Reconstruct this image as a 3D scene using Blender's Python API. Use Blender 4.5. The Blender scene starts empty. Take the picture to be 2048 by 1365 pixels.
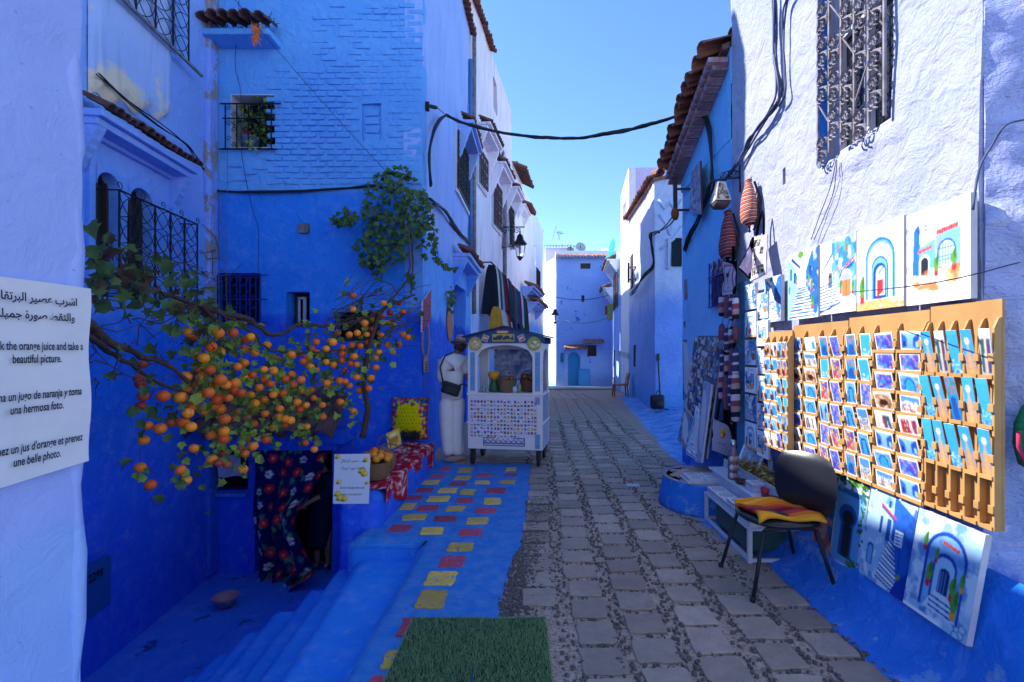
import bpy, bmesh, math, random
import numpy as np
from mathutils import Vector, Matrix, Euler
R = math.radians
random.seed(7)
scene = bpy.context.scene
COL = scene.collection

# ------------------------------------------------------------------ camera, sky, sun, exposure
F, VX, VY, EYE = 960.0, 1075.0, 702.0, 1.6
cam_d = bpy.data.cameras.new('camera')
cam = bpy.data.objects.new('camera', cam_d); COL.objects.link(cam)
cam.location = (0, 0, EYE); cam.rotation_euler = (R(90), 0, 0)
cam_d.sensor_width = 36; cam_d.lens = 36 * F / 2048
cam_d.shift_x = -(VX - 1024) / 2048; cam_d.shift_y = (VY - 682.5) / 2048
cam_d.clip_start = 0.05; cam_d.clip_end = 2000
scene.camera = cam
SUN = Vector((-1, 0.45, 1.09)).normalized()
world = bpy.data.worlds.new('World'); scene.world = world; world.use_nodes = True
wn = world.node_tree.nodes; wl = world.node_tree.links; wn.clear()
sky = wn.new('ShaderNodeTexSky'); sky.sky_type = 'NISHITA'; sky.sun_disc = False
sky.sun_elevation = math.asin(SUN.z); sky.sun_rotation = math.atan2(SUN.x, SUN.y)
sky.altitude = 1500; sky.air_density = .72; sky.dust_density = 0.0; sky.ozone_density = 1.0
bg = wn.new('ShaderNodeBackground'); bg.inputs[1].default_value = 0.13
wo = wn.new('ShaderNodeOutputWorld')
hs_ = wn.new('ShaderNodeHueSaturation'); hs_.inputs['Saturation'].default_value = 1.15; hs_.inputs['Value'].default_value = .74
wl.new(sky.outputs[0], hs_.inputs['Color']); wl.new(hs_.outputs[0], bg.inputs[0]); wl.new(bg.outputs[0], wo.inputs[0])
sd = bpy.data.lights.new('sun', 'SUN'); sd.energy = 2.15; sd.angle = R(0.5); sd.color = (1.0, 0.95, 0.88)
so = bpy.data.objects.new('sun', sd); COL.objects.link(so)
so.rotation_euler = (-SUN).to_track_quat('-Z', 'Y').to_euler(); so.location = (-10, 10, 20)
vs = scene.view_settings
vs.view_transform = 'Standard'; vs.look = 'None'; vs.gamma = 1; vs.use_curve_mapping = False
vs.exposure = 2.2
scene.cycles.max_bounces = 12; scene.cycles.diffuse_bounces = 9

# ------------------------------------------------------------------ projection helpers (measuring only)
def P(px, py, Y): return Vector(((px - VX) / F * Y, Y, EYE - (py - VY) / F * Y))
def onX(px, py, X): return P(px, py, F * X / (px - VX))
def onG(px, py, z=0.0): return P(px, py, F * (EYE - z) / (py - VY))
def onL(px, py):                     # courtyard left wall
    return P(px, py, 3.839 / ((VX - px) / F - .109))
def onW(px, py): return P(px, py, 3.022 / (.12 + (VX - px) / F))   # white row left
def hit(fr, n_, px, py):             # where the sight line meets a wall plane shifted out by n_: (u, z)
    o = fr.o+fr.n*n_; d = Vector(((px-VX)/F, 1, 0)); t_ = o.dot(fr.n)/d.dot(fr.n); q = d*t_
    return (q-fr.o).dot(fr.u), EYE-(py-VY)/F*t_
def onR3(px, py): return P(px, py, 2.06 / ((px - VX) / F - .08))   # far right row

# ------------------------------------------------------------------ colour
def s2l(c): return c / 12.92 if c <= .04045 else ((c + .055) / 1.055) ** 2.4
def hx(h):
    h = h.lstrip('#'); return tuple(s2l(int(h[i:i + 2], 16) / 255) for i in (0, 2, 4))
def rgb(r, g, b): return (s2l(r / 255), s2l(g / 255), s2l(b / 255))

# ------------------------------------------------------------------ numpy noise
def _h(ix, iy, iz, s):
    n = (ix * 374761393 + iy * 668265263 + iz * 2147483647 + s * 974711) & 0xffffffff
    n = ((n ^ (n >> 13)) * 1274126177) & 0xffffffff
    n = (n ^ (n >> 16)) & 0xffffffff
    return n / 4294967295.0
def vnoise(x, y, z, s=0):
    x = np.asarray(x, float); y = np.asarray(y, float) + 0 * x; z = np.asarray(z, float) + 0 * x
    ix, iy, iz = np.floor(x).astype(np.int64), np.floor(y).astype(np.int64), np.floor(z).astype(np.int64)
    fx, fy, fz = x - ix, y - iy, z - iz
    fx, fy, fz = [t * t * (3 - 2 * t) for t in (fx, fy, fz)]
    r = 0
    for a in (0, 1):
        for b in (0, 1):
            for c in (0, 1):
                r = r + _h(ix + a, iy + b, iz + c, s) * (fx if a else 1 - fx) * (fy if b else 1 - fy) * (fz if c else 1 - fz)
    return r
def fbm(x, y, z, s=0, o=4):
    r = 0; a = .5; f = 1
    for i in range(o):
        r = r + a * (vnoise(x * f, y * f, z * f, s + i * 17) - .5); a *= .5; f *= 2.03
    return r

# ------------------------------------------------------------------ objects
WORLD = {}
def sett(o, label=None, cat=None, group=None, kind=None):
    if label: o['label'] = label
    if cat: o['category'] = cat
    if group: o['group'] = group
    if kind: o['kind'] = kind
    return o
def thing(name, label, cat, loc=(0, 0, 0), group=None, kind=None):
    o = bpy.data.objects.new(name, None); COL.objects.link(o); o.location = loc
    o.empty_display_size = .1
    WORLD[o.name] = Vector(loc)
    if kind == 'structure': o['kind'] = kind; return o
    return sett(o, label, cat, group, kind)
def link(me, name, parent=None):
    o = bpy.data.objects.new(name, me); COL.objects.link(o)
    if parent is not None: o.parent = parent; WORLD[o.name] = WORLD.get(parent.name, Vector((0, 0, 0)))
    else: WORLD[o.name] = Vector((0, 0, 0))
    return o
def copy_tree(o, parent=None):
    c = o.copy(); COL.objects.link(c)
    if parent is not None: c.parent = parent
    for ch in o.children: copy_tree(ch, c)
    return c

class MB:
    def __init__(s): s.v = []; s.f = []; s.m = []; s.cm = 0; s.sm = []; s.smooth = False
    def add(s, vs, fs, smooth=None):
        n = len(s.v); s.v += [tuple(v) for v in vs]
        for f in fs:
            s.f.append(tuple(i + n for i in f)); s.m.append(s.cm); s.sm.append(s.smooth if smooth is None else smooth)
        return s
    def box(s, a, b, M=None):
        x0, y0, z0 = [min(a[i], b[i]) for i in range(3)]; x1, y1, z1 = [max(a[i], b[i]) for i in range(3)]
        vs = [Vector(p) for p in ((x0,y0,z0),(x1,y0,z0),(x1,y1,z0),(x0,y1,z0),(x0,y0,z1),(x1,y0,z1),(x1,y1,z1),(x0,y1,z1))]
        if M is not None: vs = [M @ v for v in vs]
        return s.add(vs, [(0,3,2,1),(4,5,6,7),(0,1,5,4),(1,2,6,5),(2,3,7,6),(3,0,4,7)], False)
    def bar(s, p, q, w, h=None, up=(0, 0, 1)):
        p, q = Vector(p), Vector(q); h = h or w; d = q - p; L = d.length
        if L < 1e-6: return s
        d = d / L; u = Vector(up)
        if abs(d.dot(u)) > .98: u = Vector((0, 1, 0))
        sd_ = d.cross(u).normalized(); u = sd_.cross(d)
        vs = []
        for o in (p, q):
            for a, b in ((-1,-1),(1,-1),(1,1),(-1,1)): vs.append(o + sd_ * a * w / 2 + u * b * h / 2)
        return s.add(vs, [(0,1,2,3),(7,6,5,4),(0,4,5,1),(1,5,6,2),(2,6,7,3),(3,7,4,0)], False)
    def tube(s, pts, r, n=6, caps=True):
        pts = [Vector(p) for p in pts]
        if not hasattr(r, '__len__'): r = [r] * len(pts)
        k = len(pts); vs = []; prev = None
        for i, p in enumerate(pts):
            t = (pts[min(i + 1, k - 1)] - pts[max(i - 1, 0)])
            if t.length < 1e-7: t = Vector((0, 0, 1))
            t.normalize()
            if prev is None:
                a = Vector((0, 0, 1)) if abs(t.z) < .9 else Vector((1, 0, 0)); nrm = t.cross(a).normalized()
            else:
                nrm = prev - t * prev.dot(t)
                nrm = nrm.normalized() if nrm.length > 1e-6 else t.orthogonal().normalized()
            prev = nrm; bn = t.cross(nrm)
            for j in range(n):
                a = 2 * math.pi * j / n; vs.append(p + (nrm * math.cos(a) + bn * math.sin(a)) * r[i])
        fs = [(i*n+j, i*n+(j+1) % n, (i+1)*n+(j+1) % n, (i+1)*n+j) for i in range(k-1) for j in range(n)]
        if caps: fs += [tuple(range(n))[::-1], tuple(range((k-1)*n, k*n))]
        return s.add(vs, fs, n > 4)
    def lathe(s, prof, c=(0, 0, 0), n=16, M=None):
        vs = []; c = Vector(c)
        for r, z in prof:
            for j in range(n):
                a = 2*math.pi*j/n; v = Vector((r*math.cos(a), r*math.sin(a), z)); v = (M @ v) if M is not None else v; vs.append(v + c)
        k = len(prof)
        fs = [(i*n+j, i*n+(j+1) % n, (i+1)*n+(j+1) % n, (i+1)*n+j) for i in range(k-1) for j in range(n)]
        if prof[0][0] > 1e-5: fs.append(tuple(range(n))[::-1])
        if prof[-1][0] > 1e-5: fs.append(tuple(range((k-1)*n, k*n)))
        return s.add(vs, fs, True)
    def ball(s, c, r, n=10, m=7, M=None):
        if not hasattr(r, '__len__'): r = (r, r, r)
        vs = [Vector((0, 0, -1))]
        for i in range(1, m):
            t = math.pi*i/m
            for j in range(n):
                a = 2*math.pi*j/n; vs.append(Vector((math.sin(t)*math.cos(a), math.sin(t)*math.sin(a), -math.cos(t))))
        vs.append(Vector((0, 0, 1)))
        vs = [Vector((v.x*r[0], v.y*r[1], v.z*r[2])) for v in vs]
        if M is not None: vs = [M @ v for v in vs]
        vs = [v + Vector(c) for v in vs]
        fs = [(0, 1+(j+1) % n, 1+j) for j in range(n)]
        for i in range(m-2):
            for j in range(n): fs.append((1+i*n+j, 1+i*n+(j+1) % n, 1+(i+1)*n+(j+1) % n, 1+(i+1)*n+j))
        b = 1+(m-2)*n; fs += [(b+j, b+(j+1) % n, len(vs)-1) for j in range(n)]
        return s.add(vs, fs, True)
    def prism(s, poly, a, b):
        """poly: list of 3D points, extruded by vector from offset a to b along given vectors"""
        a = Vector(a); b = Vector(b); n = len(poly)
        vs = [Vector(p) + a for p in poly] + [Vector(p) + b for p in poly]
        fs = [tuple(range(n))[::-1], tuple(range(n, 2*n))] + [(i, (i+1) % n, n+(i+1) % n, n+i) for i in range(n)]
        return s.add(vs, fs, False)
    def quad(s, *p): return s.add(p, [tuple(range(len(p)))], False)
    def xf(s, M): s.v = [tuple(M @ Vector(v)) for v in s.v]; return s
    def mesh(s, name, mats, off=Vector((0, 0, 0)), bevel=0, fixn=True):
        me = bpy.data.meshes.new(name)
        me.from_pydata([tuple(Vector(v) - off) for v in s.v], [], s.f)
        if not isinstance(mats, (list, tuple)): mats = [mats]
        for m in mats: me.materials.append(m)
        me.polygons.foreach_set('material_index', s.m); me.polygons.foreach_set('use_smooth', s.sm)
        if fixn or bevel:
            bm = bmesh.new(); bm.from_mesh(me)
            if fixn: bmesh.ops.recalc_face_normals(bm, faces=bm.faces)
            if bevel:
                es = [e for e in bm.edges if len(e.link_faces) == 2 and e.calc_face_angle(0) > .6]
                bmesh.ops.bevel(bm, geom=es, offset=bevel, segments=2, affect='EDGES', profile=.6, clamp_overlap=True)
            bm.to_mesh(me); bm.free()
        me.update(); return me
    def build(s, name, mats, parent=None, bevel=0, fixn=True):
        off = WORLD.get(parent.name, Vector((0, 0, 0))) if parent is not None else Vector((0, 0, 0))
        return link(s.mesh(name, mats, off, bevel, fixn), name, parent)

def top(mb, name, mats, label, cat, group=None, loc=None, bevel=0, kind=None, fixn=True):
    """one-mesh thing, origin at loc"""
    if loc is None:
        a = np.array(mb.v); loc = Vector(((a[:, 0].min()+a[:, 0].max())/2, (a[:, 1].min()+a[:, 1].max())/2, a[:, 2].min()))
    loc = Vector(loc)
    o = link(mb.mesh(name, mats, loc, bevel, fixn), name); o.location = loc
    WORLD[o.name] = loc
    return sett(o, label, cat, group, kind)

# ------------------------------------------------------------------ materials
def nm(name):
    m = bpy.data.materials.new(name); m.use_nodes = True
    return m, m.node_tree.nodes, m.node_tree.links, m.node_tree.nodes['Principled BSDF']
class NT:
    def __init__(s, n, l): s.n = n; s.l = l
    def _in(s, sock, v):
        if v is None: return
        if hasattr(v, 'is_output') or isinstance(v, bpy.types.NodeSocket): s.l.new(v, sock)
        else:
            if hasattr(v, '__len__') and len(v) == 3 and sock.type == 'RGBA': v = (*v, 1)
            sock.default_value = v
    def math(s, op, a, b=None, c=None, clamp=False):
        n = s.n.new('ShaderNodeMath'); n.operation = op; n.use_clamp = clamp
        s._in(n.inputs[0], a); s._in(n.inputs[1], b); s._in(n.inputs[2], c); return n.outputs[0]
    def noise(s, vec, scale, detail=4, rough=.55, dist=0):
        n = s.n.new('ShaderNodeTexNoise'); s._in(n.inputs['Vector'], vec); n.inputs['Scale'].default_value = scale
        n.inputs['Detail'].default_value = detail; n.inputs['Roughness'].default_value = rough; n.inputs['Distortion'].default_value = dist
        return n.outputs['Fac']
    def ramp(s, fac, stops, interp='LINEAR'):
        n = s.n.new('ShaderNodeValToRGB'); s._in(n.inputs[0], fac); e = n.color_ramp.elements; n.color_ramp.interpolation = interp
        while len(e) < len(stops): e.new(.5)
        for i, (p, c) in enumerate(stops):
            e[i].position = p
            e[i].color = (c, c, c, 1) if not hasattr(c, '__len__') else (*c[:3], 1)
        return n.outputs[0]
    def mix(s, fac, a, b, mode='MIX'):
        n = s.n.new('ShaderNodeMix'); n.data_type = 'RGBA'; n.blend_type = mode
        s._in(n.inputs[0], fac); s._in(n.inputs[6], a); s._in(n.inputs[7], b); return n.outputs[2]
    def smooth(s, v, a, b):
        n = s.n.new('ShaderNodeMapRange'); n.interpolation_type = 'SMOOTHSTEP'
        s._in(n.inputs[0], v); n.inputs[1].default_value = a; n.inputs[2].default_value = b; return n.outputs[0]
    def bump(s, h, strength=.5, dist=.01, nrm=None):
        n = s.n.new('ShaderNodeBump'); n.inputs['Strength'].default_value = strength; n.inputs['Distance'].default_value = dist
        s._in(n.inputs['Height'], h)
        if nrm is not None: s.l.new(nrm, n.inputs['Normal'])
        return n.outputs[0]
    def pos(s): return s.n.new('ShaderNodeNewGeometry').outputs['Position']
    def obj(s): return s.n.new('ShaderNodeTexCoord').outputs['Object']
    def sep(s, v):
        n = s.n.new('ShaderNodeSeparateXYZ'); s.l.new(v, n.inputs[0]); return n.outputs
    def mapv(s, v, scale=(1, 1, 1), rot=(0, 0, 0)):
        n = s.n.new('ShaderNodeMapping'); s.l.new(v, n.inputs[0]); n.inputs['Scale'].default_value = scale; n.inputs['Rotation'].default_value = rot
        return n.outputs[0]
    def rnd(s): return s.n.new('ShaderNodeObjectInfo').outputs['Random']

def plaster(name, zones, soft=.08, var=.25, lump=.012, peel=None, streak=0, ragged=.25, brush=0.0, boost=1.38, dirt=.35):
    """limewash: zones = [(z_top, colour), ...] bottom to top; ragged painted edges between them"""
    zones = [(h_, tuple(min(.92, c_*boost) for c_ in cc_)) for h_, cc_ in zones]
    m, n, l, b = nm(name); t = NT(n, l); p = t.pos(); z = t.sep(p)[2]
    nz = t.noise(p, 2.3, 5, .62); n2 = t.noise(p, 9, 5, .6)
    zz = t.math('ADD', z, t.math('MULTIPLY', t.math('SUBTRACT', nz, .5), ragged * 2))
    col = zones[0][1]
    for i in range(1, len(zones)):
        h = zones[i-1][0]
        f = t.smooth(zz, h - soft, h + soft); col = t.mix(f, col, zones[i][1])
    big = t.noise(p, .9, 4, .6); mid = t.noise(p, 5.5, 6, .65)
    col = t.mix(t.math('MULTIPLY', t.ramp(big, [(.36, 0.), (.64, 1.)]), var), col, t.mix(1, col, (.55, .68, .86), 'MULTIPLY'))
    col = t.mix(t.math('MULTIPLY', t.ramp(mid, [(.5, 0.), (.72, 1.)]), var), col, t.mix(.35, col, (.55, .68, .95)))
    if streak:
        st = t.noise(t.mapv(p, (7, 7, .5)), 1.6, 4, .6)
        col = t.mix(t.math('MULTIPLY', t.ramp(st, [(.52, 0.), (.68, 1.)]), streak), col, t.mix(1, col, (.6, .62, .7), 'MULTIPLY'))
    if peel:
        pn = t.noise(p, peel[1], 8, .7)
        col = t.mix(t.ramp(pn, [(peel[2], 0.), (peel[2] + .03, 1.)]), col, peel[0])
    dr = t.noise(p, 3.1, 8, .72, 1.5); col = t.mix(t.math('MULTIPLY', t.ramp(dr, [(.56, 0.), (.66, 1.)]), .3), col, t.mix(.5, col, (.5, .62, .85)))
    ft = t.math('MULTIPLY', t.smooth(t.math('ADD', z, t.math('MULTIPLY', mid, .5)), .75, .1), dirt); col = t.mix(ft, col, t.mix(.6, col, (.05, .07, .16)))
    # small dings and specks
    sp = t.noise(p, 38, 3, .5); col = t.mix(t.math('MULTIPLY', t.ramp(sp, [(.70, 0.), (.78, 1.)]), .55), col, (.03, .05, .12))
    l.new(col, b.inputs['Base Color']); b.inputs['Roughness'].default_value = .82; b.inputs['Specular IOR Level'].default_value = .25
    h1 = t.noise(p, 7, 6, .6, .6); h2 = t.noise(p, 45, 5, .6)
    bump1 = t.bump(h1, .75, lump * 2.2); bump2 = t.bump(h2, .5, lump * .35, bump1)
    if brush: bump2 = t.bump(t.noise(t.mapv(p, (3, 3, 18)), 4, 5, .6, 1.2), .6, brush, bump2)
    l.new(bump2, b.inputs['Normal'])
    return m
def simple(name, col, rough=.6, metal=0, var=.15, scale=12, bump=0, spec=.4, tint=None, dist=.003):
    m, n, l, b = nm(name); t = NT(n, l); p = t.obj()
    c2 = tint or tuple(x * .6 for x in col)
    c = t.mix(t.math('MULTIPLY', t.ramp(t.noise(p, scale, 5, .6), [(.35, 0.), (.68, 1.)]), min(1, var * 3)), col, c2)
    r = t.rnd(); hsv = n.new('ShaderNodeHueSaturation'); l.new(c, hsv.inputs['Color'])
    l.new(t.math('ADD', t.math('MULTIPLY', r, var), 1 - var / 2), hsv.inputs['Value'])
    l.new(hsv.outputs[0], b.inputs['Base Color'])
    b.inputs['Roughness'].default_value = rough; b.inputs['Metallic'].default_value = metal; b.inputs['Specular IOR Level'].default_value = spec
    if bump: l.new(t.bump(t.noise(p, scale * 2.5, 5, .6), bump, dist), b.inputs['Normal'])
    return m
def vcol(name='printed_colour', rough=.6, spec=.3, weave=0):
    m, n, l, b = nm(name); a = n.new('ShaderNodeAttribute'); a.attribute_name = 'paint'
    l.new(a.outputs['Color'], b.inputs['Base Color']); b.inputs['Roughness'].default_value = rough; b.inputs['Specular IOR Level'].default_value = spec
    if weave:
        t = NT(n, l); l.new(t.bump(t.noise(t.obj(), weave, 3, .6), .4, .002), b.inputs['Normal'])
    return m
M = {}
M['print'] = vcol(); M['printcloth'] = vcol('printed_cloth', .9, .1, 160); M['canvas'] = vcol('painted_canvas', .7, .25, 220)

# ------------------------------------------------------------------ flat pictures painted on a fine grid of coloured vertices
class Pic:
    def __init__(s, w, h, bgc=(1, 1, 1), seed=0):
        s.w, s.h = w, h; s.a = np.ones((h, w, 3)) * np.array(bgc)
        yy, xx = np.mgrid[0:h, 0:w]; s.x = (xx + .5) / w; s.y = 1 - (yy + .5) / h   # x right, y up in 0..1
        s.seed = seed
    def _p(s, mask, c, k=1.0):
        k = mask * k; s.a = s.a * (1 - k[..., None]) + np.array(c) * k[..., None]; return s
    def rect(s, x0, y0, x1, y1, c, k=1): return s._p(((s.x >= x0) & (s.x <= x1) & (s.y >= y0) & (s.y <= y1)).astype(float), c, k)
    def ell(s, cx, cy, rx, ry, c, k=1): return s._p((((s.x-cx)/rx)**2 + ((s.y-cy)/ry)**2 <= 1).astype(float), c, k)
    def ring(s, cx, cy, rx, ry, w, c):
        d = np.sqrt(((s.x-cx)/rx)**2 + ((s.y-cy)/ry)**2); return s._p((abs(d-1) < w).astype(float), c)
    def poly(s, pts, c, k=1):
        ins = np.zeros_like(s.x, bool); n = len(pts)
        for i in range(n):
            x0, y0 = pts[i]; x1, y1 = pts[(i+1) % n]
            if y0 == y1: continue
            cond = ((y0 > s.y) != (y1 > s.y)) & (s.x < (x1-x0)*(s.y-y0)/(y1-y0)+x0); ins ^= cond
        return s._p(ins.astype(float), c, k)
    def arch(s, cx, y0, w, hgt, c, k=1, point=0):
        s.rect(cx-w/2, y0, cx+w/2, y0+hgt-w*.5*s.w/s.h, c, k)
        return s.ell(cx, y0+hgt-w*.5*s.w/s.h, w/2*(1+point), w/2*s.w/s.h, c, k)
    def line(s, x0, y0, x1, y1, w, c):
        dx, dy = x1-x0, y1-y0; L = dx*dx+dy*dy+1e-9
        tt = np.clip(((s.x-x0)*dx+(s.y-y0)*dy)/L, 0, 1); d = np.hypot(s.x-x0-tt*dx, (s.y-y0-tt*dy))
        return s._p((d < w).astype(float), c)
    def mottle(s, amt, sc=6, c=None, region=None, thr=None):
        nz = fbm(s.x*sc, s.y*sc*s.h/s.w, 0*s.x+s.seed*3.7, s.seed, 4)*2
        if c is None: s.a = np.clip(s.a*(1+amt*nz[..., None]*2), 0, 1)
        else:
            k = np.clip((nz-(thr or 0))*6, 0, 1)*amt
            if region is not None: k = k*region(s.x, s.y)
            s._p(k, c)
        return s
    def grad(s, c0, c1):
        k = s.y[..., None]; s.a = np.array(c0)*(1-k)+np.array(c1)*k; return s
def pic_mesh(pic, name, mat, p00, pu, pv, disp=None, blur=True):
    """pic mapped on a parallelogram: p00 = lower left, pu = right edge vector, pv = up edge vector"""
    h, w = pic.h, pic.w
    if blur:
        a = np.pad(pic.a, ((1, 1), (1, 1), (0, 0)), 'edge'); pic.a = pic.a*.4+(a[:-2, 1:-1]+a[2:, 1:-1]+a[1:-1, :-2]+a[1:-1, 2:])*.15
    p00, pu, pv = np.array(p00), np.array(pu), np.array(pv)
    U, V = np.meshgrid(np.linspace(0, 1, w+1), np.linspace(1, 0, h+1))
    co = p00 + U[..., None]*pu + V[..., None]*pv
    if disp is not None: co = co + disp(U, V)
    me = bpy.data.meshes.new(name)
    idx = np.arange((w+1)*(h+1)).reshape(h+1, w+1)
    f = np.stack([idx[1:, :-1], idx[1:, 1:], idx[:-1, 1:], idx[:-1, :-1]], -1).reshape(-1, 4)
    me.vertices.add(len(idx.ravel())); me.vertices.foreach_set('co', co.reshape(-1).astype(np.float32))
    me.loops.add(f.size); me.loops.foreach_set('vertex_index', f.reshape(-1).astype(np.int32))
    me.polygons.add(len(f)); me.polygons.foreach_set('loop_start', np.arange(0, f.size, 4, dtype=np.int32))
    me.polygons.foreach_set('use_smooth', np.full(len(f), disp is not None))
    ca = me.color_attributes.new('paint', 'BYTE_COLOR', 'CORNER')
    col = np.ones((len(f), 4, 4), np.float32); col[:, :, :3] = pic.a.reshape(-1, 1, 3)
    ca.data.foreach_set('color', col.reshape(-1))
    me.materials.append(mat); me.update(calc_edges=True); return me

# ------------------------------------------------------------------ rough plastered wall sheet with openings
def wall(name, mat, A, B, z0, z1, holes=(), parent=None, step=.1, amp=.02, freq=1.6, seed=1, edge=None, topf=None):
    """sheet from A to B (xy); outward side is to the right of A->B. holes: (u0,u1,z0,z1,depth)"""
    A = np.array(A[:2], float); B = np.array(B[:2], float); L = np.linalg.norm(B-A); d = (B-A)/L; nr = np.array((d[1], -d[0]))
    us = list(np.arange(0, L, step)) + [L]; zs = list(np.arange(z0, z1, step)) + [z1]
    hu = [h[0] for h in holes]+[h[1] for h in holes]; hz = [h[2] for h in holes]+[h[3] for h in holes]
    def merge(g, ks):
        g = [x for x in g if all(abs(x-k) > step*.45 for k in ks) or x in (g[0], g[-1])]
        return np.unique(np.round(np.array(g+list(ks)), 5))
    us = merge(us, hu); zs = merge(zs, hz); nu, nz = len(us), len(zs)
    U, Z = np.meshgrid(us, zs, indexing='ij')
    X = A[0]+U*d[0]; Y = A[1]+U*d[1]
    D = fbm(X*freq, Y*freq, Z*freq, seed, 4)*amp*2 + fbm(X*freq*.3, Y*freq*.3, Z*freq*.3, seed+5, 2)*amp*2
    X = X+nr[0]*D; Y = Y+nr[1]*D
    V = np.stack([X, Y, Z], -1)
    mb = MB(); mb.smooth = True
    vs = [tuple(v) for v in V.reshape(-1, 3)]; fs = []
    um, zm = (us[:-1]+us[1:])/2, (zs[:-1]+zs[1:])/2
    H = np.zeros((nu-1, nz-1), bool)
    for h in holes: H |= ((um[:, None] > h[0]) & (um[:, None] < h[1]) & (zm[None] > h[2]) & (zm[None] < h[3]))
    for i in range(nu-1):
        for j in range(nz-1):
            if not H[i, j]: fs.append((i*nz+j, (i+1)*nz+j, (i+1)*nz+j+1, i*nz+j+1))
    mb.add(vs, fs, True)
    n3 = np.array((nr[0], nr[1], 0))
    for h in holes:
        i0, i1 = [int(np.argmin(abs(us-x))) for x in h[:2]]; j0, j1 = [int(np.argmin(abs(zs-x))) for x in h[2:4]]
        loop = [(i, j0) for i in range(i0, i1)] + [(i1, j) for j in range(j0, j1)] + [(i, j1) for i in range(i1, i0, -1)] + [(i0, j) for j in range(j1, j0, -1)]
        out = [V[i, j] for i, j in loop]; inn = []
        for i, j in loop:
            base = np.array((A[0]+us[i]*d[0], A[1]+us[i]*d[1], zs[j])); inn.append(base - n3*h[4])
        k = len(loop)
        mb.add(out+inn, [(a, (a+1) % k, k+(a+1) % k, k+a) for a in range(k)], True)
    # return edge at both ends and top so that the sheet has thickness
    th = .25
    for (i, rev) in ((0, 0), (nu-1, 1)):
        o = [V[i, j] for j in range(nz)]; q = [p-n3*th for p in o]
        mb.add(o+q, [((j, j+1, nz+j+1, nz+j) if rev else (j, nz+j, nz+j+1, j+1)) for j in range(nz-1)], True)
    o = [V[i, nz-1] for i in range(nu)]; q = [p-n3*th for p in o]
    mb.add(o+q, [(i, i+1, nu+i+1, nu+i) for i in range(nu-1)], True)
    ob = mb.build(name, mat, parent, fixn=False)
    ob.data.polygons.foreach_set('use_smooth', [True]*len(ob.data.polygons))
    mod = ob.modifiers.new('edge', 'EDGE_SPLIT'); mod.split_angle = R(50)
    return ob, d, nr

def text_mesh(txt, size=1, align='CENTER', sx=1, off=0.0, shear=0.0):
    c = bpy.data.curves.new('txt', 'FONT'); c.body = txt; c.size = size; c.align_x = align; c.offset = off; c.shear = shear; c.resolution_u = 3
    o = bpy.data.objects.new('txt', c); COL.objects.link(o)
    dg = bpy.context.evaluated_depsgraph_get(); me = bpy.data.meshes.new_from_object(o.evaluated_get(dg))
    COL.objects.unlink(o); bpy.data.objects.remove(o)
    if sx != 1:
        for v in me.vertices: v.co.x *= sx
    return me
def text_on(name, txt, size, org, ux, uy, mat, parent, align='CENTER', sx=1, off=0, shear=0, lift=.002):
    me = text_mesh(txt, size, align, sx, off, shear); ux = Vector(ux).normalized(); uy = Vector(uy).normalized(); nz_ = ux.cross(uy)
    base = Vector(org) + nz_*lift - WORLD.get(parent.name, Vector((0, 0, 0)))
    for v in me.vertices: c = v.co.copy(); v.co = base + ux*c.x + uy*c.y
    me.name = name; me.materials.clear(); me.materials.append(mat)
    return link(me, name, parent)
# ================================================================== palette (paint albedos)
DEEP = (.02, .105, .62); BLUE = (.012, .13, .58); AZURE = (.10, .30, .62); SKYB = (.2, .36, .68)
PALE = (.32, .42, .90); LAV = (.58, .63, .93); WHITE = (.76, .77, .88)
M['fore'] = plaster('limewash_pale_blue', [(.15, BLUE), (.9, (.28, .40, .66)), (9, (.32, .38, .66))], .05, .2, .01, ragged=.1, peel=((.5, .56, .92), 1.1, .70), dirt=0)
M['fore_edge'] = plaster('limewash_edge_blue', [(9, BLUE)], .05, .2, .01)
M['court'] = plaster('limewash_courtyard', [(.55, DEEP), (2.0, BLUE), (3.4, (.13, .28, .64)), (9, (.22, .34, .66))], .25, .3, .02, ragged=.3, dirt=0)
M['court_patch'] = plaster('bare_plaster', [(4.5, (.82, .62, .44)), (9, (.42, .50, .74))], .15, .25, .008, streak=.5, ragged=1.0, boost=1.15, dirt=0)
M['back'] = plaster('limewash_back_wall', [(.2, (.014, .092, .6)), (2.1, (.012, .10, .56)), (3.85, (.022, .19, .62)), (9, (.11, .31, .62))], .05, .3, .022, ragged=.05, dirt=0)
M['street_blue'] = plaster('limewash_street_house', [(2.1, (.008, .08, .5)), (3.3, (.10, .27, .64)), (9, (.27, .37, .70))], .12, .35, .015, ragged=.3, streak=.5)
M['white_row'] = plaster('limewash_white_row', [(1.4, AZURE), (2.6, PALE), (12, (.66, .60, .66))], .3, .25, .012, streak=.8, peel=((.45, .36, .3), 1.3, .73), ragged=.4)
M['white_row2'] = plaster('limewash_white_row_far', [(3.0, AZURE), (12, (.72, .64, .70))], .3, .25, .012, streak=.6, ragged=.4)
M['farfront'] = plaster('limewash_far_front', [(1.6, (.34, .46, .72)), (9, (.24, .37, .68))], .3, .35, .012, peel=((.06, .16, .66), 1.6, .62))
M['farwhite'] = plaster('limewash_far_white', [(-.3, AZURE), (9, (.75, .76, .86))], .3, .2, .012)
M['house1'] = plaster('limewash_lavender_white', [(.62, (.012, .13, .6)), (.95, (.25, .36, .85)), (9, (.40, .42, .56))], .07, .3, .022, ragged=.18, peel=((.42, .48, .80), 2.1, .64), brush=.006, boost=1)
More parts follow.
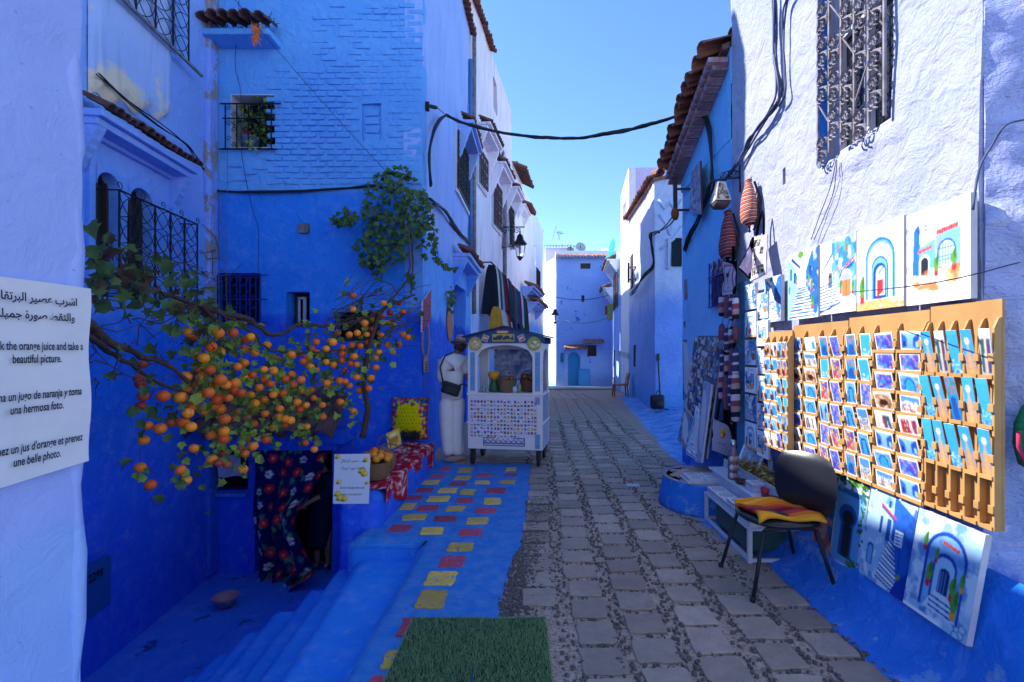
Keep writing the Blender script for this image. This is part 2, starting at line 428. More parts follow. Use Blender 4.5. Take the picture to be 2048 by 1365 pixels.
M['corner'] = plaster('limewash_rough_corner', [(.55, (.02, .14, .6)), (1.3, (.3, .38, .8)), (9, (.42, .44, .66))], .1, .5, .045, ragged=.5, brush=.02, peel=((.6, .62, .85), 3.1, .6))
M['house2'] = plaster('limewash_side_house', [(.6, BLUE), (2.4, (.2, .42, .66)), (9, (.14, .40, .66))], .2, .3, .015, ragged=.3)
M['house3'] = plaster('limewash_right_white', [(.6, AZURE), (3.0, (.2, .33, .85)), (9, (.52, .54, .7))], .5, .4, .03, ragged=.6, brush=.01)
M['plinth'] = plaster('limewash_plinth', [(9, (.012, .15, .56))], .1, .3, .02, peel=((.16, .34, .72), 3.1, .57))
M['step'] = plaster('limewash_steps', [(9, (.025, .21, .62))], .1, .45, .014, peel=((.22, .33, .55), 5.1, .635), dirt=0)
M['cfloor'] = plaster('limewash_courtyard_floor', [(9, (.045, .17, .55))], .1, .4, .012, peel=((.02, .08, .3), 3.1, .6), dirt=0)
M['tile'] = simple('terracotta_tile', (.30, .10, .06), .8, var=.5, scale=9, bump=.5, tint=(.10, .06, .05))
M['tile_dark'] = simple('old_brown_tile', (.20, .085, .07), .85, var=.5, scale=9, bump=.6, tint=(.05, .03, .03))
M['tile_far'] = simple('far_tile', (.45, .2, .14), .8, var=.4, scale=6)
M['iron'] = simple('black_iron', (.012, .012, .018), .5, .3, var=.2)
M['iron_blue'] = simple('blue_painted_iron', (.01, .03, .3), .5, var=.2)
M['iron_white'] = simple('white_painted_iron', (.26, .24, .27), .5, var=.3, tint=(.10, .075, .07))
M['iron_rust'] = simple('rusty_iron', (.09, .05, .05), .7, var=.3)
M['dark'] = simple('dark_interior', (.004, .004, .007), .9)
M['glass'] = simple('window_glass', (.03, .035, .045), .08, spec=.8, var=.05)
M['wood'] = simple('pine_wood', (.50, .285, .10), .55, var=.22, scale=5, tint=(.38, .19, .06))
M['wood_brown'] = simple('brown_wood', (.07, .035, .025), .6, var=.3)
M['wood_white'] = simple('white_painted_wood', (.6, .6, .68), .55, var=.12)
M['cable'] = simple('black_cable', (.012, .014, .02), .55, var=.1)
M['cable_blue'] = simple('painted_cable', (.05, .07, .16), .6, var=.2)
M['brick_paint'] = plaster('painted_brick', [(9, (.05, .18, .70))], .1, .4, .02)
M['ink'] = simple('black_ink', (.01, .012, .02), .6, var=0)
M['bark'] = simple('vine_bark', (.09, .055, .045), .9, var=.4, scale=14, bump=.8, dist=.01)

# ------------------------------------------------------------------ building helpers
class Fr:
    """frame on a wall: u along the wall, n outwards, z up"""
    def __init__(s, org, ux, nr): s.o = Vector((org[0], org[1], 0)); s.u = Vector((ux[0], ux[1], 0)).normalized(); s.n = Vector((nr[0], nr[1], 0)).normalized()
    def p(s, u, n, z): return s.o + s.u*u + s.n*n + Vector((0, 0, z))
    def mat(s):
        m = Matrix.Identity(4)
        for i in range(3): m[i][0] = s.u[i]; m[i][1] = s.n[i]; m[i][2] = (0, 0, 1)[i]; m[i][3] = s.o[i]
        return m
    def box(s, mb, u0, u1, n0, n1, z0, z1): mb.box((u0, n0, z0), (u1, n1, z1), s.mat()); return mb
    def u_of(s, v): return (Vector((v[0], v[1], 0)) - s.o).dot(s.u)
def tile_mesh(seed, r=.075, L=.34):
    rr = random.Random(seed); mb = MB(); n = 5; vs = []
    for j, (y, k) in enumerate(((0, .82), (L*.5, .92), (L, 1.05))):
        for i in range(n+1):
            a = math.pi*i/n; q = 1+rr.uniform(-.05, .05)
            vs.append((-math.cos(a)*r*k*q, y+rr.uniform(-.006, .006), math.sin(a)*r*k*q))
    for j, (y, k) in enumerate(((0, .82), (L*.5, .92), (L, 1.05))):
        for i in range(n+1):
            a = math.pi*i/n; vs.append((-math.cos(a)*(r-.014)*k, y, math.sin(a)*(r-.014)*k))
    N = n+1; fs = []
    for j in range(2):
        for i in range(n):
            a = j*N+i; fs.append((a, a+1, a+N+1, a+N)); fs.append((a+3*N, a+3*N+N, a+3*N+N+1, a+3*N+1))
    for i in range(n):
        fs.append((2*N+i, 2*N+i+1, 5*N+i+1, 5*N+i)); fs.append((i, 3*N+i, 3*N+i+1, i+1))
    mb.add(vs, fs, False); return mb
TILES = {}
def tile_set(matname):
    if matname not in TILES:
        TILES[matname] = [tile_mesh(s).mesh('roof_tile', M[matname]) for s in range(4)]
    return TILES[matname]
def tile_row(parent, p0, p1, out, drop, n, matname='tile', scale=1.0, jit=.05, rows=1, length=.34):
    """n tiles side by side from p0 to p1 (upper ends), laid outwards along out and falling by drop"""
    p0, p1 = Vector(p0), Vector(p1); out = Vector((out[0], out[1], 0)).normalized()
    y = (out - Vector((0, 0, drop))).normalized(); x = (p1-p0).normalized(); z = x.cross(y).normalized()
    if z.z < 0: z = -z
    off = WORLD[parent.name]; ms = tile_set(matname)
    for rw in range(rows):
        for i in range(n):
            c = p0.lerp(p1, (i+.5)/n) + y*(rw*length*.72*scale) - z*(rw*.012)
            o = bpy.data.objects.new('roof_tile', ms[(i*7+rw) % 4]); COL.objects.link(o); o.parent = parent
            rz = Matrix.Rotation(random.uniform(-jit, jit), 4, 'Z')
            m = Matrix(((x.x, y.x, z.x, 0), (x.y, y.y, z.y, 0), (x.z, y.z, z.z, 0), (0, 0, 0, 1)))
            m = Matrix.Translation(c-off+z*random.uniform(-.012, .012)) @ m @ rz @ Matrix.Scale(scale*random.uniform(.95, 1.05), 4)
            o.matrix_local = m
def awning(house, fr, u0, u1, z, depth, mat, n, tmat='tile_dark', drop=.45, corbel=.45, rows=1, scale=1.0, name='awning'):
    """little moulded hood: soffit slab, scalloped brackets at both ends, a course of barrel tiles on top"""
    mb = MB(); fr.box(mb, u0, u1, -.02, depth, z-.07, z)
    fr.box(mb, u0+.02, u1-.02, -.02, depth*.8, z-.14, z-.071)
    hood = mb.build(name, mat, house, bevel=.012)
    for (a, b) in ((u0+.03, u0+.13), (u1-.13, u1-.03)):
        prof = [(0, -.01)]; k = 5
        for i in range(k+1):
            t = i/k; prof.append((depth*.78*(1-t)**.9, -.141-corbel*t))
            if i < k: prof.append((depth*.78*(1-t)**.9-.012, -.141-corbel*(t+.5/k)))
        prof = [(-.02, -.141)] + [q for q in prof[1:]] + [(-.02, -.141-corbel)]
        m2 = MB(); pa = [fr.p(a, q[0], z+q[1]) for q in prof]
        m2.prism(pa, (0, 0, 0), fr.u*(b-a)); m2.build('bracket', mat, hood)
    tile_row(hood, fr.p(u0, depth*.25, z+.10+drop*depth*.3), fr.p(u1, depth*.25, z+.10+drop*depth*.3), fr.n, drop, n, tmat, scale, rows=rows)
    return hood
def flower_grille(mb, fr, u0, u1, z0, z1, n, cell=.2, r=.006):
    """vertical bars with interlaced circles"""
    nu = max(1, round((u1-u0)/cell)); nz_ = max(1, round((z1-z0)/cell)); cu = (u1-u0)/nu; cz = (z1-z0)/nz_
    for z in (z0, z1): mb.bar(fr.p(u0, n, z), fr.p(u1, n, z), r*2.2)
    for i in range(nu+1): mb.bar(fr.p(u0+i*cu, n, z0), fr.p(u0+i*cu, n, z1), r*2)
    for i in range(nu+1):
        for j in range(nz_+1):
            pts = []
            for k in range(25):
                a = 2*math.pi*k/24; u = u0+i*cu+math.cos(a)*cu*.98; z = z0+j*cz+math.sin(a)*cz*.98
                pts.append((u, z))
            run = []
            for (u, z) in pts:
                if u0-1e-3 <= u <= u1+1e-3 and z0-1e-3 <= z <= z1+1e-3: run.append(fr.p(u, n, z))
                else:
                    if len(run) > 1: mb.tube(run, r*.8, 4)
                    run = []
            if len(run) > 1: mb.tube(run, r*.8, 4)
def spiral(mb, fr, u, z, n, rad, turns=1.4, a0=0, sgn=1, r=.006):
    pts = []
    for k in range(15):
        t = k/14; a = a0+sgn*turns*2*math.pi*t; q = rad*(1-.8*t); pts.append(fr.p(u+math.cos(a)*q, n, z+math.sin(a)*q))
    mb.tube(pts, r, 4)
def scroll_grille(mb, fr, u0, u1, z0, z1, n, cell=.16, r=.006):
    nu = max(2, round((u1-u0)/cell)); cu = (u1-u0)/nu
    nz_ = max(1, round((z1-z0)/(cell*1.3))); cz = (z1-z0)/nz_
    for i in range(nu+1): mb.bar(fr.p(u0+i*cu, n, z0), fr.p(u0+i*cu, n, z1), r*2)
    for j in range(nz_+1): 
        if j % 2 == 0: mb.bar(fr.p(u0-.04, n, z0+j*cz), fr.p(u1+.04, n, z0+j*cz), r*2.2)
    for i in range(nu):
        for j in range(nz_):
            uc = u0+(i+.5)*cu; zc = z0+(j+.5)*cz
            spiral(mb, fr, uc-cu*.22, zc+cz*.18, n, cu*.24, 1.2, 0, 1, r*.7); spiral(mb, fr, uc+cu*.22, zc-cz*.18, n, cu*.24, 1.2, math.pi, 1, r*.7)
def bar_grille(mb, fr, u0, u1, z0, z1, n, nu, nz_, r=.006):
    for i in range(nu+1): mb.bar(fr.p(u0+(u1-u0)*i/nu, n, z0), fr.p(u0+(u1-u0)*i/nu, n, z1), r*2)
    for j in range(nz_+1): mb.bar(fr.p(u0, n+.003, z0+(z1-z0)*j/nz_), fr.p(u1, n+.003, z0+(z1-z0)*j/nz_), r*2)
def window(house, fr, u0, u1, z0, z1, n=-.12, fmat='wood_white', gmat='glass', mun=(1, 1), fw=.05, name='window'):
    mb = MB()
    fr.box(mb, u0, u0+fw, n, n+.05, z0, z1); fr.box(mb, u1-fw, u1, n, n+.05, z0, z1)
    fr.box(mb, u0+fw, u1-fw, n, n+.05, z0, z0+fw); fr.box(mb, u0+fw, u1-fw, n, n+.05, z1-fw, z1)
    for i in range(1, mun[0]): u = u0+(u1-u0)*i/mun[0]; fr.box(mb, u-fw*.4, u+fw*.4, n+.003, n+.045, z0+fw, z1-fw)
    for j in range(1, mun[1]): z = z0+(z1-z0)*j/mun[1]; fr.box(mb, u0+fw, u1-fw, n+.006, n+.04, z-fw*.3, z+fw*.3)
    w = mb.build(name, M[fmat], house)
    g = MB(); fr.box(g, u0-.02, u1+.02, n-.012, n-.002, z0-.02, z1+.02); g.build('pane', M[gmat], w)
    return w

# ================================================================== THE SETTING
def gz(Y): return 0.0 if Y < 16 else -(Y-16)*.045
# ---- ground far below and around
mb = MB(); mb.quad((-400, -400, -3), (400, -400, -3), (400, 400, -3), (-400, 400, -3)); g = mb.build('ground', simple('earth', (.12, .1, .08), .9)); g['kind'] = 'structure'

mb = MB(); mb.box((-7, -13, -.12), (9, -3.02, -.02)); g = mb.build('square', simple('added_bounce_paving', (.5, .42, .34), .8, var=.3, scale=2), fixn=False); g['kind'] = 'structure'  # unseen paved square, added behind the camera to bounce sun into the shade
# ---- street surface with a painted mask
def street_mask(X, Y):
    nz1 = fbm(X*3, Y*3, 0*X, 3, 4)
    bl = np.interp(Y, [1.5, 3.0, 4.2, 5.5, 6.8, 7.0], [-.25, -.22, -.13, -.05, -.05, -1.6])
    left = np.clip((bl - X + nz1*.16)/.05+.5, 0, 1)
    br = np.interp(Y, [1.5, 2.2, 3.0, 3.7, 4.4, 5.4, 7, 13, 17, 30], [1.75, 1.72, 1.76, 1.72, 1.52, 1.62, 1.98, 2.5, 2.9, 6])
    right = np.clip((X - br + nz1*.22)/.12+.5, 0, 1)
    return left, right
def street_sheet(name, x0, x1, y0, y1, step, parent=None):
    xs = np.linspace(x0, x1, max(2, int((x1-x0)/step)+1)); ys = np.linspace(y0, y1, max(2, int((y1-y0)/step)+1))
    X, Y = np.meshgrid(xs, ys, indexing='ij'); Z = np.where(Y > 16, -(Y-16)*.045, 0)
    Z = Z + fbm(X*1.1, Y*1.1, 0*X, 9, 3)*.018 - .006
    Z = Z + np.clip((X - np.interp(Y, [6.9, 7.6, 13, 17], [9, 2.3, 2.75, 9]))*.25, 0, .14)*(Y > 6.9)
    Z = Z - .06*((X <= x0+1e-6) & (Y < 6.8)) - .06*((Y <= y0+1e-6) & (X < -.99) & (Y > 4))
    a, b = street_mask(X, Y); nx, ny = X.shape
    idx = np.arange(nx*ny).reshape(nx, ny)
    f = np.stack([idx[:-1, :-1], idx[1:, :-1], idx[1:, 1:], idx[:-1, 1:]], -1).reshape(-1, 4)
    me = bpy.data.meshes.new(name); me.from_pydata(np.stack([X, Y, Z], -1).reshape(-1, 3).tolist(), [], f.tolist())
    at = me.color_attributes.new('mask', 'FLOAT_COLOR', 'POINT')
    c = np.zeros((nx*ny, 4), np.float32); c[:, 0] = a.ravel(); c[:, 1] = b.ravel(); c[:, 3] = 1; at.data.foreach_set('color', c.ravel())
    me.polygons.foreach_set('use_smooth', [True]*len(f)); me.materials.append(M['street']); me.update()
    o = link(me, name, parent); return o
m, n, l, b = nm('street_mortar'); t = NT(n, l); p = t.pos()
an = n.new('ShaderNodeAttribute'); an.attribute_name = 'mask'; ch = t.sep(an.outputs['Vector'])
grit = t.noise(p, 60, 5, .65); mid = t.noise(p, 9, 6, .65)
base = t.mix(t.ramp(mid, [(.35, 0.), (.68, 1.)]), (.54, .38, .29), (.40, .285, .225))
base = t.mix(t.ramp(grit, [(.38, 1.), (.52, 0.)]), base, (.16, .12, .105))
rag = t.math('MULTIPLY', t.math('SUBTRACT', t.noise(p, 14, 6, .7), .5), 1.5)
mL = t.smooth(t.math('ADD', ch[0], rag), .35, .6); mR = t.smooth(t.math('ADD', ch[1], rag), .35, .75)
bl = t.mix(t.ramp(mid, [(.4, 0.), (.7, 1.)]), (.02, .19, .58), (.10, .27, .58))
bl2 = t.mix(t.ramp(t.noise(p, 4, 6, .7), [(.4, 0.), (.65, 1.)]), (.03, .24, .66), (.30, .42, .70))
c = t.mix(mL, base, bl); c = t.mix(mR, c, bl2)
c = t.mix(t.ramp(t.noise(p, 30, 2, .5), [(.72, 0.), (.75, .7)]), c, (.03, .03, .05))
l.new(c, b.inputs['Base Color']); b.inputs['Roughness'].default_value = .8; b.inputs['Specular IOR Level'].default_value = .3
l.new(t.bump(t.noise(p, 90, 4, .6), .7, .004, t.bump(mid, .6, .012)), b.inputs['Normal']); M['street'] = m
street = thing('street', None, None, (0, 0, 0), kind='structure')
street_sheet('mortar_bed', -.97, 2.4, -3, 4.06, .04, street)
street_sheet('mortar_bed', -1.6, 2.4, 4.06, 6.8, .05, street)
street_sheet('mortar_bed', -1.9, 9, 6.8, 60, .15, street)
mb = MB(); mb.prism([(-6, 24.6, gz(24.6)+.02), (6, 24.3, gz(24.3)+.02), (6, 28, gz(28)+.03), (-6, 32, gz(30)+.03)], (0, 0, 0), (0, 0, .05)); mb.build('painted_sun_strip', simple('painted_sun_pale', (.5, .5, .52), .8), street)  # pale ground colour stands in for the far strip of sunlight
# ---- slate paving slabs between pebble bands
def slab_mat(name, ca, cb, vein, rough=.62, chips=False):
    m, n, l, b = nm(name); t = NT(n, l); p = t.pos(); r = t.rnd()
    c = t.mix(t.ramp(t.noise(p, 11, 6, .7), [(.3, 0.), (.7, 1.)]), ca, cb)
    c = t.mix(t.ramp(t.noise(t.mapv(p, (1, 1, 1)), 3, 8, .75, 2.5), [(.485, 0.), (.5, .5), (.515, 0.)]), c, vein)
    c = t.mix(t.math('MULTIPLY', t.ramp(t.noise(p, 1.7, 6, .7), [(.42, 0.), (.68, 1.)]), .45), c, t.mix(1, c, (.5, .46, .45), 'MULTIPLY'))
    if chips: c = t.mix(t.ramp(t.noise(p, 24, 6, .75), [(.56, 0.), (.6, 1.)]), c, (.03, .2, .6))
    hs = n.new('ShaderNodeHueSaturation'); l.new(c, hs.inputs['Color']); l.new(t.math('ADD', t.math('MULTIPLY', r, .5), .72), hs.inputs['Value'])
    l.new(hs.outputs[0], b.inputs['Base Color']); b.inputs['Roughness'].default_value = rough; b.inputs['Specular IOR Level'].default_value = .35
    l.new(t.bump(t.noise(p, 70, 4, .6), .35, .003, t.bump(t.noise(p, 8, 5, .6), .8, .012)), b.inputs['Normal']); return m
M['slab'] = slab_mat('slate_slab', (.45, .325, .25), (.33, .245, .20), (.54, .42, .33))
M['slab_blue'] = slab_mat('slab_painted_blue', (.015, .12, .60), (.06, .18, .6), (.03, .05, .2))
M['slab_blue2'] = slab_mat('slab_faded_blue', (.12, .22, .55), (.12, .14, .3), (.1, .1, .2))
M['slab_yellow'] = slab_mat('slab_painted_yellow', (.90, .56, .05), (.80, .47, .06), (.1, .12, .3), chips=True)
M['slab_red'] = slab_mat('slab_painted_red', (.68, .06, .08), (.52, .07, .09), (.15, .1, .3), chips=True)
def slab_mesh(w, h, seed, mat, thick=.006):
    rr = random.Random(seed); pts = []
    cs = [(-w/2, -h/2), (w/2, -h/2), (w/2, h/2), (-w/2, h/2)]
    for i in range(4):
        a, b_ = cs[i], cs[(i+1) % 4]
        for t_ in (.06, .35, .65, .94):
            pts.append((a[0]+(b_[0]-a[0])*t_+rr.uniform(-.008, .008), a[1]+(b_[1]-a[1])*t_+rr.uniform(-.008, .008)))
    mb = MB(); k = len(pts); vs = [(x, y, -.02) for x, y in pts]+[(x, y, thick*.6) for x, y in pts]+[(x*.955, y*.955, thick) for x, y in pts]
    fs = [(i, (i+1) % k, k+(i+1) % k, k+i) for i in range(k)]+[(k+i, k+(i+1) % k, 2*k+(i+1) % k, 2*k+i) for i in range(k)]+[tuple(range(2*k, 3*k))]
    mb.add(vs, fs, False); return mb.mesh('paving_slab', mat)
SL = {k: [slab_mesh(.226, .222, s, M[k]) for s in range(6)] for k in ('slab', 'slab_blue', 'slab_blue2')}
peb = MB(); far = MB(); rr = random.Random(5)
cols = [.168+.316*k for k in range(-5, 6)]            # band centres
nsl = 0; pebpos = []
def drift(Y): return .012*math.sin(Y*1.3)+.008*math.sin(Y*3.1)
mat_zone = lambda x, y: (-.78 < x < .12 and y < 2.88)
Yr = 1.72; row = 0
while Yr < 20:
    for ci in range(-5, 6):
        cx = .168+.316*ci+.158+drift(Yr+ci*.7)+rr.uniform(-.008, .008); cy = Yr+((ci*37) % 5)*.045
        if ci >= 4 and Yr < 4.6: pass
        if cx > 1.95+max(0, (Yr-7)*.1) or cx < (-1.2 if Yr > 4.2 else -.2): continue
        if Yr > 6.9 and cx < -1.45: continue
        if Yr < 6.95 and cx < -.1*(1 if Yr > 3 else 2) - .12: continue
        if mat_zone(cx, cy): continue
        if (cx-1.75)**2+(cy-5.05)**2 < .55**2: continue
        lf, rg = street_mask(np.array(cx), np.array(cy)); key = 'slab'
        if rg > .5: 
            if rr.random() < .55: continue
            key = 'slab_blue2'
        if lf > .5: key = 'slab_blue'
        if nsl < 262:
            o = bpy.data.objects.new('paving_slab', SL[key][rr.randrange(6)]); COL.objects.link(o); o.parent = street
            o.location = (cx, cy, gz(cy)-.002+rr.uniform(-.003, .003)); o.rotation_euler = (rr.uniform(-.012, .012), rr.uniform(-.012, .012), rr.uniform(-.04, .04)+(math.pi if rr.random() < .5 else 0))
            o.scale = (rr.uniform(.9, 1.05), rr.uniform(.85, 1.04), 1); nsl += 1
        else:
            w, h = .108*rr.uniform(.92, 1.04), .1*rr.uniform(.9, 1.04); z = gz(cy)
            far.add([(cx-w, cy-h, z-.02), (cx+w, cy-h, z-.02), (cx+w, cy+h, z-.02), (cx-w, cy+h, z-.02), (cx-w+.01, cy-h+.01, z+.012), (cx+w-.01, cy-h+.01, z+.012), (cx+w-.01, cy+h-.01, z+.012), (cx-w+.01, cy+h-.01, z+.012)],
                    [(4, 5, 6, 7), (0, 1, 5, 4), (1, 2, 6, 5), (2, 3, 7, 6), (3, 0, 4, 7)], False)
    Yr += .252; row += 1
o = far.build('paving_slabs_far', M['slab'], street); o['kind'] = 'stuff'
def add_peb(x, y, s, z=0):
    if mat_zone(x, y) or (x-1.75)**2+(y-5.05)**2 < .5**2: return
    a = rr.uniform(0, 3.14); sx, sy, sz = s*rr.uniform(.7, 1.15), s*rr.uniform(.55, .85), s*rr.uniform(.35, .6)
    ca, sa = math.cos(a), math.sin(a); vs = [(x, y, z+sz)]
    for j in range(6):
        t_ = j*math.pi/3; u, v = math.cos(t_)*sx*.85, math.sin(t_)*sy*.85; vs.append((x+u*ca-v*sa, y+u*sa+v*ca, z+sz*.62))
    for j in range(6):
        t_ = j*math.pi/3; u, v = math.cos(t_)*sx, math.sin(t_)*sy; vs.append((x+u*ca-v*sa, y+u*sa+v*ca, z-.012))
    peb.add(vs, [(0, 1+j, 1+(j+1) % 6) for j in range(6)]+[(1+j, 7+j, 7+(j+1) % 6, 1+(j+1) % 6) for j in range(6)], True)
peb.smooth = True
for ci in range(-1, 6):
    bx = .168+.316*ci; Y = 1.75
    wid = .052 if ci else .065
    while Y < 11:
        for q in range(3 if Y < 6 else 2):
            x = bx+drift(Y+ci*.7)+rr.uniform(-wid, wid); y = Y+rr.uniform(-.02, .02)
            lf, rg = street_mask(np.array(x), np.array(y))
            if lf < .5 and rg < .6 and x < 1.95: add_peb(x, y, rr.uniform(.009, .018)*(1 if Y < 5 else 1.2))
        Y += .042 if Y < 5 else .07
Y = 1.72-.126
while Y < 8:
    for ci in range(-1, 6):
        for q in range(8):
            x = .168+.316*ci+.04+rr.uniform(0, .24); y = Y+((ci*37) % 5)*.045+rr.uniform(-.013, .013)
            lf, rg = street_mask(np.array(x), np.array(y))
            if lf < .5 and rg < .6 and x < 1.95: add_peb(x, y, rr.uniform(.007, .013))
    Y += .252
for k in range(1500):                                  # the loose pebble strip by the blue paint
    y = rr.uniform(2.9, 5.2); x = np.interp(y, [2.9, 4.2, 5.2], [-.16, -.06, 0])+rr.gauss(0, .07)
    if street_mask(np.array(x), np.array(y))[0] < .6 and x < .2: add_peb(x, y, rr.uniform(.008, .018))
M['pebble'] = simple('dark_pebble', (.24, .17, .14), .5, var=.9, scale=60, tint=(.13, .095, .085))
o = peb.build('pebbles', M['pebble'], street); o['kind'] = 'stuff'
# painted slabs (yellow and red rectangles), pixel position -> ground
PS = [('y',865,1198,52,38),('r',905,1122,48,22),('y',921,1094,50,17),('y',882,1156,58,28),('r',942,1065,44,15),('y',864,1062,44,14),('r',800,1057,42,14),
 ('y',955,1042,45,13),('r',890,1038,44,12),('y',829,1035,46,12),('r',972,1021,42,11),('y',911,1018,36,11),('r',856,1016,40,11),('y',816,1013,26,13),
 ('y',985,1003,34,13),('r',929,1001,34,10),('y',877,998,42,11),('r',828,995,32,10),('y',936,984,28,11),('r',992,981,36,10),('y',896,981,34,10),('r',850,980,32,9),
 ('y',965,965,30,7),('y',1015,964,30,7),('y',863,965,30,8),('r',916,968,34,8),('r',969,950,30,7),('y',925,956,32,8),('r',874,953,26,7),('r',1022,949,26,6),('y',931,940,26,10),('r',892,938,18,9),('y',1022,938,20,7)]
PS = [q for q in PS if q[2] < 1150 or q[0]] ; PS[0] = ('y', 865, 1198, 56, 38)
PS += [('r', 815, 1254, 28, 38), ('y', 792, 1318, 48, 38), ('r', 760, 1366, 44, 14)]
for i, (c_, px, py, w, h) in enumerate(PS):
    g0 = onG(px, py); W_ = w*g0.y/F; H_ = abs(onG(px, py-h/2).y-onG(px, py+h/2).y)*.95
    me = slab_mesh(W_, max(H_, .1), 60+i, M['slab_yellow' if c_ == 'y' else 'slab_red'], .007)
    o = link(me, 'painted_slab', street); o.location = (g0.x, g0.y, -.003+float(fbm(np.array(g0.x*1.1), np.array(g0.y*1.1), np.array(0.), 9, 3))*.018); o.rotation_euler = (0, 0, rr.uniform(-.05, .05)); o['label'] = 'slab painted '+('yellow' if c_ == 'y' else 'red')
# bits of litter and a white marking slab
mb = MB(); q = onG(1266, 972); mb.box((q.x-.075, q.y-.045, 0), (q.x+.075, q.y+.045, .013)); mb.build('white_slab', M['wood_white'], street)
litter = MB()
for k in range(46):
    x = rr.uniform(-.9, 1.9); y = rr.uniform(2.0, 6); s_ = rr.uniform(.004, .011); a = rr.uniform(0, 3)
    litter.add([(x-s_*math.cos(a), y-s_*math.sin(a), .014), (x+s_*.4, y-s_*.5, .015), (x+s_*math.cos(a), y+s_*math.sin(a), .017), (x-s_*.4, y+s_*.6, .014)], [(0, 1, 2, 3)], False)
o = litter.build('litter', simple('paper_scrap', (.55, .52, .5), .8, var=.5), None, fixn=False); o['kind'] = 'stuff'
top_l = sett(o, 'tiny pale scraps and petals scattered over the paving slabs', 'litter')

# ---- stairs down to the courtyard
stairs = thing('stairs', None, None, (0, 0, 0), kind='structure')
noses = [-.97, -1.54, -1.78, -2.02, -2.31, -2.55, -2.80, -3.05, -3.30, -3.55]
def rough_block(x0, x1, y0, y1, z0, z1, step, amp, seed, mat, name, parent, rnd=.02):
    mb = MB(); mb.smooth = True
    def face(o, a, b, nu, nv):
        vs = []; 
        for i in range(nu+1):
            for j in range(nv+1): vs.append(Vector(o)+Vector(a)*i/nu+Vector(b)*j/nv)
        fs = [(i*(nv+1)+j, (i+1)*(nv+1)+j, (i+1)*(nv+1)+j+1, i*(nv+1)+j+1) for i in range(nu) for j in range(nv)]; mb.add(vs, fs, True)
    X, Y, Z = x1-x0, y1-y0, z1-z0; k = lambda d: max(1, int(round(d/step)))
    face((x0, y0, z1), (X, 0, 0), (0, Y, 0), k(X), k(Y)); face((x0, y0, z0), (X, 0, 0), (0, 0, Z), k(X), k(Z)); face((x0, y1, z0), (X, 0, 0), (0, 0, Z), k(X), k(Z))
    face((x0, y0, z0), (0, Y, 0), (0, 0, Z), k(Y), k(Z)); face((x1, y0, z0), (0, Y, 0), (0, 0, Z), k(Y), k(Z))
    me = bpy.data.meshes.new(name); me.from_pydata([tuple(v) for v in mb.v], [], mb.f)
    bm = bmesh.new(); bm.from_mesh(me); bmesh.ops.remove_doubles(bm, verts=bm.verts, dist=1e-4); bmesh.ops.recalc_face_normals(bm, faces=bm.faces)
    cc = Vector(((x0+x1)/2, (y0+y1)/2, (z0+z1)/2)); hs = Vector((X/2, Y/2, Z/2))
    for v in bm.verts:     # pull edges in for rounded arrises
        d = v.co-cc; e = [hs[i]-abs(d[i]) for i in range(3)]; near = sorted(e)
        if near[1] < 1e-3:
            for i in range(3):
                if e[i] < 1e-3: v.co[i] -= math.copysign(rnd*.5, d[i])
    co = np.array([v.co[:] for v in bm.verts]); D = fbm(co[:, 0]*2.4, co[:, 1]*2.4, co[:, 2]*2.4, seed, 4)*amp*2
    bm.normal_update()
    for v, d in zip(bm.verts, D): v.co += v.normal*d
    bm.to_mesh(me); bm.free(); me.polygons.foreach_set('use_smooth', [True]*len(me.polygons)); me.materials.append(mat)
    off = WORLD.get(parent.name, Vector((0, 0, 0))) if parent is not None else Vector((0, 0, 0))
    me.transform(Matrix.Translation(-off)); return link(me, name, parent)
for k in range(9):
    y1 = 4.34-.03*k
    st_ = rough_block(noses[k+1], noses[k]+.02, -1.2, y1, -1.75, -.17*(k+1), .07, .008, 40+k, M['step'], 'step', stairs, .03)
    for v in st_.data.vertices: v.co.x += .085*(4.2-v.co.y)*(1 if k else min(1, max(0, (-v.co.x-1.05)/.42)))
# landing edge under the street
rough_block(-.985, -.80, -1.2, 4.08, -1.7, -.035, .08, .004, 33, M['step'], 'landing_edge', stairs, .02)
rough_block(-1.62, -.99, 4.065, 4.36, -1.7, -.035, .08, .004, 34, M['step'], 'landing_edge', stairs, .02)
# courtyard floor
mb = MB(); mb.smooth = True; xs = np.linspace(-6, -1.5, 40); ys = np.linspace(-1, 6.9, 60)
Xg, Yg = np.meshgrid(xs, ys, indexing='ij'); Zg = -1.56+fbm(Xg, Yg, 0*Xg, 4, 3)*.05
mb.add(np.stack([Xg, Yg, Zg], -1).reshape(-1, 3).tolist(), [(i*60+j, (i+1)*60+j, (i+1)*60+j+1, i*60+j+1) for i in range(39) for j in range(59)], True)
o = mb.build('courtyard_floor', M['cfloor'], fixn=False); o['kind'] = 'structure'
# retaining block with the masonry bench on it
bench_w = thing('masonry_bench', 'blue painted masonry bench block between the courtyard steps and the street', 'bench', (-1.65, 5.5, 0))
rough_block(-1.82, -1.43, 4.34, 6.78, -1.62, .31, .07, .018, 51, M['back'], 'body', bench_w, .06)
rough_block(-2.2, -1.80, 5.7, 6.79, -1.62, .30, .08, .015, 52, M['back'], 'rear_ledge', bench_w, .05)
# ================================================================== BUILDINGS
HOLE = lambda fr, u0, u1, z0, z1: None
def core(house, pts, z0, z1, mat, name='rear_wall'):
    """solid body behind a facade sheet"""
    mb = MB(); mb.prism([(x, y, z0) for x, y in pts], (0, 0, 0), (0, 0, z1-z0)); return mb.build(name, mat, house)

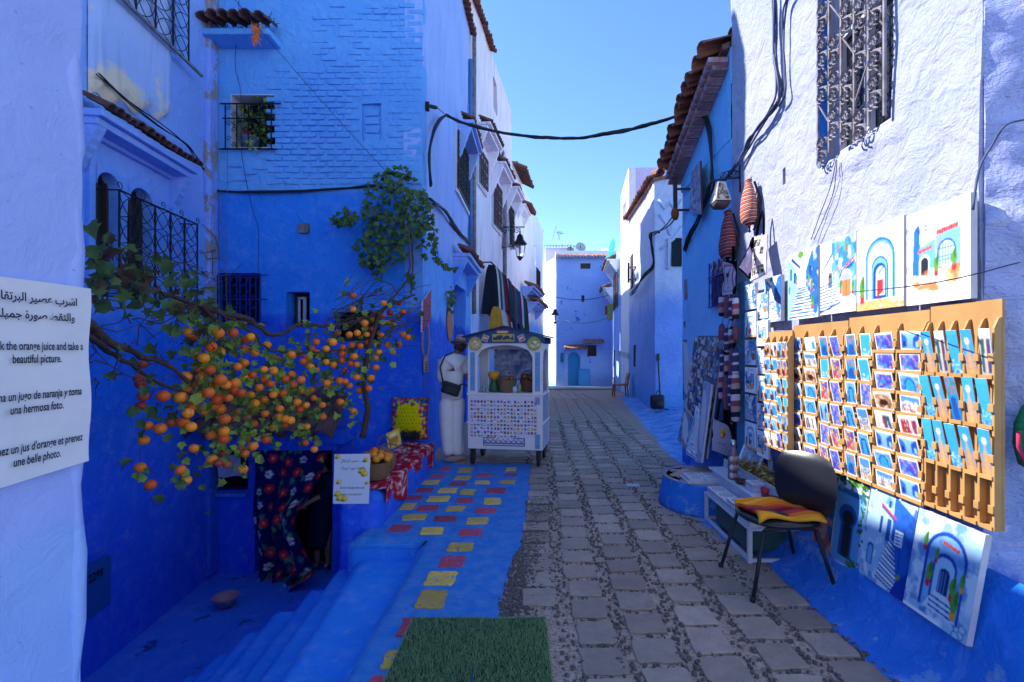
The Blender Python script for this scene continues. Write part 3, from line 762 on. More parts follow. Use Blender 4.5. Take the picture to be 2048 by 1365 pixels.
# ---- 1 foreground house on the left (pale wall that carries the banner)
h_fore = thing('foreground_house', 'pale blue limewashed house corner filling the left edge, carrying the juice banner', 'house', (-1.9, 0, 0))
wall('wall', M['fore'], (-1.9, -1.5), (-1.9, 2.0), -1.7, 3.7, (), h_fore, .07, .02, 2.2, 3)
wall('end_wall', M['fore'], (-1.93, 2.0), (-4.2, 2.0), -1.7, 3.7, (), h_fore, .12, .02, 2.2, 5)
core(h_fore, [(-1.98, -1.5), (-1.98, 1.75), (-4.2, 1.75), (-4.2, -1.5)], -1.7, 3.69, M['fore'])
h_beh = thing('added_bounce_house', 'added white house behind the viewpoint, unseen, bouncing light into the shade', 'house', (0, -12, 0)); wall('wall', M['farwhite'], (8, -12), (-7, -12), -.2, 7, (), h_beh, .4, .03, 1, 91)  # added out of view so its sunlit wall brightens the shaded fronts
# broken plaster edge of the corner
mb = MB(); mb.smooth = True; rr = random.Random(2); pts = []; rad = []
for k in range(35):
    z = -1.2+k*.14; pts.append((-1.925+rr.uniform(-.008, .008), 1.985+rr.uniform(-.02, .014), z)); rad.append(.028+rr.uniform(-.01, .012))
mb.tube(pts, rad, 7); mb.build('corner_edge', M['fore'], h_fore)

# ---- 2 courtyard house on the left (arched windows)
LA = (-4.58+.109*(6.8-1.5), 1.5); LB = (-4.60, 6.98)
dL = Vector((LB[0]-LA[0], LB[1]-LA[1], 0)); LL = dL.length; dL.normalize(); nL = Vector((dL.y, -dL.x, 0))
frL = Fr(LA, dL, nL)
def uL(px): return frL.u_of(onL(px, 600))
def zL(px, py): return onL(px, py).z
h_left = thing('courtyard_house', 'blue house on the left with twin arched windows behind the orange vine', 'house', (-4.3, 4, 0))
a0, a1 = uL(187), uL(345); zt = zL(300, 352)
u1a, u1b, u2a, u2b = uL(190), uL(238), uL(256), uL(304)
zb = zL(260, 600); zarc = zL(262, 372)+.02
w0, w1 = uL(150), uL(357)
zw0, zw1 = zL(355, 122), 6.35
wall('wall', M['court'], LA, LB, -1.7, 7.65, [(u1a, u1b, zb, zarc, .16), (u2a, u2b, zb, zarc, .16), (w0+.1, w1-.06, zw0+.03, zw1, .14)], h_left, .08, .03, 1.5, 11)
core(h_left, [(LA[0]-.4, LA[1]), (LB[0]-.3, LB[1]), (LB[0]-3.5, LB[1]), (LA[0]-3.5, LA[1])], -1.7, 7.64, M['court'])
for (p0, p1) in ((u1a, u1b), (u2a, u2b)):
    w = window(h_left, frL, p0-.02, p1+.02, zb-.02, zarc+.02, -.15, 'wood_brown', 'glass', (2, 1), .05)
    # arch spandrel
    mb = MB(); k = 12; r_ = (p1-p0)/2; c_ = (p0+p1)/2; zs_ = zarc-r_
    for i in range(k):
        t0, t1 = math.pi*i/k, math.pi*(i+1)/k
        q = [frL.p(c_-math.cos(t0)*r_, .0, zs_+math.sin(t0)*r_*.98), frL.p(c_-math.cos(t1)*r_, .0, zs_+math.sin(t1)*r_*.98), frL.p(c_-math.cos(t1)*r_*1.04, .0, zarc+.03), frL.p(c_-math.cos(t0)*r_*1.04, .0, zarc+.03)]
        mb.prism(q, frL.n*.02, frL.n*-.12)
    mb.build('arch_spandrel', M['court'], h_left)
# raised surround panel
mb = MB(); zf1 = zL(325, 372)+.12
frL.box(mb, a0-.10, a1+.06, -.03, .045, zf1, zf1+.14); frL.box(mb, a1-.04, a1+.06, -.03, .046, zb-.2, zf1-.002); frL.box(mb, a0-.10, a0-.03, -.03, .046, zb-.2, zf1-.002)
mb.build('window_surround', M['court'], h_left, bevel=.01)
mb = MB(); flower_grille(mb, frL, uL(190), uL(357), zL(357, 600)-.1, zL(357, 448), .22, .27, .0065)
for u_ in (uL(190), uL(357)):
    for z_ in (zL(357, 448), zL(357, 600)-.1): mb.bar(frL.p(u_, .22, z_), frL.p(u_, -.02, z_), .012)
for k in range(5): spiral(mb, frL, uL(190)+(uL(357)-uL(190))*k/4, zL(357, 448)+.05, .22, .045, 1.1, -1.5, 1, .005)
mb.build('window_grille', M['iron'], h_left)
zaw = zL(405, 350)
ha, hb_ = hit(frL, .27, 205, 215), hit(frL, .27, 398, 342)
awning(h_left, frL, ha[0], hb_[0], hb_[1]+.02, .27, M['court'], 15, 'tile_dark', .5, .42, scale=.8)
# upper window
w = window(h_left, frL, w0+.08, w1-.04, zw0+.02, zw1, -.13, 'wood_white', 'glass', (3, 2), .06)
mb = MB(); frL.box(mb, (w0+w1)/2+.25, (w0+w1)/2+.33, -.12, -.05, zw0+.04, zw1); mb.build('red_shutter_post', simple('dark_red_wood', (.12, .012, .012)), w)
mb = MB(); flower_grille(mb, frL, w0, w1, zw0, zw1, .12, .3, .0065); mb.build('window_grille', M['iron'], h_left)
mb = MB(); mb.bar(frL.p(w0-.1, .14, zw0-.03), frL.p(w1+.25, .14, zw0-.03), .03, .03); mb.build('window_rail', M['iron_white'], h_left)
# bare plaster patch (thin skin of older render)
mb = MB(); mb.smooth = True; us = np.linspace(uL(176), uL(334), 24); zs = np.linspace(0, 1, 24)
vs = []
for i, u_ in enumerate(us):
    zlo = zL(334, 262)+.12+.05*math.sin(i*.9)-(.3*(1-i/23))
    for j, t_ in enumerate(zs):
        z_ = zlo+(6.3-zlo)*t_; e = min(i, 23-i, j, 23-j)
        vs.append(frL.p(u_+.02*math.sin(j*1.7)*(i == 23), .075 if 0 < e else .0, z_))
mb.add(vs, [(i*24+j, (i+1)*24+j, (i+1)*24+j+1, i*24+j+1) for i in range(23) for j in range(23)], True)
mb.build('plaster_patch', M['court_patch'], h_left)
# stained corner pilaster
mb = MB(); frL.box(mb, LL-.42, LL-.20, -.02, .07, -1.5, 7.6)
mb.build('corner_pilaster', plaster('stained_pilaster', [(1.2, BLUE), (9, (.22, .32, .72))], .3, .4, .02, streak=1.0, peel=((.33, .28, .28), 1.9, .50)), h_left, bevel=.03)
# little pipe niche and meter box
ut = uL(180); mb = MB(); z_ = zL(180, 1065)
frL.box(mb, uL(152), uL(203), -.02, .03, zL(180, 1110), zL(180, 1015)); frL.box(mb, uL(165), uL(190), .03, .045, zL(180, 1080), zL(180, 1030)); mb.build('wall_box', M['court'], h_left, bevel=.012)
meter = thing('meter_box', 'blue metal meter box numbered 2299 low on the courtyard wall', 'meter box', frL.p(uL(182), .03, zL(180, 1225)))
mb = MB(); frL.box(mb, uL(151), uL(214), -.02, .035, zL(180, 1232), zL(180, 1128)); mb.build('door', simple('meter_blue', (.02, .12, .4), .5, var=.1), meter, bevel=.006)
text_on('number', '2299', .115, frL.p(uL(184), .037, zL(180, 1162)), frL.u, (0, 0, 1), M['ink'], meter, sx=.8, off=.004, lift=.0)

# ---- 3 back house facing the camera (brick under paint)
YB = 6.8
frB = Fr((-4.9, YB), (1, 0, 0), (0, -1, 0))
def uB(px): return (px-VX)/F*YB+4.9
def zB(py): return EYE-(py-VY)/F*YB
h_back = thing('brick_house', 'deep blue brick house facing the camera behind the orange vine', 'house', (-3.2, YB, 0))
holes = [(uB(462), uB(549), zB(300), zB(190), .30), (uB(724), uB(763), zB(281), zB(208), .045), (uB(428), uB(522), zB(650), zB(547), .18),
         (uB(573), uB(620), zB(655), zB(584), .25), (uB(672), uB(760), zB(682), zB(624), .15), (uB(510), uB(664), -1.6, zB(884), .5), (uB(436), uB(496), zB(980), zB(900), .12)]
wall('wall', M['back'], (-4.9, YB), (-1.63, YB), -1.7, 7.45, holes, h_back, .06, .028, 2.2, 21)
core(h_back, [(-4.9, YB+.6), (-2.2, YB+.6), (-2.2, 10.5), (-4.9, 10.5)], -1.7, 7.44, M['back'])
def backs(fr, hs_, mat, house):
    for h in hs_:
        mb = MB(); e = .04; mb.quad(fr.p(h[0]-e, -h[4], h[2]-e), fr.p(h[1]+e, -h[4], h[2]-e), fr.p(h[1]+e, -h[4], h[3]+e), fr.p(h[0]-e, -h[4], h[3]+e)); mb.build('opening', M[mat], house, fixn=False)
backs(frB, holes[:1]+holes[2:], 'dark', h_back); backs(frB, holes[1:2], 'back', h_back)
# roof slab and tall stair tower body
mb = MB(); mb.box((-5, YB+.05, 7.3), (-2.2, 10.5, 7.5)); mb.build('roof', M['back'], h_back)
# painted-over bricks, proud of the plaster in the worn upper right area
BRK = []
for s_ in range(6):
    r2 = random.Random(80+s_); m2 = MB(); m2.box((-.103, -.012, -.033), (.103, .02, .033))
    m2.v = [(x+r2.uniform(-.009, .009), y+r2.uniform(-.004, .004), z+r2.uniform(-.006, .006)) for x, y, z in m2.v]
    BRK.append(m2.mesh('brick', M['back'], bevel=.012))
r2 = random.Random(12); nb = 0
for row in range(44):
    py = 12+row*8.9*1.32
    if py > 372: break
    z_ = zB(py)
    x0 = 548 if py > 140 else 640
    for k in range(12):
        px = x0+k*35+(17 if row % 2 else 0)+r2.uniform(-2, 2)
        if px > 838: continue
        keep = .5+.55*fbm(px*.012, py*.02, 0, 31, 3)*2
        if py < 130: keep -= .35
        if px > 760: keep += .25
        if 705 < px < 782 and 195 < py < 292: continue
        if r2.random() > keep+.62: continue
        o = bpy.data.objects.new('brick', BRK[r2.randrange(6)]); COL.objects.link(o); o.parent = h_back
        o.location = Vector(frB.p(uB(px), float(fbm(np.array(uB(px)-4.9)*2.2, np.array(YB*2.2), np.array(z_*2.2), 21, 4))*.056*.9+.003+r2.uniform(-.004, .004), z_))-WORLD[h_back.name]; o.rotation_euler = (0, r2.uniform(-.03, .03), r2.uniform(-.02, .02)); nb += 1
for px, py in ((470, 330), (500, 345), (480, 358), (520, 335), (455, 360)):
    o = bpy.data.objects.new('brick', BRK[r2.randrange(6)]); COL.objects.link(o); o.parent = h_back; o.location = Vector(frB.p(uB(px), .006, zB(py)))-WORLD[h_back.name]
for k in range(4):      # bricked-in niche
    o = bpy.data.objects.new('brick', BRK[k]); COL.objects.link(o); o.parent = h_back; o.location = Vector(frB.p(uB(743), -.03, zB(275-17*k)))-WORLD[h_back.name]; o.scale = (1.0, 1, 1.4)
# plant window
m2 = MB(); h = holes[0]
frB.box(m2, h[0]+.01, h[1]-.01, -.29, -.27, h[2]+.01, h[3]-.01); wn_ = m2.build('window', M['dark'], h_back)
m2 = MB(); frB.box(m2, h[0]+.0, h[0]+.012, -.27, .012, h[2], h[3]); frB.box(m2, h[0]+.012, h[1], -.27, .012, h[3]-.012, h[3]); frB.box(m2, h[0]+.012, h[1], -.27, .02, h[2], h[2]+.03); m2.build('white_reveal', M['wood_white'], h_back)
m2 = MB(); scroll_grille(m2, frB, uB(457), uB(548), zB(302), zB(212), .07, .15, .0065)
m2.bar(frB.p(uB(447), .07, zB(213)), frB.p(uB(567), .07, zB(213)), .016); m2.bar(frB.p(uB(445), .07, zB(303)), frB.p(uB(560), .07, zB(303)), .016); m2.build('window_grille', M['iron'], h_back)
# blue grille window
m2 = MB(); bar_grille(m2, frB, uB(425), uB(524), zB(648), zB(552), .05, 5, 2, .0075); scroll_grille(m2, frB, uB(440), uB(516), zB(645), zB(556), .052, .135, .006)
for py in (552, 600, 646): m2.bar(frB.p(uB(421), .055, zB(py)), frB.p(uB(540), .055, zB(py)), .014)
m2.build('window_grille', M['iron_blue'], h_back)
# small casement window, ajar
h = holes[3]; w = window(h_back, frB, h[0]+.06, h[1], h[2], h[3]-.04, -.2, 'wood_brown', 'dark', (1, 1), .03)
m2 = MB(); m2.box((0, -.015, 0), (.03, .015, .42)); m2.box((.12, -.015, 0), (.15, .015, .42)); m2.box((.031, -.014, 0), (.119, .014, .03)); m2.box((.031, -.014, .39), (.119, .014, .42))
m2.xf(Matrix.Translation(frB.p(h[0]+.08, -.17, h[2]+.02)) @ Matrix.Rotation(R(-25), 4, 'Z')); m2.build('open_casement', M['wood_white'], w)
m2 = MB(); bar_grille(m2, frB, uB(672), uB(758), zB(680), zB(626), .02, 8, 1, .005); m2.build('window_grille', M['iron'], h_back)
m2 = MB(); bar_grille(m2, frB, uB(438), uB(494), zB(978), zB(902), .02, 8, 1, .005); m2.build('window_grille', M['iron'], h_back)
# hood over the doorway with barrel tiles
def P2(px, py, Y): return P(px, py, Y)
m2 = MB(); frB.box(m2, uB(478), uB(712), -.02, .42, zB(878), zB(850)); frB.box(m2, uB(500), uB(690), -.02, .3, zB(893), zB(880)); hood = m2.build('door_hood', M['back'], h_back, bevel=.02)
tile_row(hood, frB.p(uB(452), .08, zB(792)), frB.p(uB(697), .08, zB(792)), (0.12, -1, 0), .62, 9, 'tile_dark', 1.75, jit=.05, rows=2, length=.2)
# upper tile canopy
m2 = MB(); frB.box(m2, uB(398), uB(563), -.02, .32, zB(98), zB(86)); hood = m2.build('tile_canopy', M['back'], h_back, bevel=.02)
tile_row(hood, frB.p(uB(393), .08, zB(62)), frB.p(uB(563), .08, zB(62)), (0, -1, 0), .3, 8, 'tile_dark', 1.15)
m2 = MB(); r2 = random.Random(3)   # dry weeds and mortar on canopy
for k in range(160):
    x = r2.uniform(392, 566); b_ = frB.p(uB(x), r2.uniform(.02, .3), zB(66)+r2.uniform(-.03, .03)); m2.bar(b_, b_+Vector((r2.uniform(-.05, .05), r2.uniform(-.04, .04), r2.uniform(.03, .13))), .006)
o = m2.build('dry_weeds', M['wood_brown'], h_back); o['kind'] = 'stuff'
# small junction box
m2 = MB(); frB.box(m2, uB(600), uB(620), -.01, .06, zB(468), zB(449)); m2.build('junction_box', M['iron_white'], h_back, bevel=.006)

# ---- 4 tall blue house along the street
h_str = thing('street_house', 'tall blue house on the left of the street, painted deeper blue at its foot', 'house', (-1.63, 9, 0))
frS = Fr((-1.63, YB), (0, 1, 0), (1, 0, 0))
XS = -1.63
def uS(px): return F*XS/(px-VX)-YB
def zS(px, py): return onX(px, py, XS).z
hs = [(uS(911), uS(934), zS(934, 421), zS(934, 322), .1), (uS(908), uS(931), -.3, zS(931, 583), .35)]
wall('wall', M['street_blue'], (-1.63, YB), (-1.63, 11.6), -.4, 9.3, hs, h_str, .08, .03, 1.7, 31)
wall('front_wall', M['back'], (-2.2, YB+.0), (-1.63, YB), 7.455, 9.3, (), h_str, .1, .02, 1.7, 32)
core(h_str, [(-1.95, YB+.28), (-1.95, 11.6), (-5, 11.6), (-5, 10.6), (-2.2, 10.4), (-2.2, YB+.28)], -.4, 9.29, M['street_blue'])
window(h_str, frS, hs[0][0], hs[0][1], hs[0][2], hs[0][3], -.09, 'wood_white', 'glass', (2, 1), .05)
mb = MB(); flower_grille(mb, frS, hs[0][0], hs[0][1], hs[0][2], hs[0][3], .06, .22, .011); mb.build('window_grille', M['iron'], h_str)
mb = MB(); frS.box(mb, hs[0][0]-.12, hs[0][0]-.01, -.01, .03, hs[0][2]-.1, hs[0][3]+.1); frS.box(mb, hs[0][0]-.01, hs[0][1]+.1, -.01, .05, hs[0][2]-.1, hs[0][2]-.02); mb.build('window_trim', M['wood_white'], h_str)
awning(h_str, frS, uS(913)-.05, uS(934), zS(937, 318)+.1, .36, M['street_blue'], 12, 'tile', .5, .7, scale=.9)
awning(h_str, frS, uS(905), uS(935), zS(935, 545)+.05, .34, M['street_blue'], 13, 'tile', .45, .5, scale=.95)
mb = MB(); frS.box(mb, hs[1][0]+.03, hs[1][1]-.03, -.34, -.28, -.05, hs[1][3]); mb.build('door', simple('door_blue', (.015, .09, .45), .5), h_str)
# eaves tiles at the roof edge
tile_row(h_str, (-1.78, 8.6, 9.3), (-1.78, 11.6, 9.3), (1, 0), .5, 18, 'tile', .95)
# drain pipe
mb = MB(); mb.tube([onX(941, 560, -1.58), onX(941, 340, -1.58), onX(941, 120, -1.58)], .045, 8); mb.build('drain_pipe', simple('pipe_blue', (.06, .22, .5), .5), h_str)

# ---- 5 white row bending away
def frame_line(p0, p1):
    d = Vector((p1[0]-p0[0], p1[1]-p0[1], 0)); L = d.length; d.normalize(); return Fr(p0, d, (d.y, -d.x, 0)), L
WX = lambda Y: -1.63+.12*(Y-11.6)
frW, LW1 = frame_line((WX(11.6), 11.6), (WX(24.2), 24.2))
def uW(px): return frW.u_of(onW(px, 600))
def zW(px, py): return onW(px, py).z
h_w1 = thing('white_house', 'tall whitewashed house on the left of the street with three hooded grille windows', 'house', (WX(14.5), 14.5, 0))
U1 = uW(1022)
wins = [(uW(955), uW(969), zW(969, 384), zW(969, 325)), (uW(984), uW(998), zW(998, 464), zW(998, 385)), (uW(1014), uW(1022), zW(1022, 500), zW(1022, 425))]
hol = [(a, b_, c_, d_, .12) for a, b_, c_, d_ in wins[:2]] + [(uW(986), uW(994), zW(994, 235), zW(994, 172), .2)]
wall('wall', M['white_row'], frW.p(0, 0, 0), frW.p(U1, 0, 0), -.6, 10.3, hol, h_w1, .14, .04, 1.2, 41)
core(h_w1, [tuple(frW.p(0, -.3, 0)[:2]), tuple(frW.p(U1, -.3, 0)[:2]), tuple(frW.p(U1, -4, 0)[:2]), tuple(frW.p(0, -4, 0)[:2])], -.6, 10.29, M['white_row'])
backs(frW, hol, 'glass', h_w1)
for i, (a, b_, c_, d_) in enumerate(wins[:2]):
    mb = MB(); flower_grille(mb, frW, a, b_, c_, d_, .1, .28, .014); mb.build('window_grille', M['iron_rust'], h_w1)
    mb = MB(); frW.box(mb, a-.1, a-.01, -.01, .05, c_-.1, d_+.1); frW.box(mb, a-.01, b_+.1, -.01, .06, c_-.12, c_-.02); mb.build('window_trim', M['wood_white'], h_w1)
tile_kw = dict(tmat='tile_dark', drop=.5, scale=1.1)
awning(h_w1, frW, uW(948), uW(976), zW(976, 315)+.25, .42, M['white_row'], 10, corbel=.8, **tile_kw)
awning(h_w1, frW, uW(981), uW(1003), zW(1003, 385)+.35, .45, M['white_row'], 9, corbel=.8, **tile_kw)
tile_row(h_w1, frW.p(0, -.15, 10.3), frW.p(U1*.4, -.15, 10.3), frW.n, .4, 14, 'tile', 1.0)
mb = MB(); r2 = random.Random(4)
for k in range(60):
    u_ = uW(982)+r2.random()*(uW(1003)-uW(982)); b_ = frW.p(u_, .2, zW(1003, 385)+.6); mb.bar(b_, b_+Vector((r2.uniform(-.1, .1), r2.uniform(-.1, .1), r2.uniform(.1, .35))), .014)
o = mb.build('roof_weeds', M['wood_brown'], h_w1); o['kind'] = 'stuff'
mb = MB(); mb.tube([frW.p(uW(1006), .07, .2), frW.p(uW(1006), .07, 4.2), frW.p(uW(1006), .07, 7.6)], .06, 8); mb.tube([frW.p(uW(943), .07, 2.5), frW.p(uW(943), .07, 9.5)], .05, 8); mb.build('drain_pipe', M['iron_white'], h_w1)

h_w2 = thing('far_left_house', 'lower white house at the far end of the left row with small balconies', 'house', (WX(21), 21, 0))
U2 = LW1
hol = [(uW(1040), uW(1048), zW(1048, 560), zW(1048, 520), .12), (uW(1056), uW(1061), zW(1061, 590), zW(1061, 555), .12), (uW(1030), uW(1036), 5.9, 6.9, .12)]
wall('wall', M['white_row2'], frW.p(U1, 0, 0), frW.p(U2, 0, 0), -.9, 8.5, hol, h_w2, .2, .04, 1.2, 43)
core(h_w2, [tuple(frW.p(U1+.01, -.3, 0)[:2]), tuple(frW.p(U2, -.3, 0)[:2]), tuple(frW.p(U2, -4, 0)[:2]), tuple(frW.p(U1+.01, -4, 0)[:2])], -.9, 8.49, M['white_row2'])
backs(frW, hol, 'dark', h_w2)
a, b_, c_, d_ = uW(1013), uW(1021)+.1, zW(1022, 500), zW(1022, 425)
window(h_w1, frW, a, b_, c_, d_, .01, 'wood_white', 'glass', (1, 1), .08)
mb = MB(); flower_grille(mb, frW, a, b_, c_, d_, .12, .3, .014); mb.build('window_grille', M['iron'], h_w1)
awning(h_w1, frW, uW(1009), uW(1024)-.1, zW(1024, 425)+.45, .5, M['white_row'], 8, corbel=.8, **tile_kw)
awning(h_w2, frW, uW(1034), uW(1046), 7.3, .35, M['white_row2'], 8, tmat='tile', drop=.5, scale=1.5)
awning(h_w2, frW, uW(1040), uW(1062), 4.2, .6, M['street_blue'], 12, tmat='tile', drop=.4, scale=1.6)
awning(h_w2, frW, uW(1052), uW(1071), 2.55+1.2, .55, M['street_blue'], 12, tmat='tile', drop=.4, scale=1.6)
mb = MB(); bar_grille(mb, frW, uW(1058), uW(1066), 4.6, 5.4, .35, 6, 1, .015); mb.build('balcony_railing', M['iron'], h_w2)
tile_row(h_w2, frW.p(U1+.3, -.02, 8.5), frW.p(U1+2.6, -.02, 8.5), frW.n, .5, 8, 'tile_dark', 1.6)

# ---- 6 far building closing the street
h_far = thing('far_blue_house', 'blue house closing the far end of the street, with an arched turquoise door', 'house', (2.6, 28, -.5))
YF = 28.0
frF = Fr((1.08, YF), (1, 0, 0), (0, -1, 0))
def uF(px): return (px-VX)/F*YF-1.08
def zF(py): return EYE-(py-VY)/F*YF
hf = [(uF(1161), uF(1181), zF(538), zF(527), .15), (uF(1163), uF(1169), zF(604), zF(591), .12), (uF(1175), uF(1193), zF(713), zF(690), .06), (uF(1136), uF(1160), -1.0, zF(705), .3)]
wall('wall', M['farfront'], (1.08, YF), (5.2, YF), -1.2, zF(514), hf, h_far, .2, .03, 1, 51)
wall('side_wall', M['farwhite'], (.0, 31.6), (1.08, YF), -1.2, zF(514), (), h_far, .25, .03, 1, 52)
core(h_far, [(1.3, YF+.5), (5.2, YF+.5), (5.2, 34), (.2, 34), (.2, 31.8)], -1.2, zF(516), M['farfront'])
backs(frF, hf[:3], 'wood_brown', h_far)
mb = MB(); frF.box(mb, hf[3][0]-.05, hf[3][1]+.05, -.3, -.25, -1.1, hf[3][3]+.05); mb.build('door', simple('turquoise_door', (.04, .42, .72), .5, var=.1), h_far)
mb = MB(); c_ = (hf[3][0]+hf[3][1])/2; r_ = (hf[3][1]-hf[3][0])/2
for i in range(12):
    t0, t1 = math.pi*i/12, math.pi*(i+1)/12; zt = hf[3][3]+.02; zs_ = zt-r_
    mb.prism([frF.p(c_-math.cos(t0)*r_, 0, zs_+math.sin(t0)*r_), frF.p(c_-math.cos(t1)*r_, 0, zs_+math.sin(t1)*r_), frF.p(c_-math.cos(t1)*r_*1.05, 0, zt+.05), frF.p(c_-math.cos(t0)*r_*1.05, 0, zt+.05)], frF.n*.03, frF.n*-.2)
frF.box(mb, hf[3][0]-.25, hf[3][0]-.02, -.01, .05, -1, zt+.2); frF.box(mb, hf[3][1]+.02, hf[3][1]+.25, -.01, .05, -1, zt+.2); frF.box(mb, hf[3][0]-.25, hf[3][1]+.25, -.01, .06, zt+.03, zt+.22)
mb.build('door_surround', M['farfront'], h_far)
mb = MB(); frF.box(mb, uF(1156), uF(1180), -.01, .25, -1.1, zF(738)); mb.build('turquoise_buttress', simple('turquoise_wall', (.07, .40, .72), .7), h_far, bevel=.15)
awning(h_far, frF, uF(1129), uF(1173), zF(697), .3, M['farfront'], 12, tmat='tile_far', drop=.5, scale=1.5, corbel=.3)
awning(h_far, frF, uF(1167), uF(1206), zF(686), .3, M['farfront'], 11, tmat='tile_far', drop=.5, scale=1.5, corbel=.3)
tile_row(h_far, frF.p(0, -.02, zF(512)), frF.p(4.1, -.02, zF(512)), (0, -1), .35, 22, 'tile_far', 1.9)
mb = MB(); frF.box(mb, -.02, 4.2, -1, -.25, zF(514), zF(500)); frF.box(mb, uF(1210), uF(1223), -2, -1, zF(514), zF(490)); mb.build('parapet', M['farwhite'], h_far)
mb = MB(); mb.box((.5, 31, 6.8), (2.25, 33.5, 8.25)); mb.build('roof_room', plaster('pink_white', [(9, (.6, .52, .6))], .2, .2), h_far)
tile_row(h_far, (.45, 31.0, 8.35), (2.3, 31.0, 8.35), (0, -1), .3, 10, 'tile', 1.6)
mb = MB(); frF.box(mb, uF(1121), uF(1127), -.02, .12, zF(725), zF(706)); mb.build('meter_box', simple('teal_box', (.02, .25, .4), .5), h_far)

# ---- 7 right side: near white house, its rough corner, tile-eaved house
XR = 2.1
def onR(px, py, X=XR): return onX(px, py, X)
frR = Fr((XR, 5.2), (0, -1, 0), (-1, 0, 0))
def uR(px, X=XR): return 5.2-F*X/(px-VX)
def zR(px, py, X=XR): return onX(px, py, X).z
h_r1 = thing('white_corner_house', 'sunlit lavender white house on the right, hung with canvases and postcard racks', 'house', (XR, 3.7, 0))
wz = [(uR(1650), uR(1786), 2.97, 5.6, .14), (uR(1565), uR(1571), zR(1570, 368), zR(1570, 335), .05)]
wall('wall', M['house1'], (XR, 5.2), (XR, 2.27), -.2, 5.75, wz, h_r1, .045, .022, 2.6, 61)
wall('corner_wall', M['corner'], (XR+.01, 2.27), (2.95, 1.86), -.2, 5.75, (), h_r1, .035, .045, 4.5, 63)
core(h_r1, [(XR+.28, 5.2), (XR+.28, 2.6), (3.2, 2.15), (6, 2.15), (6, 5.2)], -.2, 5.74, M['house1'])
u0, u1 = wz[0][0], wz[0][1]
w = window(h_r1, frR, u0, u1, 2.97, 5.6, -.12, 'wood_white', 'glass', (2, 3), .06)
m2 = MB(); frR.box(m2, u0-.02, u0+.012, -.02, .04, 2.95, 5.6); m2.build('painted_jamb_shadow', M['plinth'], h_r1)  # blue strip painted in for the bluish shadow along the window edge
m2 = MB(); H5 = 2.6; n_ = .05
for i in range(6): m2.bar(frR.p(u0+(u1-u0)*i/5, n_, 2.99), frR.p(u0+(u1-u0)*i/5, n_, 5.6), .015)
for (z0_, ph) in ((3.1, 0), (3.42, 2), (3.74, 1), (4.06, 0), (4.38, 2), (4.7, 1), (5.0, 0), (5.4, 2)):
    for i in range(5):
        ua, ub = u0+(u1-u0)*i/5, u0+(u1-u0)*(i+1)/5; dz = .07*((i*2+ph) % 3-1)
        for sg in (1, -1):
            spiral(m2, frR, ua+.045, z0_+dz+sg*.06, n_+.01, .05, 1.5, math.pi*.5*sg, sg, .0065); spiral(m2, frR, ub-.045, z0_+dz-sg*.06, n_+.01, .05, 1.5, math.pi*.5*sg+math.pi, -sg, .0065)
        m2.bar(frR.p(ua+.02, n_, z0_+dz+.02), frR.p(ub-.02, n_, z0_+dz-.02), .012)
        if z0_ < 5.4: m2.bar(frR.p(ua, n_, z0_+.1), frR.p(ub, n_, z0_+.3), .008) if (i+ph) % 2 else m2.bar(frR.p(ub, n_, z0_+.1), frR.p(ua, n_, z0_+.3), .008)
m2.build('window_grille', M['iron_white'], h_r1)
# sloped sill of plaster
m2 = MB(); m2.smooth = True; pr_ = [(-.03, 2.99), (.0, 2.975), (.022, 2.93), (.018, 2.86), (.0, 2.78), (-.03, 2.7)]; vs = []
for i in range(30):
    t_ = i/29; k_ = min(1, min(t_, 1-t_)*9)**.6
    for (n_, z_) in pr_: q_ = float(fbm(np.array(t_*6), np.array(z_*6), np.array(0.), 8, 3))*.03; vs.append(frR.p(u0-.14+(u1-u0+.34)*t_, -.03+(n_+.03)*k_+q_*k_, z_+q_*.5))
m2.add(vs, [(i*6+j, (i+1)*6+j, (i+1)*6+j+1, i*6+j+1) for i in range(29) for j in range(5)], True)
m2.build('window_sill', M['house1'], h_r1, fixn=False)
# painted plinth fillet along the right wall
m2 = MB(); m2.smooth = True; ys = np.linspace(1.9, 6.95, 90); prof = [(2.12, .58), (2.04, .50), (1.985, .30), (1.93, .14), (1.85, .05), (1.70, -.012)]
vs = []
for i, y in enumerate(ys):
    for j, (x, z) in enumerate(prof):
        dn = float(fbm(y*2.5, z*3+.1, 0, 71, 3))*.05*(0 if j in (0, 5) else 1); kk = 1 if y < 5.3 else max(0, 1-(y-5.3)/1.3)**.7; x = 2.12-(2.12-x)*(.12+.88*kk); vs.append((x-dn*kk+(.0 if y < 5.2 else .03), y, z+dn*.5))
k = len(prof); m2.add(vs, [(i*k+j, i*k+j+1, (i+1)*k+j+1, (i+1)*k+j) for i in range(89) for j in range(k-1)], True)
m2.build('plinth', M['plinth'], h_r1, fixn=False)

h_r2 = thing('eaved_house', 'shaded blue house on the right under a sagging line of terracotta eaves', 'house', (XR, 6, 0))
frR2 = Fr((XR, 6.95), (0, -1, 0), (-1, 0, 0))
wall('wall', M['house2'], (XR, 6.95), (XR, 5.2), -.2, 4.5, [(6.95-F*XR/(1403-VX), 6.95-F*XR/(1397-VX), 1.9, 2.35, .12)] if False else (), h_r2, .06, .03, 1.8, 65)
wall('end_wall', M['house2'], (5, 6.95), (XR, 6.95), -.2, 4.5, (), h_r2, .15, .03, 1.8, 66)
core(h_r2, [(XR+.25, 6.7), (XR+.25, 5.2), (5, 5.2), (5, 6.7)], -.2, 4.45, M['house2'])
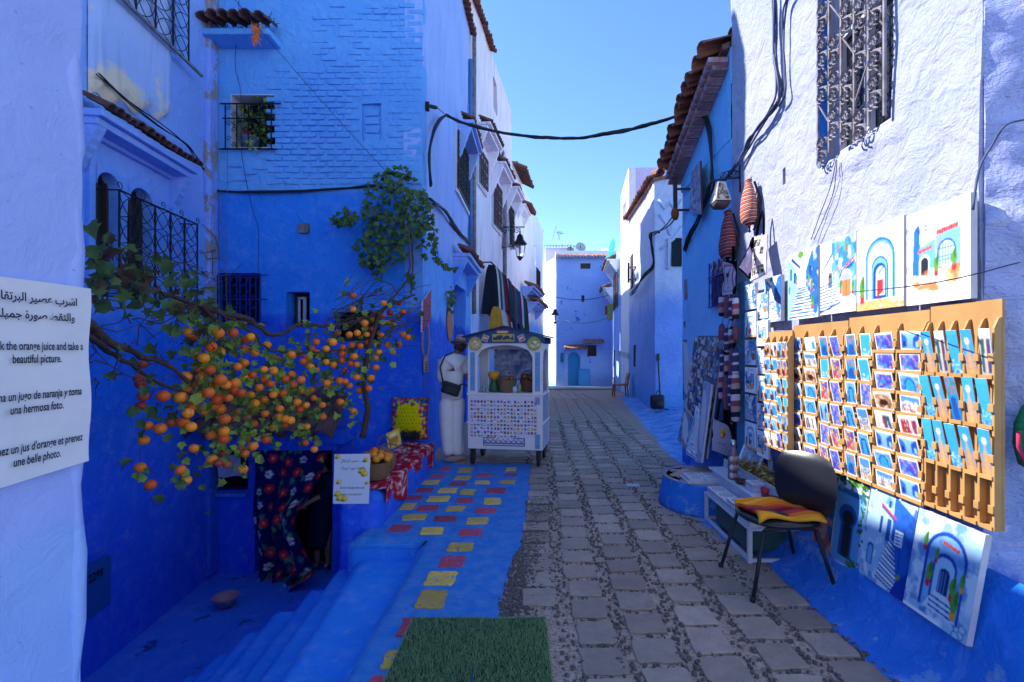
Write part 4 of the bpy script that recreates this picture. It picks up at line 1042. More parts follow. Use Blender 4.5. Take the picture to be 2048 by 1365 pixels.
# wall head rising to the near end, roof slope behind, brick course, eaves tiles
E0 = Vector((XR-.16, 7.0, 4.12)); E1 = Vector((XR-.16, 5.22, 4.78))
m2 = MB(); m2.prism([(XR-.01, 7.0, 3.9), (XR-.01, 5.2, 3.9), (XR-.01, 5.2, 4.95), (XR-.01, 7.0, 4.3)], (0, 0, 0), (.3, 0, 0)); m2.build('wall_head', M['house2'], h_r2)
m2 = MB(); m2.prism([(XR-.1, 7.02, 4.2), (XR-.1, 5.2, 4.86), (5, 5.2, 5.9), (5, 7.02, 5.2)], (0, 0, 0), (0, 0, .06)); m2.build('roof', M['tile_dark'], h_r2)
BR2 = []
for s_ in range(3):
    r2 = random.Random(s_); q = MB(); q.box((-.11, -.055, -.03), (.11, .055, .03)); q.v = [(x+r2.uniform(-.006, .006), y+r2.uniform(-.006, .006), z+r2.uniform(-.005, .005)) for x, y, z in q.v]
    BR2.append(q.mesh('brick', simple('faded_brick', (.33, .28, .36), .85, var=.5, scale=8, bump=.5, tint=(.24, .09, .07)), bevel=.005))
for i in range(17):
    c_ = E0.lerp(E1, (i+.5)/17); o = bpy.data.objects.new('brick', BR2[i % 3]); COL.objects.link(o); o.parent = h_r2; o.location = c_-WORLD[h_r2.name]+Vector((.03, 0, .0)); o.rotation_euler = (random.uniform(-.1, .1)-.35, 0, random.uniform(-.08, .08)); o.scale = (1, .85, 1)
    c_ = c_+Vector((.06, .03, -.07)); o = bpy.data.objects.new('brick', BR2[(i+1) % 3]); COL.objects.link(o); o.parent = h_r2; o.location = c_-WORLD[h_r2.name]; o.rotation_euler = (random.uniform(-.1, .1)-.35, 0, 0); o.scale = (.8, .85, .9)
tile_row(h_r2, E0+Vector((.24, 0, .27)), E1+Vector((.24, 0, .27)), (-1, 0), .4, 12, 'tile', 1.3, jit=.12)
tile_row(h_r2, E0+Vector((.58, 0, .44)), E1+Vector((.58, 0, .44)), (-1, 0), .4, 12, 'tile', 1.3, jit=.12)
tile_row(h_r2, E0+Vector((.92, 0, .6)), E1+Vector((.92, 0, .6)), (-1, 0), .4, 12, 'tile', 1.3, jit=.12)
m2 = MB(); scroll_grille(m2, frR2, 6.95-F*XR/(1425-VX), 6.95-F*XR/(1455-VX), zR(1440, 612), zR(1440, 520), .04, .16, .006); m2.build('window_grille', M['iron_blue'], h_r2)
m2 = MB(); frR2.box(m2, 6.95-F*XR/(1425-VX), 6.95-F*XR/(1455-VX), -.02, .012, zR(1440, 612), zR(1440, 520)); m2.build('window', M['glass'], h_r2)
m2 = MB(); ua = 6.95-F*XR/(1370-VX); frR2.box(m2, ua, ua+.12, -.02, .012, zR(1372, 600), zR(1372, 560)); m2.build('narrow_window', simple('greyglass', (.1, .12, .2), .4), h_r2)

# ---- 8 right side beyond the gap
h_r3 = thing('buttress_house', 'rough white and blue house on the right with a sunlit flank and sloping tile edge', 'house', (3.3, 13, 0))
RX = lambda Y: 3.06+.08*(Y-12.5)
hol3 = [(0, 0, 0, 0, 0)]
frT = Fr((3.06, 12.5), (1, 0, 0), (0, -1, 0))
def u3(px): return (px-VX)/F*12.5-3.06
def z3(py): return EYE-(py-VY)/F*12.5
wall('front_wall', M['house3'], (3.06, 12.5), (6.2, 12.5), -.2, 6.1, [(u3(1343), u3(1362), z3(533), z3(478), .15)], h_r3, .1, .045, 1.6, 71)
wall('front_wall_lower', M['house3'], (3.04, 12.42), (6.2, 12.42), -.2, z3(664), (), h_r3, .1, .05, 1.6, 72)
wall('street_wall', M['house3'], (RX(18.6), 18.6), (3.06, 12.5), -.4, 6.1, (), h_r3, .12, .04, 1.4, 73)
core(h_r3, [(3.4, 12.9), (6.2, 12.9), (7, 18.6), (RX(18.6)+.3, 18.6)], -.4, 6.05, M['house3'])
m2 = MB(); m2.prism([(3.0, 12.42, 6.0), (6.4, 12.42, 6.6), (6.8, 18.7, 7.4), (RX(18.7)-.1, 18.7, 6.65)], (0, 0, 0), (0, 0, .08)); m2.build('roof', M['tile_far'], h_r3)
m2 = MB(); m2.prism([(RX(12.6), 12.6, 5.9), (RX(18.6), 18.6, 5.9), (RX(18.6), 18.6, 6.65), (RX(12.6), 12.6, 6.05)], (0, 0, 0), (.3, 0, 0)); m2.build('gable_wall', M['house3'], h_r3)
m2 = MB(); m2.prism([(3.06, 12.53, 6.05), (6.2, 12.53, 6.05), (6.2, 12.53, 6.6)], (0, 0, 0), (0, .3, 0)); m2.build('gable_wall', M['house3'], h_r3)
tile_row(h_r3, (RX(12.5)+.25, 12.4, 6.22), (RX(18.7)+.25, 18.7, 6.85), (-1, 0.0), .35, 30, 'tile', 1.35)
tile_row(h_r3, (3.0, 12.75, 6.3), (6.0, 12.75, 6.9), (0, -1), .35, 14, 'tile', 1.5)
# old pipe relief under the plaster
m2 = MB(); m2.smooth = True
for pl in ([(1318, 430), (1330, 445), (1338, 470), (1350, 440), (1362, 420)], [(1316, 400), (1328, 418), (1340, 405), (1352, 425), (1364, 400)], [(1320, 500), (1345, 480), (1364, 455)]):
    m2.tube([frT.p(u3(a), .02, z3(b_)) for a, b_ in pl], .045, 7)
m2.build('plastered_pipe', M['house3'], h_r3)
m2 = MB(); frT.box(m2, u3(1342), u3(1363), -.14, -.1, z3(534), z3(477)); m2.build('teal_shutter', simple('teal_wood', (.03, .2, .22), .5), h_r3)
m2 = MB(); bar_grille(m2, frT, u3(1343), u3(1362), z3(533), z3(478), .03, 5, 3, .012); m2.build('window_grille', M['iron'], h_r3)
m2 = MB(); frT.box(m2, u3(1334), u3(1337), -.02, .1, z3(540), z3(478)); m2.build('wall_strip', M['wood_white'], h_r3)

h_r4 = thing('tall_white_house', 'tall whitewashed house far along the right side with one narrow shaded opening', 'house', (RX(20), 20, 0))
frR4, L4 = frame_line((RX(22), 22), (RX(18.6), 18.6))
def u4(px): return frR4.u_of(onR3(px, 600))
def z4(px, py): return onR3(px, py).z
wall('wall', M['farwhite'], (RX(22), 22), (RX(18.6), 18.6), -.6, 8.7, [(u4(1245), u4(1253), z4(1250, 470), z4(1250, 398), .3)], h_r4, .2, .03, 1.2, 75)
wall('front_wall', plaster('lavender_gable', [(9, (.5, .46, .7))], .2, .3, .02), (RX(18.6), 18.6), (6.5, 18.6), 5.9, 8.7, (), h_r4, .2, .03, 1.2, 76)
core(h_r4, [(RX(18.6)+.35, 18.9), (6.5, 18.9), (6.5, 22), (RX(22)+.35, 22)], -.6, 8.69, M['farwhite'])
h_r5 = thing('balcony_house', 'farthest house on the right with small hoods, grilles and hanging laundry', 'house', (RX(25), 25, 0))
frR5, L5 = frame_line((RX(28.4), 28.4), (RX(22), 22))
def u5(px): return frR5.u_of(onR3(px, 600))
wall('wall', M['farfront'], (RX(28.4), 28.4), (RX(22), 22), -1.2, 6.6, [(u5(1231), u5(1235), 3.7, 5.4, .15), (u5(1237), u5(1240), 3.7, 5.4, .15)], h_r5, .25, .03, 1.2, 77)
core(h_r5, [(RX(22)+.35, 22), (7, 22), (7, 28.4), (RX(28.4)+.35, 28.4)], -1.2, 6.59, M['farfront'])
awning(h_r5, frR5, u5(1229), u5(1240), 5.9, .6, M['farwhite'], 9, tmat='tile_dark', drop=.5, scale=1.7, corbel=.6)
awning(h_r5, frR5, u5(1223.5), u5(1229), 5.0, .6, M['farwhite'], 9, tmat='tile_dark', drop=.5, scale=1.7, corbel=.6)
m2 = MB()
for (a, b_) in ((1231, 1235), (1237, 1240)): bar_grille(m2, frR5, u5(a), u5(b_), 3.7, 5.4, .1, 5, 4, .02)
m2.build('window_grille', M['iron_rust'], h_r5)
# big hooded window on street wall of the buttress house
frR3, L3 = frame_line((RX(18.6), 18.6), (RX(12.5), 12.5))
def ur3(px): return frR3.u_of(onR3(px, 600))
m2 = MB(); frR3.box(m2, ur3(1262), ur3(1266), -.01, .03, 3.9, 5.1); m2.build('shutter', M['wood_brown'], h_r3)
for (a, py0, py1) in ((1250, 935-240, 0),): pass
m2 = MB(); frR3.box(m2, ur3(1268), ur3(1271), -.01, .02, zR(1400, 900)*0+1.05, 1.05+.75) ; m2.build('narrow_window', M['dark'], h_r3)
# ================================================================== VINE, ORANGES, CURTAIN, BENCH
def leaf_mat(name, c1, c2, trans=.25):
    m, n, l, b = nm(name); t = NT(n, l); r = t.rnd(); p = t.pos()
    c = t.mix(t.noise(p, 5, 3, .6), c1, c2); c = t.mix(t.math('MULTIPLY', r, .5), c, c2)
    l.new(c, b.inputs['Base Color']); b.inputs['Roughness'].default_value = .5; b.inputs['Specular IOR Level'].default_value = .35
    tr = n.new('ShaderNodeBsdfTranslucent'); l.new(c, tr.inputs[0]); mx = n.new('ShaderNodeMixShader'); mx.inputs[0].default_value = trans
    l.new(b.outputs[0], mx.inputs[1]); l.new(tr.outputs[0], mx.inputs[2]); l.new(mx.outputs[0], n['Material Output'].inputs[0]); return m
M['leaf_dark'] = leaf_mat('vine_leaf_dark', (.06, .14, .035), (.13, .19, .055))
M['leaf_bright'] = leaf_mat('garland_leaf', (.15, .32, .03), (.38, .46, .07))
M['leaf_ivy'] = leaf_mat('ivy_leaf', (.03, .11, .03), (.10, .18, .05))
M['leaf_dry'] = leaf_mat('dry_leaf', (.14, .10, .05), (.10, .045, .03))
LP = [(0, -.5), (.18, -.42), (.46, -.34), (.36, -.12), (.56, .08), (.30, .16), (.22, .34), (0, .56), (-.22, .34), (-.30, .16), (-.56, .08), (-.36, -.12), (-.46, -.34), (-.18, -.42)]
def leaf_vs(seed):
    r2 = random.Random(seed); q = [(x*r2.uniform(.85, 1.15), y*r2.uniform(.85, 1.15), abs(x)*r2.uniform(.1, .8)-y*y*r2.uniform(0, .9)) for x, y in LP]
    return [(0, -.1, 0)]+q
LEAFV = [leaf_vs(s) for s in range(5)]; LEAFF = [(0, 1+i, 1+(i+1) % 14) for i in range(14)]
LEAFM = {}
for k_ in ('leaf_dark', 'leaf_bright', 'leaf_ivy', 'leaf_dry'):
    LEAFM[k_] = []
    for s in range(5):
        mb = MB(); mb.add(LEAFV[s], LEAFF, True); LEAFM[k_].append(mb.mesh('leaf', M[k_], fixn=False))
class Leaves:
    def __init__(s, parent, cap): s.parent = parent; s.cap = cap; s.n = 0; s.st = {}; s.r = random.Random(hash(parent.name) % 1000 if False else 17)
    def put(s, p, size, kind, face=(0, -1, .3), spread=.8):
        r2 = s.r; f = Vector(face)+Vector((r2.uniform(-spread, spread), r2.uniform(-spread, spread), r2.uniform(-spread, spread)))
        q = f.to_track_quat('Z', 'Y').to_matrix().to_4x4() @ Matrix.Rotation(r2.uniform(0, 6.28) if r2.random() < .4 else math.pi+r2.uniform(-.8, .8), 4, 'Z')
        m_ = Matrix.Translation(Vector(p)-WORLD[s.parent.name]) @ q @ Matrix.Scale(size, 4); i = r2.randrange(5)
        if s.n < s.cap:
            o = bpy.data.objects.new('leaf', LEAFM[kind][i]); COL.objects.link(o); o.parent = s.parent; o.matrix_local = m_; s.n += 1
        else:
            mb = s.st.setdefault(kind, MB()); mb.add([m_ @ Vector(v) for v in LEAFV[i]], LEAFF, True)
    def done(s):
        for k_, mb in s.st.items():
            o = link(mb.mesh('foliage', M[k_], fixn=False), 'foliage', s.parent); o['kind'] = 'stuff'
def vy(px): return 2.3+(px-180)/550*2.6
def VP_(px, py, dy=0): return P(px, py, vy(px)+dy)
vine = thing('orange_vine', 'gnarled grape vine trained across the sunken courtyard and hung with oranges', 'vine', P(730, 870, 4.9))
def limb(pts, r0, r1, name='branch', mat='bark', dy=None, wob=.01, n=7, sub=4):
    q = [Vector(p) for p in pts]; out = []; rr_ = random.Random(len(pts)*7+int(abs(q[0].x)*100))
    for i in range(len(q)-1):
        p0 = q[max(i-1, 0)]; p1 = q[i]; p2 = q[i+1]; p3 = q[min(i+2, len(q)-1)]
        for k in range(sub):
            t_ = k/sub; out.append(.5*((2*p1)+(p2-p0)*t_+(2*p0-5*p1+4*p2-p3)*t_*t_+(3*p1-p0-3*p2+p3)*t_**3)+Vector((rr_.uniform(-wob, wob), rr_.uniform(-wob, wob), rr_.uniform(-wob, wob))))
    out.append(q[-1]); k = len(out); mb = MB(); mb.tube(out, [(r0+(r1-r0)*i/(k-1))*rr_.uniform(.85, 1.15) for i in range(k)], n); return mb
limb([P(726, 874, 4.9), P(735, 820, 4.9), P(727, 760, 4.88), P(738, 700, 4.85), P(755, 640, 4.9)], .032, .018).build('trunk', M['bark'], vine)
limb([VP_(120, 610), VP_(180, 650), VP_(235, 690), VP_(285, 712), VP_(330, 728), VP_(380, 770)], .026, .012).build('old_trunk', M['bark'], vine)
limb([VP_(130, 640, -.05), VP_(200, 690), VP_(260, 730), VP_(330, 770), VP_(395, 790)], .017, .007).build('branch', M['bark'], vine)
for pts, r0, r1 in (([VP_(395, 605), VP_(440, 625), VP_(500, 640), VP_(545, 672), VP_(600, 650), VP_(660, 652), VP_(720, 640), VP_(790, 608), VP_(830, 590)], .022, .011),
    ([VP_(400, 612), VP_(470, 640), VP_(510, 670), VP_(540, 700), VP_(600, 705), VP_(690, 700), VP_(760, 690)], .012, .007),
    ([VP_(330, 590), VP_(400, 612), VP_(430, 640)], .014, .016), ([VP_(755, 640), VP_(780, 600), VP_(815, 560), VP_(820, 500), P(815, 440, 6.4)], .012, .007),
    ([VP_(520, 830), VP_(600, 800), VP_(690, 745), VP_(720, 700)], .010, .005), ([VP_(700, 660), VP_(715, 610), VP_(760, 560), VP_(800, 590)], .006, .004)):
    limb(pts, r0, r1).build('branch', M['bark'], vine)
tw = MB(); r2 = random.Random(8)
for k in range(95):
    px = r2.uniform(150, 440); py = r2.uniform(500, 770); q = [VP_(px, py, r2.uniform(-.2, .3))]; dx, dyy = r2.uniform(-60, 60), r2.uniform(-40, 40)
    for j in range(3): px += dx*.5+r2.uniform(-12, 12); py += dyy*.5+r2.uniform(-12, 12); px = max(px, 60); q.append(VP_(px, py, r2.uniform(-.1, .2)))
    tw.tube(q, [.004, .0032, .0026, .002], 4)
for k in range(70):
    px = r2.uniform(640, 790); py = r2.uniform(590, 700); q = [VP_(px, py)]; a = r2.uniform(-.9, .2)
    for j in range(3): px += 26*math.cos(a); py += 26*math.sin(a)+r2.uniform(-6, 6); q.append(VP_(px, py, r2.uniform(-.15, .15)))
    tw.tube(q, [.004, .003, .003, .002], 4)
for k in range(50):
    px = r2.uniform(400, 780); py = r2.uniform(620, 720); q = [VP_(px, py)]
    for j in range(3): px += r2.uniform(-20, 30); py += r2.uniform(-10, 40); q.append(VP_(px, py, r2.uniform(-.15, .15)))
    tw.tube(q, .0022, 4)
o = tw.build('twigs', M['bark'], vine); o['kind'] = 'stuff'
O7 = [(1087,426),(1108,478),(1024,535),(1058,549),(987,602),(1107,598),(1133,615),(1026,657),(1085,657),(917,643),(977,695),(1050,694),(957,728),(961,779),(830,657),(779,670),(777,706),(775,742),(876,662),(822,757),(856,763),(907,775),(856,833),(885,832),(921,893),(872,905),(611,680),(638,697),(499,709),(562,747),(591,722),(416,735),(603,777),(632,791),(500,815),(465,841),(553,846),(691,865),(714,838),(763,852),(793,856),(817,878),(695,907),(608,905),(621,946),(530,970),(580,985),(669,984),(670,1050),(766,967),(836,1016),(584,1101),(576,1191),(624,1226),(182,590),(196,637),(256,625),(275,612),(299,699),(207,775),(242,835),(112,847),(352,843),(385,869),(348,790),(225,918),(277,927),(47,917),(94,955),(72,989),(110,1006),(20,1010),(175,1052),(215,1020),(256,1054),(292,1087),(355,1031),(350,955),(429,1048),(464,1060),(494,1068),(463,1094),(394,1110),(131,1128),(99,1165),(60,1150),(130,1170),(252,1170),(362,1175),(291,1209),(226,1228),(246,1250),(124,1249),(66,1280),(100,1300),(147,1309),(234,1335),(100,590),(20,565),(60,665),(20,728)]
O6 = [(709,693),(689,762),(698,787),(712,849),(700,898),(734,997),(795,1012),(713,1069),(948,1003),(696,1206),(746,1292),(962,1110),(896,1216),(925,1268),(810,850),(923,753),(895,857),(922,826),(977,842),(966,873),(856,975),(945,910),(910,985),(933,935),(938,535),(960,552)]
def orange_mat(name, c1, c2):
    m, n, l, b = nm(name); t = NT(n, l); p = t.obj(); c = t.mix(t.ramp(t.noise(p, 14, 3, .6), [(.35, 0.), (.7, 1.)]), c1, c2)
    hs = n.new('ShaderNodeHueSaturation'); l.new(c, hs.inputs['Color']); r = t.rnd(); l.new(t.math('ADD', t.math('MULTIPLY', r, .03), .475), hs.inputs['Hue']); l.new(t.math('ADD', t.math('MULTIPLY', r, .5), .7), hs.inputs['Value'])
    l.new(hs.outputs[0], b.inputs['Base Color']); b.inputs['Roughness'].default_value = .42; b.inputs['Specular IOR Level'].default_value = .4
    l.new(t.bump(t.noise(p, 260, 2, .5), .3, .001), b.inputs['Normal']); return m
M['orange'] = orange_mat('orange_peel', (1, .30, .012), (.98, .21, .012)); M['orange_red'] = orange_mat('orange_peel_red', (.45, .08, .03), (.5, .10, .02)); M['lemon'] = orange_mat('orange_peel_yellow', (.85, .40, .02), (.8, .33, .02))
M['string'] = simple('thin_string', (.05, .06, .03), .8)
def orange_mesh(mat, s):
    r2 = random.Random(s); mb = MB(); mb.ball((0, 0, 0), (1, 1, .93), 14, 9)
    mb.v = [(x*(1+r2.uniform(-.012, .012)), y, z-.07*math.exp(-8*(x*x+y*y))*(z > 0)) for x, y, z in mb.v]; return mb.mesh('orange', M[mat])
OM = {k: [orange_mesh(k, s) for s in range(3)] for k in ('orange', 'orange_red', 'lemon')}
caly = MB(); caly.lathe([(.16, .80), (.13, .90), (.03, .95), (.02, 1.1)], n=6); CAL = caly.mesh('stem', M['leaf_dark'])
strm = MB(); strm.bar((0, 0, 1.0), (0, 0, 1.0+2.4), .045); STR = strm.mesh('string', M['string'])
allor = [(400+x/2.73, 450+y/2.73) for x, y in O7]+[(x/2.482, 450+y/2.482) for x, y in O6]
r2 = random.Random(99)
for k in range(400):
    x = r2.uniform(385, 790); y = r2.gauss(np.interp(x, [380, 450, 560, 640, 720, 800], [730, 780, 770, 720, 700, 640]), 36)
    if len(allor) < 176 and min((x-a)**2+(y-b)**2 for a, b in allor) > 15**2: allor.append((x, y))
lv = Leaves(vine, 290); r2 = random.Random(21)
vl = []; LO = []
ORDN = 'first second third fourth fifth sixth seventh eighth ninth tenth eleventh twelfth thirteenth fourteenth fifteenth sixteenth seventeenth eighteenth nineteenth twentieth'.split(); ORDN += ['number %d' % k for k in range(21, 60)]
zones = [((250, 300), (700, 830), 'small red orange strung against the dark courtyard wall'),
 ((640, 900), (590, 745), 'small orange at the right end of the vine'), ((340, 470), (640, 745), 'large orange in dark leaves, top left clump'),
 ((340, 470), (745, 860), 'ripe orange in the tight left clump of the vine'), ((470, 640), (690, 790), 'orange along the middle of the garland'),
 ((440, 720), (790, 870), 'orange hanging in front of the brown door tiles'), ((400, 560), (850, 960), 'orange in the low cluster over the window bars'), ((600, 760), (740, 870), 'orange beside the thin trunk at the right')]
uniq = [(372, 961, 'lowest orange of the dangling pair left of the floral curtain'), (301, 970, 'lone orange hanging lowest beside the banner'), (361, 940, 'upper orange of the leafy pair left of the floral curtain'), (628, 899, 'orange hanging in front of the top of the floral curtain, right one'), (611, 886, 'orange on a leafy strand right over the floral curtain'), (707, 822, 'orange at the end of a leafy strand left of the thin trunk'),
 (661, 757, 'palest yellowish orange of the whole garland'), (280, 936, 'dull red orange with two leaves beneath it, near the banner'), (798, 606, 'topmost orange at the right end of the vine')]
for (x, y) in allor:
    lab = None
    for ux_, uy_, ul in uniq:
        if abs(x-ux_) < 7 and abs(y-uy_) < 7: lab = ul
    if lab is None:
        for (xa, xb), (ya, yb), zl_ in zones:
            if xa <= x < xb and ya <= y < yb: lab = zl_; break
        else: lab = 'orange hanging loose at the fringe of the vine clump'
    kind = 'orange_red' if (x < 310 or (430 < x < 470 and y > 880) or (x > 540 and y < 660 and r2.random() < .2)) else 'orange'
    if lab.startswith('palest'): kind = 'lemon'
    if x < 310 and y > 840: kind = 'orange'
    dy = r2.uniform(-.18, .18); p = VP_(x, y, dy); rad = .0355*r2.uniform(.86, 1.1)*(1.12 if 340 < x < 450 and y < 860 else 1)
    if x < 310: p = P(x, y, 3.0+r2.uniform(-.1, .1)); rad *= .95
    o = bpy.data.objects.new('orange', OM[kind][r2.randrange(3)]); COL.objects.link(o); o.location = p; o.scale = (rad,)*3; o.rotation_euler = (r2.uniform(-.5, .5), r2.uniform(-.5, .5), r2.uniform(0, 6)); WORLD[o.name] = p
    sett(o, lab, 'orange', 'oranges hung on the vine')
    for me_ in (CAL, STR):
        c_ = bpy.data.objects.new(me_.name, me_); COL.objects.link(c_); c_.parent = o
        if me_ is STR: c_.rotation_euler = o.rotation_euler.to_matrix().inverted().to_euler()
    vl.append((x, y, dy)); LO.append((lab, x, o))
    nl = 3 if x > 330 else 1
    for k in range(nl):
        ox, oy = r2.gauss(0, 19), r2.gauss(-6, 19); kd = 'leaf_bright' if r2.random() < .72 and x > 380 else 'leaf_dark'
        if x > 640: kd = 'leaf_bright' if r2.random() < .35 else 'leaf_ivy'
        lv.put(VP_(x+ox, y+oy, dy+r2.uniform(.0, .14)), r2.uniform(.045, .08), kd)
# large old vine leaves at upper left
for k in range(130):
    t_ = r2.random(); px = 175+t_*270; py = 530+t_*110+r2.gauss(0, 42)
    kd = 'leaf_dry' if r2.random() < .3 else 'leaf_dark'
    lv.put(VP_(px, py, r2.uniform(-.2, .3)), r2.uniform(.04, .085), kd)
for px, py, s_ in ((222, 505, .13), (262, 512, .15), (205, 535, .11), (264, 545, .15), (335, 535, .15), (286, 560, .12), (206, 610, .13), (245, 570, .11), (170, 505, .07), (388, 548, .1), (245, 705, .12), (222, 752, .09), (305, 700, .12), (345, 710, .1), (350, 665, .12), (410, 690, .15), (430, 670, .12), (395, 735, .14), (290, 600, .13), (300, 625, .1), (250, 610, .12), (322, 580, .12), (390, 630, .12), (405, 655, .1), (455, 655, .1), (380, 590, .1), (345, 610, .13), (365, 640, .1)):
    lv.put(VP_(px, py, r2.uniform(-.2, .1)), s_*.68, 'leaf_dark' if r2.random() < .85 else 'leaf_dry', spread=.9)
for k in range(200):            # garland leaves
    px = r2.uniform(380, 800); cy_ = np.interp(px, [380, 450, 560, 640, 720, 800], [700, 760, 790, 720, 700, 630]); sp = np.interp(px, [380, 470, 560, 640, 720, 800], [60, 70, 65, 42, 45, 35])
    py = r2.gauss(cy_, sp); n_ = fbm(px*.02, py*.02, 0, 5, 3)
    if n_ < -.06: continue
    kd = 'leaf_bright' if (r2.random() < .72 and px < 640) or r2.random() < .3 else 'leaf_ivy'
    lv.put(VP_(px, py, r2.uniform(-.05, .3)), r2.uniform(.04, .075), kd)
for x0, y0, x1, y1, n_ in ((495, 760, 490, 880, 46), (570, 770, 575, 870, 14), (525, 850, 560, 900, 10), (700, 740, 706, 860, 20), (610, 860, 606, 905, 10), (360, 900, 372, 960, 10), (430, 850, 445, 925, 20), (440, 650, 380, 860, 50), (475, 900, 492, 945, 10), (280, 940, 276, 960, 4)):
    for k in range(n_):
        t_ = r2.random(); lv.put(VP_(x0+(x1-x0)*t_+r2.gauss(0, 9), y0+(y1-y0)*t_, r2.uniform(-.1, .1)), r2.uniform(.035, .055), 'leaf_bright' if r2.random() < .8 else 'leaf_ivy')
for lab in sorted({q[0] for q in LO}):
    g_ = sorted([q for q in LO if q[0] == lab], key=lambda q: q[2].location.z, reverse=True); nr_ = -(-len(g_)//16)
    for ri_ in range(nr_):
        sub_ = sorted(g_[ri_*16:(ri_+1)*16], key=lambda q: q[1])
        if len(g_) > 1:
            for k, q in enumerate(sub_): q[2]['label'] = lab+', '+('' if nr_ == 1 else ('top tier, ', 'second tier, ', 'third tier, ', 'lowest tier, ')[ri_])+ORDN[k]+' from left'
lv.done()
# ivy on the house corner
ivy = thing('climbing_ivy', 'dark green climber spilling over the corner of the deep blue house', 'ivy', P(820, 560, 6.6))
iv = Leaves(ivy, 250)
for k in range(1500):
    px = r2.uniform(660, 875); py = r2.uniform(335, 560)
    c1_ = ((px-785)/78)**2+((py-420)/85)**2; c2_ = ((px-690)/34)**2+((py-440)/22)**2; c3_ = ((px-745)/45)**2+((py-490)/52)**2; c4_ = ((px-850)/26)**2+((py-430)/62)**2; c5_ = ((px-800)/24)**2+((py-520)/45)**2
    dens = max(1-c1_, 1-c2_, 1-c3_, .8-c4_, .6-c5_)+fbm(px*.03, py*.03, 0, 77, 3)*1.7
    if dens < .18: continue
    X_ = P(px, py, 6.62); Yd = 6.62-r2.uniform(0, .32)
    iv.put(P(px, py, Yd), r2.uniform(.05, .085), 'leaf_ivy' if r2.random() < .8 else 'leaf_dark', face=(.1, -1, .5))
for (x0, y0, x1, y1, n_) in ((848, 380, 868, 480, 40), (862, 470, 880, 540, 24), (872, 520, 905, 545, 16), (838, 440, 850, 520, 30), (770, 345, 830, 360, 30), (740, 520, 760, 560, 20), (815, 540, 825, 580, 16)):
    for k in range(n_):
        t_ = r2.random(); iv.put(P(x0+(x1-x0)*t_+r2.gauss(0, 5), y0+(y1-y0)*t_, 6.6), r2.uniform(.05, .08), 'leaf_dark' if x0 > 835 else 'leaf_ivy')
iv.done()
mb = limb([P(822, 590, 6.62), P(826, 520, 6.64), P(818, 450, 6.64), P(790, 400, 6.62), P(770, 350, 6.6)], .012, .006); mb.build('stem', M['bark'], ivy)
for pts in ([P(818, 450, 6.64), P(750, 440, 6.6), P(690, 440, 6.55)], [P(800, 420, 6.6), P(850, 400, 6.6), P(866, 460, 6.6), P(880, 530, 6.6)], [P(760, 560, 6.6), P(790, 480, 6.6), P(800, 420, 6.62)]): limb(pts, .006, .003).build('stem', M['bark'], ivy)
# plant in the small white window
pl = thing('window_plant', 'leafy potted plant with a red flower behind the black grille of the upper window', 'plant', frB.p(uB(505), -.1, zB(296)))
mb = MB(); mb.lathe([(.07, 0), (.1, .02), (.12, .18), (.125, .2), (.11, .2)], frB.p(uB(490), -.13, zB(296)), 14); mb.build('pot', simple('grey_blue_pot', (.12, .2, .3), .6), pl)
pv_ = Leaves(pl, 60)
for k in range(130): pv_.put(frB.p(uB(r2.gauss(510, 17)), -.1+r2.uniform(-.1, .12), zB(r2.gauss(238, 20))), r2.uniform(.04, .09), 'leaf_dark' if r2.random() < .6 else 'leaf_bright')
for k in range(10): pv_.put(frB.p(uB(r2.gauss(507, 6)), .08, zB(285+k*2.5)), .05, 'leaf_bright')
pv_.done(); mb = MB()
for k in range(9): mb.ball(frB.p(uB(490)+r2.uniform(-.06, .06), -.08+r2.uniform(-.03, .03), zB(262)+r2.uniform(-.05, .05)), .028, 6, 4)
mb.build('flowers', simple('red_flower', (.5, .01, .03), .6), pl)
# clump of orange plastic ribbon tied on the canopy
mb = MB()
for k in range(26):
    a = P(512+r2.uniform(-4, 4), 72, 6.45); b_ = P(512+r2.uniform(-12, 14), r2.choice([48, 52, 84, 90])+r2.uniform(-5, 5), 6.42); mb.tube([a, (a+b_)/2+Vector((r2.uniform(-.03, .03), -.02, 0)), b_], [.012, .009, .004], 4)
top(mb, 'ribbon_knot', simple('orange_plastic', (.8, .18, .02), .5), 'frayed orange plastic tie knotted on the cable above the tile canopy', 'tie')

# ---- floral curtain in the sunken doorway
pic = Pic(84, 150, hx('0d1440'), 4); r2 = random.Random(9)
for k in range(60):
    x, y = r2.random(), r2.random(); a = r2.uniform(0, 3)
    for q in range(5): pic.line(x, y, x+.05*math.cos(a+q*.35), y+.035*math.sin(a+q*.35), .007, hx('1d6a5a') if k % 2 else hx('3f7a4a'))
for k in range(46):
    x, y = (k % 5)*.21+.06+r2.uniform(-.05, .05)+(.1 if (k//5) % 2 else 0), (k//5)*.108+r2.uniform(-.02, .02); red = (k+k//5) % 3 != 0
    c_ = hx('b81e30') if red else hx('d8c8b8')
    for q in range(5):
        a = q*1.257+k; pic.ell(x+.034*math.cos(a), y+.019*math.sin(a), .030 if red else .028, .015 if red else .008, c_)
    pic.ell(x, y, .018, .010, hx('e86a50') if red else hx('b03040')); pic.ell(x, y, .006, .004, hx('f5d060'))
pic.mottle(.35, 9); pic.a = np.clip(pic.a*1.7, 0, .9)
Yc = 6.62
